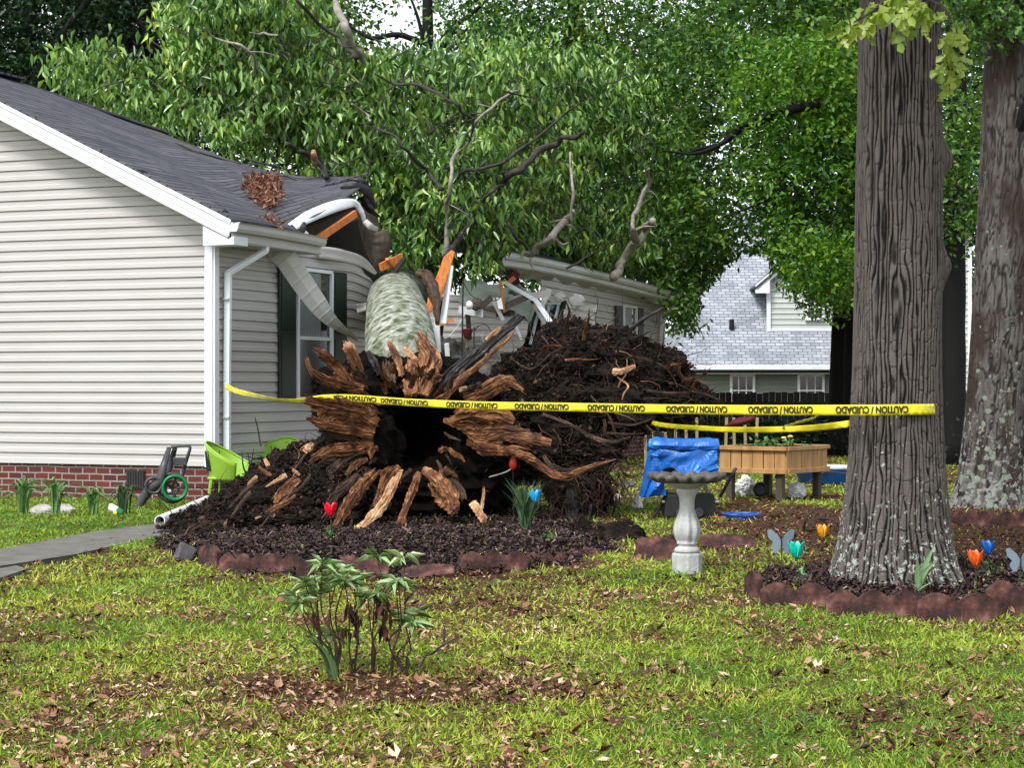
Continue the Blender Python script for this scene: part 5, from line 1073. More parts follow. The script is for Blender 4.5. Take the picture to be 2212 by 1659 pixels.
bgtree('dark tree filling the top left corner above the roof ridge', 40, 47, .3, .3, [[(-260, -150), (210, -150), (260, 40), (180, 260), (-260, 260)]], 20000, M['lf_dark'], 51, L=.17, limbs=[([(40, 300), (90, 150), (160, 40), (230, -40)], [.2, .15, .1, .04], -1)])
bgtree('dark leafy tree behind the upper left of the fallen crown', 330, 50, .28, -.3, [[(160, -150), (520, -150), (560, 120), (420, 330), (160, 260)]], 17000, M['lf_dark'], 52, L=.18, limbs=[([(300, 300), (290, 100), (260, 50), (250, -50)], [.2, .14, .12, .08], -1), ([(330, 120), (300, 45), (262, 40)], [.1, .08, .04], -1.5)])
bgtree('dim tree seen through the gaps above the middle of the fallen crown', 690, 52, .26, .2, [[(480, -150), (760, -150), (750, 100), (700, 330), (480, 300)]], 12000, M['lf_mid'], 53, L=.17, holes_=holes, limbs=[([(665, 200), (668, 80), (660, -40)], [.25, .22, .2], -3)])
bgtree('tree with sparse dark twigs against the white sky gap at the top', 930, 49, .22, -.1, [[(760, 60), (980, 40), (1100, -20), (1100, 380), (760, 380)], [(740, -60), (1000, -60), (990, 60), (760, 90)]], 11000, M['lf_mid'], 54, L=.15, thr=-.05, depth=5, holes_=None,
       limbs=[([(880, 330), (930, 180), (960, 80), (1030, 20), (1090, -40)], [.2, .12, .08, .05, .02], -1), ([(930, 100), (860, 75), (800, 82), (740, 45)], [.08, .07, .05, .02], -1.2), ([(945, 130), (975, 70), (1010, 70), (1060, 55)], [.06, .08, .07, .03], -1.4), ([(900, 160), (912, 90), (900, 30), (880, -20)], [.06, .05, .04, .02], -1.1)])
bgtree('broad tree rising behind the middle of the fallen crown', 1230, 46, .3, .2, [[(1020, -150), (1440, -150), (1430, 20), (1480, 60), (1480, 620), (1150, 620), (1020, 300)]], 24000, M['lf_mid'], 55, L=.16, holes_=holes, crad=.55)
bgtree('leafy tree with a long dark limb crossing beside the white sky gap', 1850, 40, .24, .3, [[(1440, 30), (1500, 0), (1530, -150), (1860, -150), (1870, 480), (1760, 560), (1620, 560), (1500, 640), (1440, 560)], [(1450, 460), (1560, 500), (1545, 620), (1500, 700), (1440, 640)]],
       34000, M['lf_mid'], 56, thr=-.10, L=.14, crad=.42, depth=5, holes_=holes, per=18,
       limbs=[([(1770, 222), (1700, 240), (1640, 262), (1600, 275), (1560, 310), (1500, 332), (1430, 325)], [.10, .10, .10, .09, .05, .035, .015], -3.0), ([(1600, 275), (1640, 255), (1690, 236)], [.06, .05, .03], -3.1), ([(1560, 312), (1500, 325), (1440, 350)], [.04, .03, .01], -3), ([(1700, 400), (1640, 440), (1560, 470)], [.04, .03, .01], -2.9)])
bgtree('lime green leafed tree hanging over the gap beside the pale roof', 1870, 38, .22, .1, [[(1580, 60), (1850, 40), (1860, 560), (1800, 640), (1730, 610), (1680, 540), (1600, 380)], [(1690, 520), (1850, 470), (1850, 640), (1810, 685), (1730, 690), (1700, 620)]],
       15000, M['lf_lime'], 57, L=.13, crad=.35, depth=3, yoff=-2.0, thr=-.12, per=18)
bgtree('yellow green tree between the far gutter and the pale roof', 1410, 43, .18, .1, [[(1440, 380), (1540, 440), (1560, 520), (1520, 640), (1500, 705), (1445, 720), (1425, 600)]], 5000, M['lf_lime'], 58, L=.12, crad=.35, depth=3, per=18, h=7)
bgtree('dark trunked tree just left of the taped oak trunk', 1822, 41, .26, .4, [[(1700, -150), (1900, -150), (1880, 250), (1750, 250)]], 6000, M['lf_mid'], 59, L=.12)
bgtree('slim dark trunked tree between the oak and the lichened trunk', 2055, 36, .20, .3, [[(1990, -150), (2150, -150), (2140, 480), (2060, 560), (2000, 480)]], 15000, M['lf_mid'], 60, L=.12, crad=.4, thr=-.1, per=18)
bgtree('dark tree at the right edge behind the lichened trunk', 2230, 40, .3, .2, [[(2090, -150), (2450, -150), (2450, 560), (2180, 560), (2120, 420)]], 17000, M['lf_dark'], 61, L=.14)
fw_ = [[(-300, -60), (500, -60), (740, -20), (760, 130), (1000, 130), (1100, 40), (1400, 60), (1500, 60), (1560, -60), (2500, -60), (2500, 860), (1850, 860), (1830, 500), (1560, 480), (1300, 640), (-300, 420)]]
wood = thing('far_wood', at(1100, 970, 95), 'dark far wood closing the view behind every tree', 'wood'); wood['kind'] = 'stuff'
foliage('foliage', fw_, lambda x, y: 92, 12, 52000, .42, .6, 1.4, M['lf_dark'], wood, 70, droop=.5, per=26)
# shrubs along the fence
hd = thing('hedge', at(1650, 960, 43), 'dark leafy hedge growing along the board fence', 'hedge'); hd['kind'] = 'stuff'
foliage('foliage', [[(1400, 905), (2240, 905), (2240, 975), (1400, 975)]], lambda x, y: 41.5, 2, 9000, .12, .6, .4, M['lf_dark'], hd, 71, droop=.3, per=20)

# ------------------------------------------------------------------ neighbour's houses and the board fence
nh = thing('neighbor_house', at(1650, 850, 72), 'sage sided house with a big pale grey roof and a gabled dormer beyond the fence', 'house')
YN = 70.0
def nz(y, Y=YN): return H-(y-HZ)/F_*Y
x0, x1 = (1452-CX)/F_*YN, (1990-CX)/F_*YN; ze = nz(792); 
mb = MB(); 
pr = prof(-.2, ze+.05, .17); G = np.array([[A(x, YN+.55-o, z) for z, o in pr] for x in (x0+.3, x1)]); mb.sheet(G); mb.build('wall', M['nsiding'], nh)
mb = MB(); mb.box(A(x0+.32, YN+3.5, ze/2), (.05, 6, ze)); mb.build('side_wall', M['nsiding'], nh)
rs_ = 1.05; zr = 8.6; yr = YN+(zr-ze)/rs_
mb = MB(); 
def nroof(x, z): return A(x, YN+(z-ze)/rs_, z)
hx = (1612-CX)/F_*(yr)
g1 = np.array([[nroof(x0-.15+(hx-x0+.15)*k/8, ze+(zr-ze)*k/8)*1.0, nroof(x1, ze+(zr-ze)*k/8)] for k in range(9)])
uv = np.array([[[g[0][0], k*(zr-ze)/8*1.38], [g[1][0], k*(zr-ze)/8*1.38]] for k, g in enumerate(g1)]); mb.sheet(g1, uv); mb.build('roof', M['shingle_pale'], nh, solid=.12, soff=1)
mb = MB(); mb.add([A(x0-.15, YN, ze), A(hx, yr, zr), A(x0-.15, yr+5, ze)], [(0, 1, 2)]); mb.build('side_roof', M['shingle_pale'], nh, solid=.1)
mb = MB(); mb.box(A((x0+x1)/2, YN-.06, ze-.05), (x1-x0+.3, .14, .17)); mb.build('gutter', M['white'], nh, bevel=.02)
mb = MB(); mb.box(A((x0+x1)/2, YN+.28, ze-.20), (x1-x0, .55, .06)); mb.box(A((x0+x1)/2, YN+.02, ze-.20), (x1-x0, .03, .18)); mb.build('soffit', M['nsiding'], nh)
# dormer
dx0, dx1 = (1660-CX)/F_*(YN+1.1), (1960-CX)/F_*(YN+1.1); zb = nz(714, YN+1.1); Yd = YN+(zb-ze)/rs_; zt = nz(622, Yd); xm = (dx0+dx1)/2; zp = zt+(xm-dx0+.4)*.85
pr = prof(zb, zp, .20); nn = 30; G = np.zeros((nn, len(pr), 3))
for i in range(nn):
    x = dx0+(dx1-dx0)*i/(nn-1); tp = zt+(min(x-dx0, dx1-x)+.35)*.85
    for j, (z, o) in enumerate(pr): G[i, j] = A(x, Yd-o*1.5, min(z, tp))
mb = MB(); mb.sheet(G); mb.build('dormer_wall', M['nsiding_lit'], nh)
mb = MB(); mb.box(A(dx0+.02, Yd-.05, (zb+zt)/2+.1), (.14, .10, zt-zb+.3)); mb.box(A((dx0+dx1)/2, Yd-.04, zb), (dx1-dx0, .08, .07)); mb.build('dormer_trim', M['white'], nh)
mb = MB(); bar2(mb, A(dx0-.45, Yd-.3, zt-.02), A(xm, Yd-.3, zp), .22, .06, A(0, 1, 0)); mb.add([A(dx0-.5, Yd-.34, zt-.22), A(dx0+.02, Yd-.34, zt-.22), A(dx0+.02, Yd-.34, zt+.35), A(dx0-.5, Yd-.34, zt-.1)], [(0, 1, 2, 3)]); mb.build('dormer_rake', M['white'], nh)
mb = MB(); mb.sheet(np.array([[A(dx0-.5, Yd-.38, zt), A(xm, Yd-.38, zp+.12)], [A(dx0-.5, Yd+4, zt), A(xm, Yd+4, zp+.12)]])); mb.build('dormer_roof', M['shingle'], nh, solid=.08, soff=1)
def nwin(x0_, x1_, y0, y1, Y, cols_, rows):
    xa, xb = (x0_-CX)/F_*Y, (x1_-CX)/F_*Y; za, zb_ = nz(y1, Y), nz(y0, Y); mb = MB()
    mb.box(A((xa+xb)/2, Y-.03, zb_), (xb-xa+.1, .09, .09)); mb.box(A((xa+xb)/2, Y-.03, za), (xb-xa+.1, .09, .09)); mb.box(A(xa, Y-.033, (za+zb_)/2), (.09, .09, zb_-za)); mb.box(A(xb, Y-.033, (za+zb_)/2), (.09, .09, zb_-za))
    o = mb.build('window', M['white'], nh); mb = MB(); mb.box(A((xa+xb)/2, Y, (za+zb_)/2), (xb-xa, .03, zb_-za)); mb.build('pane', M['pane'], o)
    mb = MB()
    for c in range(1, cols_): mb.box(A(xa+(xb-xa)*c/cols_, Y-.035, (za+zb_)/2), (.03, .03, zb_-za-.08))
    for r in range(1, rows): mb.box(A((xa+xb)/2, Y-.05, za+(zb_-za)*r/rows), (xb-xa-.08, .03, .04))
    mb.build('muntins', M['white'], o)
nwin(1579, 1628, 811, 878, YN+.52, 3, 2); nwin(1725, 1778, 811, 878, YN+.52, 3, 2); nwin(1742, 1778, 640, 690, Yd-.05, 2, 2)
mb = MB(); mb.tube([nroof((1579-CX)/F_*71.5, nz(712, 71.5))+A(0, -.02, 0), nroof((1579-CX)/F_*71.5, nz(712, 71.5))+A(0, -.1, .35)], [.10, .09], n=10, sub=3); mb.build('roof_vent_pipe', M['dark'], nh)
mb = MB(); mb.add([at(1436, 772, 74), at(1455, 730, 74.5), at(1492, 722, 75), at(1478, 792, 74)], [(0, 1, 2, 3)]); mb.build('wing_roof', M['shingle_pale'], nh, solid=.1)
mb = MB(); bar2(mb, at(1476, 738, 72), at(1500, 716, 73.5), .16, .05, A(0, 1, 0)); mb.build('rake_board', M['white'], nh)
n2 = thing('far_house', at(2060, 900, 62), 'grey sided house seen as a sliver between the dark slim trunk and the lichened trunk', 'house')
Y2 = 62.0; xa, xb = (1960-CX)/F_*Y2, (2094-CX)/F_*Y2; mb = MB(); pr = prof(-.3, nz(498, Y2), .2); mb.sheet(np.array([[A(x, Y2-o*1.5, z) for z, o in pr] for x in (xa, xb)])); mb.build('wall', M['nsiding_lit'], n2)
mb = MB(); mb.box(A(xb, Y2-.02, nz(650, Y2)), (.12, .12, 5.8)); mb.build('corner_trim', M['white'], n2)
mb = MB(); mb.box(A(xb+.03, Y2+4, 3), (.05, 8, 5.6)); mb.build('side_wall', M['nsiding'], n2); mb = MB(); mb.box(A((xa+xb)/2, Y2+3, nz(490, Y2)), (xb-xa+.8, 7, .2)); mb.build('roof', M['shingle_pale'], n2)
fn = thing('board_fence', at(1700, 965, 44), 'dark weathered board fence across the back yard', 'fence')
mb = MB(); rng = np.random.default_rng(3); xl = (1180-CX)/F_*44; X = xl
while X < 13.5:
    wd_ = .14; hh = 1.30+rng.normal(0, .012); mb.box(A(X+wd_/2, 44+rng.normal(0, .004), hh/2), (wd_-.008, .02, hh)); X += wd_
o = mb.build('boards', M['fence'], fn); mb = MB(); mb.box(A(6, 44.05, .35), (16, .04, .09)); mb.box(A(6, 44.05, 1.05), (16, .04, .09)); mb.build('rails', M['fence'], fn)

# ------------------------------------------------------------------ caution tape
def tape(name, ctrl, width, label, twistf=None, texts=(), mat='yellow', sag=0):
    """ctrl: (x,y,Y)"""
    P = cr(np.array([at(x, y, Y) for x, y, Y in ctrl]), 14); xs = CX+F_*P[:, 0]/P[:, 1]
    T = np.gradient(P, axis=0); T /= np.linalg.norm(T, axis=1)[:, None]; t = thing(name, P[len(P)//2]*A(1, 1, 0), label, 'caution tape')
    G = np.zeros((len(P), 5, 3)); B_ = []
    for i in range(len(P)):
        up = A(0, 0, 1)-T[i]*T[i][2]; up /= np.linalg.norm(up); n_ = np.cross(T[i], up); n_ = n_ if n_[1] < 0 else -n_
        tw = twistf(xs[i]) if twistf else 0; w2 = width*(1 if tw == 0 else math.cos(tw)); bdir = up*math.cos(tw)+n_*math.sin(tw); B_.append((bdir, n_))
        for k in range(5): q = k/4-.5; G[i, k] = P[i]+bdir*q*width+n_*(.004*math.sin(i*1.1+k*2))*(1 if k in (0, 4) else 0)
    mb = MB(); mb.sheet(G); mb.build('band', M[mat], t, smooth=True, solid=.0008, soff=0)
    for (xc, half, txt) in texts:
        cu = bpy.data.curves.new('lettering', 'FONT'); cu.body = txt; cu.size = 1; cu.offset = .04; cu.resolution_u = 3
        ob = bpy.data.objects.new('tmp', cu); scn.collection.objects.link(ob); bpy.context.view_layer.update(); dg = bpy.context.evaluated_depsgraph_get()
        me = bpy.data.meshes.new_from_object(ob.evaluated_get(dg)); bpy.data.objects.remove(ob)
        V = np.zeros(len(me.vertices)*3); me.vertices.foreach_get('co', V); V = V.reshape(-1, 3); xx = V[:, 0]; w_ = xx.max()-xx.min(); yy = V[:, 1]; hmax = yy.max()
        u_ = 1-(xx-xx.min())/w_; v_ = -(yy/hmax-.5)                      # upside down: the roll was hung that way up
        px = xc-half+u_*2*half; fi = np.interp(px, xs, np.arange(len(xs))); i0 = np.clip(fi.astype(int), 0, len(P)-2); f = (fi-i0)[:, None]
        Bd = np.array([b_[0] for b_ in B_]); Nn_ = np.array([b_[1] for b_ in B_]); pos = P[i0]*(1-f)+P[i0+1]*f+(Bd[i0]*(1-f)+Bd[i0+1]*f)*(v_*width*.66)[:, None]+(Nn_[i0])*.006
        off = ORG[t.name]; me.vertices.foreach_set('co', (pos-off).ravel()); me.update(); me.name = 'lettering'; ob2 = bpy.data.objects.new('lettering', me); scn.collection.objects.link(ob2); me.materials.clear(); me.materials.append(M['ink']); ob2.parent = t; ORG[ob2.name] = off
    return t
def Yt(x): 
    a, b = 1/24.0, 1/13.72; return 1/(a+(b-a)*(x-487)/(1880-487)) if x < 1880 else 13.72
ctrl = [(486, 834, 24.0), (510, 846, Yt(510)), (560, 858, Yt(560)), (610, 866, Yt(610)), (655, 867, Yt(655)), (700, 861, Yt(700)), (760, 861, Yt(760)), (880, 870, Yt(880)), (1040, 877, Yt(1040)), (1200, 880, Yt(1200)), (1400, 884, Yt(1400)), (1600, 886.5, Yt(1600)), (1800, 887, Yt(1800)), (1880, 887, 13.72), (1950, 886, 13.75), (1995, 885.5, 13.79), (2018, 885, 13.89), (2028, 885, 14.0), (2035, 885, 14.2)]
TX = 'CAUTION / CUIDADO'
tape('caution_tape', ctrl, .076, 'long yellow caution tape stretched from the downspout to the oak trunk', twistf=lambda x: (.95*math.exp(-((x-610)/75)**2)) if x < 760 else 0,
     texts=[(1884, 78, TX), (1687, 70, TX), (1506, 66, TX), (1332, 62, TX), (1171, 58.5, TX), (1020, 55.5, TX), (874, 51, TX), (768, 46, 'CAUTION / CUI')])
c2 = [(1404, 914, 22), (1430, 919, 21), (1465, 923, 20), (1560, 928.5, 18), (1650, 929.5, 16.4), (1750, 926, 15.2), (1815, 919, 14.3), (1850, 914, 14.3)]
tape('caution_tape', c2, .050, 'lower crumpled caution tape sagging behind the oak toward the root plate', twistf=lambda x: .25*math.sin(x/23))
tape('caution_tape', [(1690, 925, 15.8), (1720, 915, 16.4), (1755, 905, 17), (1768, 897, 17.5)], .030, 'short thin strand of caution tape slanting up to the long band', twistf=lambda x: .5)

# ------------------------------------------------------------------ garden things
def solve_ground(x, y): g = gd(x, y); g[2] = float(gz(g[0], g[1])); return g
# bird bath
p = gd(1484, 1240); p[2] = -.005; bb = thing('bird_bath', p, 'grey cast stone bird bath with a fluted baluster pedestal and wavy bowl rim', 'bird bath')
k_ = p[1]/F_; mb = MB(); mb.lathe([(.112, 0), (.118, .01), (.118, .15), (.112, .165), (.06, .166)], p, 8, None)
mb.build('plinth', M['cast'], bb, bevel=.005)
mb = MB(); fl = lambda th, r, z: 1+(.10*math.cos(th*8) if .25 < z < .48 else 0)
mb.lathe([(.06, .165), (.095, .168), (.100, .185), (.088, .205), (.070, .215), (.066, .225), (.078, .232), (.080, .245), (.070, .252), (.082, .27), (.094, .31), (.097, .35), (.088, .40), (.070, .45), (.058, .50), (.057, .55), (.064, .60), (.078, .625), (.085, .64), (.085, .66), (.06, .665)], p, 60, fl)
mb.build('pedestal', M['cast'], bb, smooth=True)
mb = MB(); wv = lambda th, r, z: 1+(.06*math.sin(th*17)+.02*math.sin(th*7) if z > .70 and r > .2 else 0)
mb.lathe([(.07, .66), (.12, .675), (.17, .70), (.19, .715)], p, 60); mb.build('bowl', M['cast'], bb, smooth=True)
mb = MB(); mb.lathe([(.185, .708), (.25, .722), (.285, .738), (.292, .760), (.275, .778), (.235, .775), (.20, .745), (.10, .728), (.01, .725)], p, 120, wv); mb.v = [(a, b, c_+(.011*math.sin(math.atan2(b-p[1], a-p[0])*15)+.005*math.sin(math.atan2(b-p[1], a-p[0])*31) if math.hypot(a-p[0], b-p[1]) > .22 else 0)) for a, b, c_ in mb.v]; mb.build('rim', M['castdark'], bb, smooth=True)  # rim shading is put into its darker stone colour
# covered grill
p = gd(1475, 1118); gr = thing('covered_grill', p, 'black grill on splayed legs half covered by a crumpled blue tarp behind the bird bath', 'grill'); k_ = p[1]/F_; Yg = p[1]
def gp(x, y, d=0): return at(x, y, Yg+d)
M['pitch'] = plain('matt_black_steel', (.006, .006, .007), .7); mb = MB(); mb.box(gp(1488, 1092, .1), (.58, .4, .26), taper=.92); mb.build('cart_body', M['pitch'], gr, bevel=.02)
mb = MB(); mb.tube([gp(1430, 1085), gp(1553, 1085)], [.012, .012], n=8, sub=2); mb.build('shelf_rail', M['plasticwhite'], gr)
for pts in ([(1440, 1060, .1), (1425, 1100, 0), (1392, 1135, -.15)], [(1525, 1050, .1), (1530, 1095, 0), (1562, 1135, -.2)], [(1555, 1075, .2), (1580, 1030, .1), (1590, 1012, .1)], [(1440, 1075, .5), (1450, 1125, .5)]):
    mb = MB(); mb.tube([gp(x, y, d) for x, y, d in pts], .018, n=8); mb.build('leg', M['dark'], gr)
for x in (1470, 1510):
    mb = MB(); mb.tube([gp(x, 1108, -.12)+A(0, -.015, 0), gp(x, 1108, -.12)+A(0, .015, 0)], [.05, .05], n=16, sub=1); mb.build('wheel', M['charcoal'], gr)
mb = MB(); mb.blob(gp(1480, 1010, .15), (.30, .22, .12), amp=.05); mb.build('firebox', M['dark'], gr, smooth=True)
# blue tarp
tp = thing('blue_tarp', gp(1480, 1075, 0), 'crumpled bright blue tarp rolled over the top of the grill', 'tarp')
mb = MB(); mb.tube([gp(1400, 958, 0), gp(1415, 962, 0), gp(1470, 964, 0), gp(1530, 964, 0), gp(1552, 962, 0)], [.055, .085, .082, .085, .07], n=12, sub=10, amp=.16, fr=5, seed=4, flat=1.6); mb.build('roll', M['tarp'], tp, smooth=False)
def drape(name, top, bot, seed, amp=.05, n=(34, 16), Ysag=0, seam=0):
    T_ = cr(np.array(top), 10); B_ = cr(np.array(bot), 10); a = len(T_); b = n[1]; G = np.zeros((a, b, 3))
    Bi = np.stack([np.interp(np.linspace(0, len(B_)-1, a), np.arange(len(B_)), B_[:, k]) for k in range(3)], 1)
    for i in range(a):
        for j in range(b):
            v = j/(b-1); p_ = T_[i]*(1-v)+Bi[i]*v; r_ = 1-abs(vn(A(i*.22+.15*j, j*.12, seed)))*2; G[i, j] = p_+A(0, -amp*r_*(.3+.7*v), amp*.3*vn(A(i*.3, j*.3, seed+2.2)))
    mb = MB(); mb.sheet(G); return mb.build(name, M['tarp'], tp, solid=.003)
drape('drape', [gp(1403, 972, -.15), gp(1440, 975, -.24), (gp(1490, 977, -.26)), gp(1548, 972, -.14)], [gp(1408, 1030, -.05), gp(1450, 1012, -.3), gp(1488, 1040, -.34), gp(1552, 1024, -.2)], 1, .07)
drape('side_flap', [gp(1400, 975, .0), gp(1412, 985, -.15), gp(1430, 1000, -.2)], [gp(1380, 1075, .1), gp(1400, 1074, -.1), gp(1438, 1070, -.1)], 2, .05)
drape('back_drape', [gp(1400, 965, .15), gp(1480, 960, .3), gp(1552, 965, .15)], [gp(1400, 1030, .25), gp(1480, 1020, .4), gp(1552, 1025, .25)], 3, .04)
drape('folded_corner', [gp(1478, 1010, -.30), gp(1500, 1000, -.36), (gp(1525, 1004, -.33))], [gp(1488, 1042, -.38), gp(1497, 1043, -.42), gp(1503, 1028, -.40)], 6, .03)
# raised planter
P0 = gd(1697, 1086); P0[2] = 0; P1 = at(1556, 1086, P0[1]+.55); P1[2] = 0; a_ = P1-P0; La = np.linalg.norm(a_); a_ /= La; b_ = A(-a_[1], a_[0], 0); b_ = b_ if b_[1] > 0 else -b_; Lb = 1.12
rp = thing('raised_planter', P0, 'new pine raised planter box on dark legs beside the oak', 'planter'); zt_, zb_ = .66, .36
def plk(mb, o, d, L, n=6, z0=zb_, z1=zt_):
    w_ = L/n
    for i in range(n): c = o+d*(w_*(i+.5))+A(0, 0, (z0+z1)/2); q = np.cross(d, (0, 0, 1)); mb.box(c+q*(.004*math.sin(i*2.3)), (w_-.011, .018, z1-z0), np.stack([d, q, A(0, 0, 1)], 1))
mb = MB(); plk(mb, P0, a_, La); mb.build('front_panel', M['lumber'], rp, bevel=.003); mb = MB(); plk(mb, P0+b_*Lb, a_, La); mb.build('back_panel', M['lumber'], rp)
mb = MB(); plk(mb, P0, b_, Lb, 8); mb.build('side_panel', M['lumber'], rp, bevel=.003); mb = MB(); plk(mb, P0+a_*La, b_, Lb, 8); mb.build('side_panel', M['lumber'], rp)
for z, nm, hh in ((zt_+.005, 'top_rail', .05), (zb_+.02, 'bottom_rail', .06)):
    mb = MB(); q1 = P0-b_*.02; mb.bar(q1+A(0, 0, z)-a_*.03, q1+a_*(La+.03)+A(0, 0, z), .05, hh); mb.bar(P0-a_*.02+b_*.006+A(0, 0, z), P0-a_*.02+b_*(Lb-.006)+A(0, 0, z), .05, hh-.002); mb.bar(P0+a_*(La+.02)+b_*.006+A(0, 0, z), P0+a_*(La+.02)+b_*(Lb-.006)+A(0, 0, z), .05, hh-.002); mb.bar(P0+b_*(Lb+.02)+A(0, 0, z)-a_*.03, P0+b_*(Lb+.02)+a_*(La+.03)+A(0, 0, z), .05, hh); mb.build(nm, M['lumber'], rp, bevel=.003)
mb = MB(); mb.add([P0+A(0, 0, .58), P0+a_*La+A(0, 0, .58), P0+a_*La+b_*Lb+A(0, 0, .58), P0+b_*Lb+A(0, 0, .58)], [(0, 1, 2, 3)]); mb.build('planter_soil', M['soil'], rp, solid=.1)
for (i, j) in ((.1, .05), (La-.12, .05), (.1, Lb-.08), (La-.12, Lb-.08)):
    mb = MB(); mb.box(P0+a_*i+b_*j+A(0, 0, .17), (.09, .09, .36), np.stack([a_, b_, A(0, 0, 1)], 1)); mb.build('leg', M['old_wood'], rp, bevel=.004)
def leafball(name, c, r, n, L, wr, mat, seed, label, cat, stems=6, tpl=T_LONG, droop=.2, group=None):
    rng = np.random.default_rng(seed); c = np.asarray(c, float); t = thing(name, c, label, cat, group); pos = c+A(0, 0, r[2])+rng.normal(0, .5, (n, 3))*np.asarray(r)
    pos[:, 2] = np.maximum(pos[:, 2], c[2]+.01); D = rng.normal(0, 1, (n, 3))+A(0, 0, -droop); Nn = rng.normal(0, .6, (n, 3))+A(0, 0, 1); ln = L*rng.uniform(.6, 1.3, n)
    scatter('leaves', tpl, pos, D, Nn, ln, ln*wr, rng.random(n), M[mat], t)
    mb = MB()
    for i in range(stems): q = pos[rng.integers(n)]; mb.tube([c, (c+q)/2+rng.normal(0, .02, 3), q], [.005, .004, .002], n=5)
    mb.build('stems', M['twig'], t)['kind'] = 'stuff'
    return t
leafball('planter_plant', P0+a_*.42+b_*.5+A(0, 0, .58), (.42, .18, .10), 160, .08, .7, 'blade', 5, 'leafy green plant growing in the raised planter', 'plant')
for i, (x, y) in enumerate(((1693, 947), (1707, 944))):
    c = at(x, y, P0[1]+.55); t = thing('yellow_flower', c, ['small pale yellow flower on the planter plant, left one', 'small pale yellow flower on the planter plant, right one'][i], 'flower', 'flowers in the planter')
    M.setdefault('petal_y', plain('petal_yellow', (.75, .65, .12))); mb = MB(); mb.blob(c, (.035, .035, .018), n=6, m=10, amp=.3); mb.build('petals', M['petal_y'], t); MB().tube([c, c-A(0, 0, .1)], [.004, .004], n=5).build('stem', M['blade'], t)
# pale stakes / lattice behind
for i, (x, y0, y1, Y) in enumerate(((1438, 905, 985, 34), (1457, 903, 980, 34), (1484, 903, 975, 34), (1506, 903, 972, 34), (1566, 903, 962, 34), (1587, 903, 962, 34), (1611, 903, 955, 34), (1632, 903, 955, 34), (1395, 940, 985, 33), (1414, 930, 1000, 33))):
    b0 = at(x, 0, Y); z1 = H-(y0-HZ)/F_*Y; mb = MB(); mb.bar(A(b0[0], Y, 0), A(b0[0]+.03*math.sin(i*2), Y, z1), .05, .035, up=(0, 1, 0)); o = mb.build('wooden_stake', M['stake'], org=A(b0[0], Y, 0), bevel=.004)
    tag(o, 'pale thin wooden stake standing in the row behind the tarp and planter', 'stake', 'pale stakes in the back garden')
c = at(1600, 912, 33); o = MB().blob(c, (.26, .12, .07), amp=.3, fr=2, seed=4, R=A([.97, 0, .25], [0, 1, 0], [-.25, 0, .97]).T).build('cushion', M['maroon'], org=c, smooth=True); tag(o, 'dark maroon cushion wedged among the pale stakes', 'cushion')
# pool, bags, wheel, coil, cone lamp, stones
c = gd(1800, 1055); c[2] = .0; c = at(1790, 1040, 29); c[2] = 0; t = thing('paddling_pool', c, 'shallow bright blue plastic paddling pool on the grass behind the planter', 'pool'); mb = MB(); mb.lathe([(.40, .0), (.44, .02), (.50, .20), (.53, .22), (.52, .24), (.48, .22), (.42, .05), (.01, .04)], c, 40); mb.build('tub', M['tarp'], t, smooth=True); mb = MB(); mb.lathe([(.50, .235), (.54, .235), (.545, .255), (.50, .26)], c, 40); mb.build('rim', M['plasticwhite'], t)
for i, (x, y, s, lb) in enumerate(((1608, 1052, .14, 'white crumpled plastic bag under the left end of the planter'), (1722, 1062, .12, 'translucent crumpled plastic bag under the right end of the planter'))):
    c = at(x, y, 24.9 if i else 25.6); c[2] = max(.01, c[2]); o = MB().blob(c, (s, s*.7, s*.85), n=18, m=26, amp=.6, fr=3, seed=i+3).build('plastic_bag', M['plasticwhite'], org=c); tag(o, lb, 'bag')
c = at(1642, 1062, 25.2); t = thing('small_wheel', c, 'small black wheel lying under the planter', 'wheel'); mb = MB(); R_ = rotz(.3); 
def ring(mb, c, R, r, ax='y', n=28, m=8, rot=None):
    V = [];
    for i in range(n):
        a = 2*math.pi*i/n
        for j in range(m):
            b = 2*math.pi*j/m; q = A((R+r*math.cos(b))*math.cos(a), r*math.sin(b), (R+r*math.cos(b))*math.sin(a)); V.append(q)
    V = np.array(V); V = V if rot is None else V@np.asarray(rot).T
    return mb.add(V+np.asarray(c), [(i*m+j, ((i+1) % n)*m+j, ((i+1) % n)*m+(j+1) % m, i*m+(j+1) % m) for i in range(n) for j in range(m)])
ring(mb, c+A(0, 0, .02), .075, .022, rot=R_); mb.build('tyre', M['dark'], t, smooth=True); mb = MB(); mb.tube([c+A(0, -.02, .02), c+A(0, .02, .02)], [.06, .06], n=14, sub=1); mb.build('hub', M['charcoal'], t)
c = gd(1600, 1122); t = thing('rope_coil', c, 'flat coil of blue rope lying on the grass right of the grill', 'rope'); M['blue'] = plain('blue_plastic', (.02, .10, .42)); mb = MB()
for i in range(7): mb.tube([c+A(.17*math.cos(a)*(1+.1*i*.3)+.02*vn(A(i, a, 0)), .11*math.sin(a)*(1+.1*i)+.02*vn(A(a, i, 2)), .012+.008*i+.01*vn(A(a*2, i, 4))) for a in np.linspace(0, 6.28, 11)], .008, n=6, sub=3)
mb.build('coils', M['blue'], t, smooth=True); MB().tube([c+A(-.12, 0, .03), c+A(-.22, -.05, .015), c+A(-.30, .05, .02)], .009, n=6).build('loose_end', plain('orange_cord', (.5, .12, .05)), t)
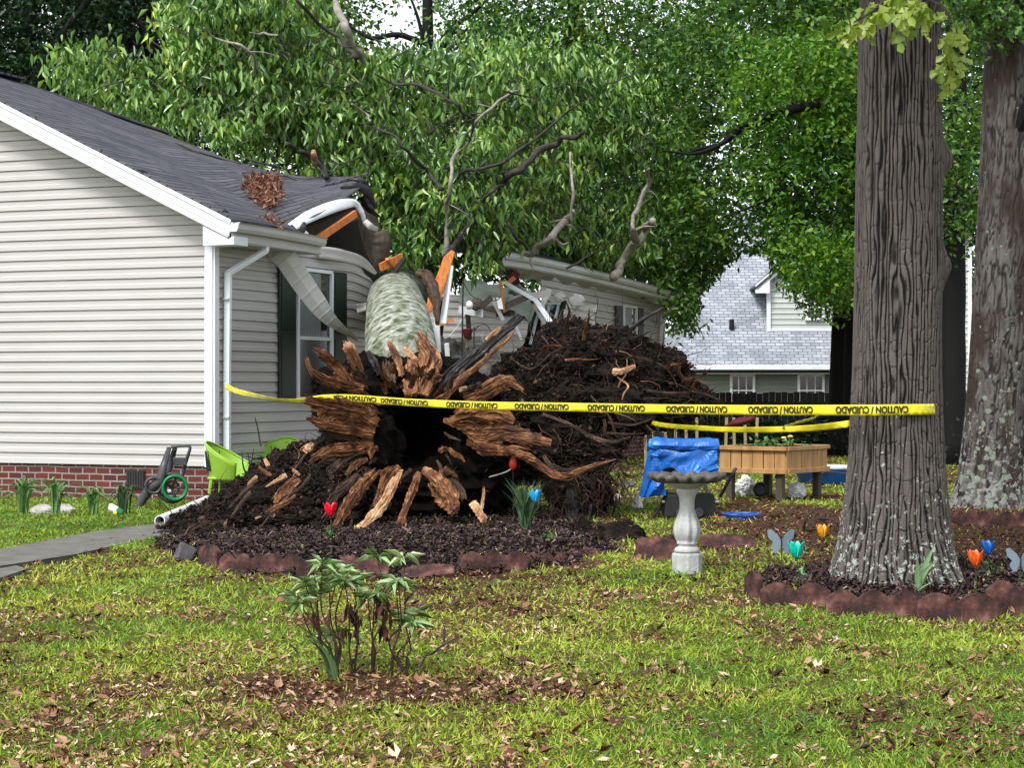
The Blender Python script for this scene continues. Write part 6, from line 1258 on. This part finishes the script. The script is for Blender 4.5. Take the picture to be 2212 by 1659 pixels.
c = gd(1377, 1100); t = thing('garden_light', c, 'white translucent cone shaped garden light on the grass left of the grill', 'garden light'); mb = MB(); mb.lathe([(.085, 0), (.085, .012), (.07, .016), (.032, .16), (.028, .17), (.01, .172)], c, 20); mb.build('cone', M['plasticwhite'], t); mb = MB(); mb.lathe([(.10, 0), (.10, .008), (.01, .009)], c-A(0, 0, .003), 20); mb.build('base', M['cast'], t)
def rock(x, y, r, lb, mat='rock', seed=0, amp=.35, zz=.3, cat='stone', name='stone', group=None):
    c = gd(x, y); c[2] = r[2]*zz; o = MB().blob(c, r, n=12, m=16, amp=amp, fr=1.6, seed=seed).build(name, M[mat], org=c); return tag(o, lb, cat, group)
rock(1332, 1078, (.07, .06, .05), 'small white stone left of the garden light', seed=1); rock(1356, 1052, (.12, .08, .06), 'grey rounded stone on the grass behind the roots', 'darkrock', 2)
rock(90, 1112, (.14, .1, .08), 'pale stone left in the row edging the flower strip by the brick wall', seed=3); rock(138, 1110, (.13, .1, .085), 'pale stone right in the row edging the flower strip by the brick wall', seed=4)
c = gd(400, 1218); c[2] = .08; o = MB().box(c, (.14, .12, .15), rotz(.4)@A([.9, 0, .43], [0, 1, 0], [-.43, 0, .9])).build('concrete_block', M['darkrock'], org=c, bevel=.02); tag(o, 'grey broken concrete block at the left end of the mulch bed edging', 'block')
# lumps of torn earth on the grass
for i, (x, y, r, lb) in enumerate(((1340, 1178, (.24, .16, .17), 'large lump of dark earth below the hanging rootlets'), (1400, 1195, (.22, .14, .08), 'low spread of dark earth left of the bird bath'), (1255, 1150, (.10, .09, .12), 'small upright lump of black earth right of the spiky plant'), (1450, 1190, (.10, .08, .09), 'small lump of earth against the bird bath pedestal'))):
    c = gd(x, y); c[2] = r[2]*.3; t = thing('earth_clod', gd(x, y), lb, 'clod', 'lumps of torn earth'); MB().blob(c, r, n=22, m=30, amp=.4, fr=3, seed=i+20).build('earth', M['soil'], t); tag(hairs('root_hairs', [(c, *r)], 90, i+60, t, (.04, .14)), kind='stuff')
# scalloped edging pieces
def edge_mesh(L, n, h=.135, th=.055, seed=0):
    w_ = L/n; prof_ = []
    for i in range(n):
        for k in range(9):
            a = math.pi*k/9; prof_.append((-L/2+w_*i+w_*k/9, h*.68+h*.32*math.sin(a)))
    prof_.append((L/2, h*.68)); poly = [(-L/2, -.04)]+prof_[:]+[(L/2, -.04)]
    return poly
def edging(x, y, L, n, rz, lb, tilt=0, roll=0, dz=0, h=.135, z=None):
    c = gd(x, y); c[2] = (float(gz(c[0], c[1])) if z is None else z)+dz; mb = MB(); mb.prism(edge_mesh(L, n, h), .05)
    o = mb.build('edging_block', M['edging'], org=None, bevel=.003); V = None
    o.location = c; o.rotation_euler = (tilt, roll, rz); o['label'] = lb; o['category'] = 'edging'; o['group'] = 'scalloped edging blocks round the beds'; ORG[o.name] = c
E = [(452, 1226, .30, 1, -.9, 'edging block turned sideways at the left end of the big mulch bed', -.1, 0, 0, .17), (560, 1238, .62, 5, -.06, 'edging block with five scallops along the front left of the big mulch bed', -.12, 0, 0, .15), (655, 1252, .10, 1, .0, 'short broken edging stub with a pale chip right of the five scallop block', .05, 0, 0, .15),
     (783, 1246, .40, 2, .04, 'edging block with two broad scallops leaning back behind the pink flowered bush', -.35, .05, 0, .15), (925, 1250, .40, 1, .08, 'edging block tipped flat on its back showing its curved underside', -1.15, -.08, .02, .14), (1068, 1238, .52, 3, .10, 'edging block with three scallops right of the tipped one', -.1, .0, 0, .155), (1182, 1224, .34, 3, .14, 'half buried mossy edging block at the right end of the front row', -.25, 0, -.05, .13),
     (1262, 1212, .30, 3, .2, 'low sunken edging block nearest the lump of earth', -.3, 0, -.075, .13), (1575, 1188, .50, 1, .08, 'curved edging block lying loose right of the bird bath', -.9, .12, .0, .16), (1425, 1215, .44, 1, -.3, 'curved edging block leaning on earth left of the bird bath', -.5, .2, .0, .2),
     (1628, 1292, .16, 1, -1.1, 'edging block seen end on at the left end of the oak bed', 0, 0, 0, .17), (1718, 1306, .46, 2, -.12, 'edging block with two scallops left of the oak trunk', -.08, 0, 0, .15), (1888, 1330, .60, 3, -.10, 'edging block with three scallops in front of the oak trunk', -.1, 0, 0, .16), (2068, 1342, .50, 2, -.02, 'pinkish edging block with two scallops right of the strap leaved plant', -.05, 0, 0, .18), (2200, 1335, .42, 2, .1, 'edging block at the right edge of the oak bed', 0, 0, .03, .19),
     (2085, 1140, .50, 4, .0, 'far edging block at the left of the lichened tree bed', -.1, 0, 0, .15), (2175, 1140, .55, 3, .0, 'far edging block at the right of the lichened tree bed', -.1, 0, 0, .16)]
for e in E: edging(e[0], e[1], e[2], e[3], e[4], e[5], e[6], e[7], e[8], e[9])
# glowing-coloured plastic tulips on stakes
def tulip(hx_, hy, by, col, lb, w_=.052, k=None, bx=None):
    b = gd(bx or hx_, by); b[2] = float(gz(b[0], b[1])); h = at(hx_, hy, b[1]); t = thing('tulip_ornament', b, lb, 'garden ornament', 'coloured tulip ornaments on stakes'); nm = 'tulip_'+str(len(bpy.data.materials)); m = plain(nm, col, .3)
    MB().tube([b-A(0, 0, .02), (b+h)/2+A(.005, 0, 0), h-A(0, 0, w_*.9)], [.0045, .004, .004], n=6).build('stem', M['blade'], t)
    mb = MB()
    for i in range(6):
        a0 = i*math.pi/3+(.2 if i % 2 else 0); rr = w_*(1 if i % 2 else .9); G = np.zeros((9, 5, 3))
        for a in range(9):
            v = a/8; r_ = rr*(math.sin(min(v*1.25, 1)*math.pi*.5)**.7)*(1+(.22*(v-.75)/.25 if v > .75 else 0)); wd_ = .62*math.sin(math.pi*min(max(v*.82+.14, 0), 1))**.8*(1-.55*max(0, v-.8)/.2)
            for b_i in range(5): q = (b_i/4-.5)*2; an = a0+q*wd_; G[a, b_i] = h+A(r_*math.cos(an), r_*math.sin(an), (v-.5)*w_*2.5)
        mb.sheet(G)
    mb.build('petals', m, t, smooth=True, solid=.002)
    mb = MB(); mb.lathe([(.004, -.012), (.012, -.006), (.010, .01), (.002, .015)], h-A(0, 0, w_*1.25), 8); mb.build('calyx', M['dark'], t)
tulip(714, 1103, 1185, (.78, .008, .03), 'bright red tulip ornament in front of the torn roots', .055)
tulip(1156, 1073, 1172, (.015, .36, .80), 'sky blue tulip ornament above the spiky plant', .05, bx=1133)
tulip(1720, 1190, 1292, (.0, .50, .36), 'teal tulip ornament left of the oak by the butterfly', .05, bx=1728)
tulip(1778, 1150, 1245, (.78, .36, .015), 'amber yellow tulip ornament just left of the oak base', .045)
tulip(2107, 1208, 1300, (.80, .11, .012), 'orange tulip ornament right of the oak base', .048)
tulip(2134, 1185, 1262, (.01, .12, .50), 'deep blue tulip ornament at the right behind the orange one', .045)
def butterfly(x, y, by, lb, bx=None, s=.09, rz=.3):
    b = gd(bx or x, by); h = at(x, y, b[1]); t = thing('butterfly_ornament', b, lb, 'garden ornament', 'grey blue butterfly ornaments on stakes'); m = M.setdefault('wing', plain('frosted_blue_wing', (.16, .22, .27), .3))
    for sg in (-1, 1):
        V = [(0, 0), (.25, .55), (.85, 1.05), (1.15, .95), (1.05, .35), (.65, .02), (.85, -.35), (.6, -.85), (.3, -.9), (.08, -.3)]; mb = MB(); R_ = rotz(sg*rz); mb.prism([(sg*a*s, c*s) for a, c in V][::sg], .003, R_, h); mb.build('wing', m, t)
    mb = MB(); mb.tube([h+A(0, -.005, -.05), h+A(0, -.005, .045)], [.005, .004], n=6, sub=2); mb.build('body', M['dark'], t); MB().tube([b, h-A(0, 0, .045)], [.003, .003], n=5).build('stem', M['blade'], t)
butterfly(1688, 1173, 1270, 'frosted grey butterfly ornament beside the teal tulip'); butterfly(2204, 1213, 1290, 'dusky blue butterfly ornament at the right edge of the photo', s=.085)
# bird ornament and hanging things by the broken wall
c = at(1108, 1002, 21.0); t = thing('bird_ornament', c, 'orange and red bird ornament perched below the torn wood', 'garden ornament'); MB().blob(c, (.045, .04, .075), n=10, m=14, amp=.05).build('body', plain('bird_red', (.45, .03, .015)), t, smooth=True); MB().blob(c+A(.012, -.005, .085), (.032, .03, .03), n=10, m=12, amp=.03).build('head', plain('bird_orange', (.75, .25, .015)), t, smooth=True); MB().tube([c+A(-.012, -.02, .092), c+A(-.05, -.03, .10)], [.010, .001], n=6, sub=2).build('beak', M['plasticwhite'], t); MB().tube([c+A(0, 0, -.05), c+A(-.09, 0, -.10), c+A(-.26, -.02, -.15)], [.006, .008, .006], n=6).build('perch', M['paletwig'], t)
MB().tube([c+A(0, 0, -.07), c+A(.01, 0, -.9)], [.004, .004], n=5).build('stake', M['dark'], t)
t = thing('shepherd_hook', at(999, 900, 26), 'tall straight black pole standing before the broken siding', 'pole'); MB().tube([A(at(999, 0, 26)[0], 26, 0), at(999, 700, 26), at(1001, 604, 26)], [.014, .012, .010], n=8).build('pole', M['dark'], t); MB().tube([at(1001, 612, 26), at(1020, 640, 26), at(1048, 652, 26), at(1076, 648, 26), at(1078, 640, 26)], [.006]*5, n=6).build('hook_arm', M['dark'], t)
t = thing('shepherd_hook', at(1025, 900, 25.5), 'curved black shepherd hook with a hooked top before the broken siding', 'pole'); MB().tube([A(at(1025, 0, 25.5)[0], 25.5, 0), at(1024, 740, 25.5), at(1026, 715, 25.5), at(1038, 702, 25.5), at(1052, 704, 25.5), at(1060, 716, 25.5)], [.012, .010, .009, .008, .007, .006], n=8).build('pole', M['dark'], t)
t = thing('hanging_feeder', at(1008, 720, 25.8), 'dark red cup feeder hanging beside the tall black pole', 'bird feeder'); c = at(1010, 720, 25.8); mb = MB(); mb.lathe([(.03, -.08), (.05, -.05), (.07, .04), (.075, .05), (.06, .055), (.01, .0)], c, 16); mb.build('cup', M['maroon'], t, smooth=True); MB().tube([c+A(0, 0, .05), c+A(0, 0, .2)], [.003, .003], n=4).build('hanger', M['dark'], t)
t = thing('porch_lamp', at(1013, 650, 31.5), 'white globe lamp hanging loose from its torn bracket on the broken siding', 'lamp'); c = at(1014, 660, 31.0); MB().blob(c, (.06, .06, .07), n=10, m=14, amp=.03).build('globe', M['plasticwhite'], t, smooth=True); MB().blob(c+A(.10, .05, .02), (.10, .05, .10), n=8, m=10, amp=.4, seed=3).build('bracket', M['old_wood'], t); MB().tube([c+A(-.02, 0, -.05), c+A(-.2, 0, -.35), c+A(-.33, 0, -.5)], [.006]*3, n=5).build('cable', M['plasticwhite'], t)
# green chairs
def chair(loc, rz, lb):
    t = thing('tub_chair', loc, lb, 'chair', 'lime green tub chairs by the wall', rz=rz); n = 40; G = np.zeros((n, 9, 3))
    for i in range(n):
        ph = -2.05+4.1*i/(n-1); c_ = max(0, math.cos(ph*.75)); top = .50+.27*c_**1.3
        for j in range(9): v = j/8; z = .30+(top-.30)*v; r = .23+.07*v; G[i, j] = A(-r*math.cos(ph)*1.05, r*math.sin(ph), z)
    mb = MB(); mb.sheet(G); mb.build('shell', M['chair'], t, solid=.012, smooth=True, local=True)
    mb = MB(); mb.tube(G[:, 8], .013, n=8, sub=1); mb.build('rim', M['chair'], t, local=True, smooth=True)
    mb = MB(); mb.prism([(-.24, -.018), (.26, -.018), (.26, .018), (-.24, .018)], .44, None, (0, 0, .33)); mb.build('seat', M['chair'], t, local=True, bevel=.015)
    for i in range(-4, 5):
        ph = i*.2; mb = MB(); mb.bar(A(-.262*math.cos(ph)*1.05-.016, .262*math.sin(ph), .42), A(-.285*math.cos(ph)*1.05-.016, .285*math.sin(ph), .66), .012, .022, up=(1, 0, 0)); mb.build('dark_slot_bar', M['hose'] if False else M['shutter'], t, local=True) if True else None  # solid dark bars painted as the shade in open slits
    for sx in (-1, 1):
        for sy in (-1, 1): mb = MB(); mb.tube([A(.19*sx, .19*sy, .33), A(.23*sx, .235*sy, 0)], [.026, .018], n=8, sub=2); mb.build('leg', M['chair'], t, local=True)
    return t
p = gd(500, 1092); chair((p[0], p[1], 0), -.15, 'lime green plastic tub chair nearest the house corner, half buried by the roots'); p = at(600, 1080, 25.4); chair((p[0], p[1], 0.0), -1.9, 'lime green tub chair further back, only its top showing above the roots')
# hose reel cart
p = gd(365, 1100); hr = thing('hose_reel_cart', (p[0], p[1], 0), 'dark grey plastic hose reel cart with green hose tilted against the brick wall', 'hose reel'); Yh = p[1]
def hp(x, y, d=0): return at(x, y, Yh+d)
for d in (-.16, .16):
    mb = MB(); mb.tube([hp(372+d*40, 968, .1), hp(362+d*40, 1000, .05+d), hp(346+d*20, 1040, d), hp(322+d*20, 1060, d), hp(300, 1095, d), hp(290, 1114, d)], [.028, .040, .058, .05, .042, .03], n=8, flat=.45, amp=.05); mb.build('frame', M['charcoal'], hr, smooth=True)
mb = MB(); mb.tube([hp(370, 967, .05), hp(390, 965, .05), hp(410, 966, .05), hp(406, 985, .05), hp(398, 1012, .1), hp(392, 1040, .1)], [.016, .016, .018, .02, .022, .02], n=8); mb.build('handle', M['charcoal'], hr, smooth=True)
mb = MB(); bar2(mb, hp(374, 998, .06), hp(404, 998, .06), .10, .03, A(0, 1, 0)); mb.build('back_plate', M['charcoal'], hr, bevel=.01)
mb = MB(); ring(mb, hp(372, 1055, -.10), .165, .022, rot=rotz(.25)); ring(mb, hp(372, 1055, -.10), .075, .014, rot=rotz(.25))
for a in range(5): mb.tube([hp(372, 1055, -.10), hp(372, 1055, -.10)+A(.16*math.cos(a*1.257), 0, .16*math.sin(a*1.257))], [.014, .018], n=6, sub=1)
mb.build('reel_disc', M['charcoal'], hr, smooth=True)
mb = MB()
for k in range(6): ring(mb, hp(378, 1055, -.17+.04*k), .140-.008*(k % 2), .019, rot=rotz(.25)@A([1, 0, 0], [0, 1, 0], [0, 0, 1]))
mb.build('hose', M['hose'], hr, smooth=True)
mb = MB(); mb.blob(hp(365, 1062, -.14), (.03, .02, .025), n=8, m=10, amp=.05); mb.build('tap_fitting', M['plasticwhite'], hr); mb = MB(); ring(mb, hp(332, 1050, -.18), .09, .02, rot=rotz(.2)); mb.build('crank', M['charcoal'], hr, smooth=True)
mb = MB(); mb.tube([hp(400, 1090, -.1), hp(425, 1098, -.2), hp(440, 1092, -.1), hp(412, 1086, 0)], .011, n=6); mb.build('loose_hose', M['hose'], hr)
# white pipe
p0, p1 = gd(345, 1139), gd(428, 1112); p0[2] = .06; p1[2] = .11; t = thing('white_pipe', (p0+p1)/2*A(1, 1, 0), 'length of white drain pipe poking out of the roots over the walk', 'pipe'); d = (p1-p0)/np.linalg.norm(p1-p0); s1 = np.cross(d, (0, 0, 1)); s1 /= np.linalg.norm(s1); s2 = np.cross(s1, d); G = []
for (r, k) in ((.056, 1.3), (.056, 0), (.047, 0), (.047, 1.0)): G.append([p0+(p1-p0)*k+(s1*math.cos(a)+s2*math.sin(a))*r for a in np.linspace(0, 2*math.pi, 25)])
mb = MB(); mb.sheet(np.array(G)); mb.build('tube', M['plasticwhite'], t, smooth=False); mb = MB(); mb.tube([p0+d*.25, p0+d*.3], [.044, .044], n=16, sub=1); mb.build('dark_plug', M['old_wood'], t)  # dark disc set inside the hollow pipe end
# bottle/bag near the flower strip
c = gd(247, 1118); c[2] = .06; t = thing('sprayer_bottle', c*A(1, 1, 0), 'small white bottle with green and yellow label lying by the flower strip', 'bottle'); mb = MB(); mb.tube([c+A(-.06, 0, .05), c+A(-.04, 0, .045), c+A(.03, 0, .01)], [.03, .045, .045], n=12); mb.build('bottle', M['plasticwhite'], t, smooth=True); mb = MB(); mb.tube([c+A(.035, -.004, .008), c+A(.085, -.004, -.018)], [.044, .038], n=12, sub=2); mb.build('label_band', M['hose'], t); mb = MB(); mb.blob(c+A(.02, -.05, -.01), (.022, .01, .025), n=6, m=8); mb.build('cap', M['yellow'], t)
# strap leaved plants
def strap(name, base, specs, mat, lb, cat, seed=0, group=None, w_=.022):
    """specs: (tip x, tip y, bend, width)"""
    rng = np.random.default_rng(seed); t = thing(name, base, lb, cat, group); V = []; Q = []; Rn = []; k0 = 0
    for (tx, ty, bend, wd_) in specs:
        tip = at(tx, ty, base[1]+rng.normal(0, .06)); b = base+A(rng.normal(0, .02), rng.normal(0, .03), -.01); mid = (b+tip)/2+A(-(tip-b)[0]*.25, 0, bend); C = cr(np.array([b, mid, tip]), 6); T = np.gradient(C, axis=0)
        s_ = A(rng.uniform(.6, 1), rng.uniform(-.8, .8), 0); s_ /= np.linalg.norm(s_); r0 = rng.random(); m = len(C)
        for i in range(m):
            v = i/(m-1); ww = wd_*(.55+.9*v if v < .5 else 2*(1-v)+.02)*.5
            V += [C[i]-s_*ww, C[i]+A(0, .15*ww, -.0)*1.0+np.cross(T[i]/np.linalg.norm(T[i]), s_)*ww*.35, C[i]+s_*ww]; Rn += [r0]*3
        for i in range(m-1):
            for j in (0, 1): b_ = k0+i*3+j; Q.append((b_, b_+1, b_+4, b_+3))
        k0 += m*3
    npmesh('leaves', np.array(V), np.array(Q), M[mat], t, rnd=np.array(Rn)); return t
def fan(cx, cy, h, spread, n, seed, w_=.02, droop=.0):
    rng = np.random.default_rng(seed); return [(cx+spread*rng.uniform(-1, 1), cy-h*rng.uniform(*((.15, .9) if droop > .1 else (.5, 1.0))), rng.uniform(.0, .08)+droop, w_*rng.uniform(.7, 1.2)) for _ in range(n)]
strap('iris_plant', solve_ground(1983, 1290), [(2022, 1172, .0, .05), (2066, 1212, .05, .048), (1981, 1202, 0, .042), (2030, 1206, .02, .045), (2020, 1256, 0, .036), (1966, 1260, 0, .02), (2002, 1222, 0, .042)], 'iris', 'broad bladed grey green iris plant in front of the oak trunk', 'plant', 1)
GP = 'strap leaved plants along the brick wall'
for i, (x, y, h, s, n) in enumerate(((50, 1108, 75, 55, 18), (122, 1112, 75, 60, 18), (200, 1112, 45, 35, 12), (268, 1108, 55, 38, 14), (-20, 1110, 70, 50, 12))):
    strap('daylily', gd(x, y+4), fan(x, y, h*1.15, s*1.25, n*2, i+4, .034, .13), 'blade' if i != 3 else 'bladedark', ['strap leaved plant at the left end of the brick wall', 'tall strap leaved plant behind the two pale stones', 'small weedy plant in the middle of the brick wall', 'dark green strap plant below the foundation vent', 'strap leaved plant cut by the left edge'][i], 'plant', i, GP)
strap('spiky_plant', solve_ground(1135, 1152), fan(1132, 1148, 118, 52, 110, 9, .014), 'bladedark', 'tall clump of thin dark spiky leaves right of the torn roots', 'plant', 6)
strap('garden_weed', solve_ground(710, 1182), fan(710, 1180, 30, 14, 10, 10, .03), 'blade', 'small green weed sprouting in the mulch bed below the red tulip', 'weed', 7, 'small weeds'); strap('garden_weed', solve_ground(1188, 1190), fan(1188, 1190, 36, 20, 12, 11, .025), 'blade', 'green weed at the right end of the mulch bed', 'weed', 8, 'small weeds')
strap('garden_weed', solve_ground(1735, 1268), fan(1737, 1262, 26, 20, 9, 12, .02), 'iris', 'pale small weed at the foot of the teal tulip', 'weed', 9, 'small weeds')
leafball('oak_seedling', gd(2140, 1262), (.10, .08, .10), 26, .045, .6, 'blade', 12, 'little green seedling beside the deep blue tulip ornament', 'plant', 3)
# rhododendron in front
def z5b(X, Y, D): return at(558+X*.252, 1155+Y*.252, D)
p = gd(800, 1462); p[2] = 0; rh = thing('rhododendron', p, 'leggy young shrub with whorls of pale leathery leaves and drooping dead ones', 'shrub'); Yr = p[1]; rng = np.random.default_rng(8)
WH = [(550, 260), (610, 395), (770, 320), (820, 430), (330, 540), (400, 420), (1015, 190), (1250, 200), (1200, 400), (1000, 520), (620, 860), (1240, 710), (1345, 690), (480, 440), (940, 560), (500, 520), (1180, 440), (680, 350), (1330, 760), (360, 600), (740, 400)]
BS = [(820, 1180), (980, 1150), (1150, 1100), (1270, 1200), (650, 1150)]; P_, D_, N_ = [], [], []; st = MB()
for i, (x, y) in enumerate(WH):
    d = rng.uniform(-.18, .18); c = z5b(x, y, Yr+d); bx, by = min(BS, key=lambda q: abs(q[0]-x)*1.0+rng.random()*120); b = z5b(bx, by, Yr); b[2] = 0; b[1] = Yr+d*.3
    m_ = b*.45+c*.55+A(rng.normal(0, .03), 0, rng.normal(0, .02)); m2_ = b*.75+c*.25+A(rng.normal(0, .03), 0, .02); MB().tube([b, m2_, m_, c], [.007, .005, .004, .0025], n=7, amp=.15, seed=i).build('stem', M['rootbark'], rh)
    for k in range(13):
        a = k*2*math.pi/13+rng.random()*.4; el = rng.uniform(-.6, .65); P_.append(c+rng.normal(0, .004, 3)); D_.append(A(math.cos(a), math.sin(a), el)); N_.append(A(-math.cos(a)*el*.5, -math.sin(a)*el*.5, 1)+rng.normal(0, .45, 3))
n = len(P_); ln = rng.uniform(.075, .125, n); scatter('leaves', T_LONG, np.array(P_), np.array(D_), np.array(N_), ln, ln*.24, rng.random(n), M['lf_rhodo'], rh)
DD = [(810, 640), (830, 700), (1090, 560), (1060, 470), (1120, 680), (790, 600), (1040, 560), (1100, 760), (760, 760), (1010, 620), (850, 720), (1080, 620), (480, 640)]; P_ = []; 
for (x, y) in DD:
    for k in range(4): P_.append(z5b(x+rng.normal(0, 22), y+rng.normal(0, 25), Yr+rng.normal(0, .08)))
n = len(P_); D = rng.normal(0, .18, (n, 3))+A(0, 0, -1); ln = rng.uniform(.06, .12, n); scatter('dead_leaves', T_LONG, np.array(P_), D, rng.normal(0, 1, (n, 3)), ln, ln*.24, rng.random(n), M['lf_dead'], rh)
for i, (a, b) in enumerate((((1470, 1040), (1750, 870)), ((1590, 930), (1600, 780)), ((270, 950), (360, 1060)), ((1250, 600), (1370, 470)), ((1380, 1150), (1480, 1000)))): MB().tube([z5b(*a, Yr), (z5b(*a, Yr)+z5b(*b, Yr))/2+A(0, 0, .01), z5b(*b, Yr)], [.006, .005, .002], n=6).build('bare_stem', M['twig'], rh)
p = gd(725, 1475); strap('strap_leaf_tuft', p, [(626, 1340, .02, .02), (655, 1370, .02, .022), (645, 1350, .01, .018), (690, 1390, 0, .02), (618, 1472, .0, .014), (660, 1480, .02, .014), (615, 1486, 0, .012), (672, 1430, 0, .018), (700, 1400, 0, .02)], 'bladedark', 'tuft of blue green strap leaves leaning left at the foot of the front shrub', 'plant', 12)
# fallen twig pile left of the oak
t = thing('fallen_branch', gd(1760, 1150), 'dry brown fallen branch with twigs on the grass left of the oak', 'branch')
for pts in ([(1735, 1150), (1742, 1120), (1765, 1100), (1800, 1105)], [(1742, 1120), (1770, 1150), (1790, 1160)], [(1765, 1100), (1800, 1125), (1812, 1140)], [(1700, 1175), (1740, 1160), (1800, 1170)]): MB().tube([at(x, y, 19.2) if i else gd(x, max(y, 1120)) for i, (x, y) in enumerate(pts)], [.016, .012, .008, .004][:len(pts)], n=7, amp=.15).build('twig', M['twig'], t)
t = thing('fallen_branch', gd(1820, 1035), 'thin dark fallen branch on the far grass between the planter and the oak', 'branch'); MB().tube([at(1745, 1045, 27), at(1780, 1022, 27), at(1830, 1025, 27)], [.012, .02, .01], n=7).build('twig', M['twig'], t)
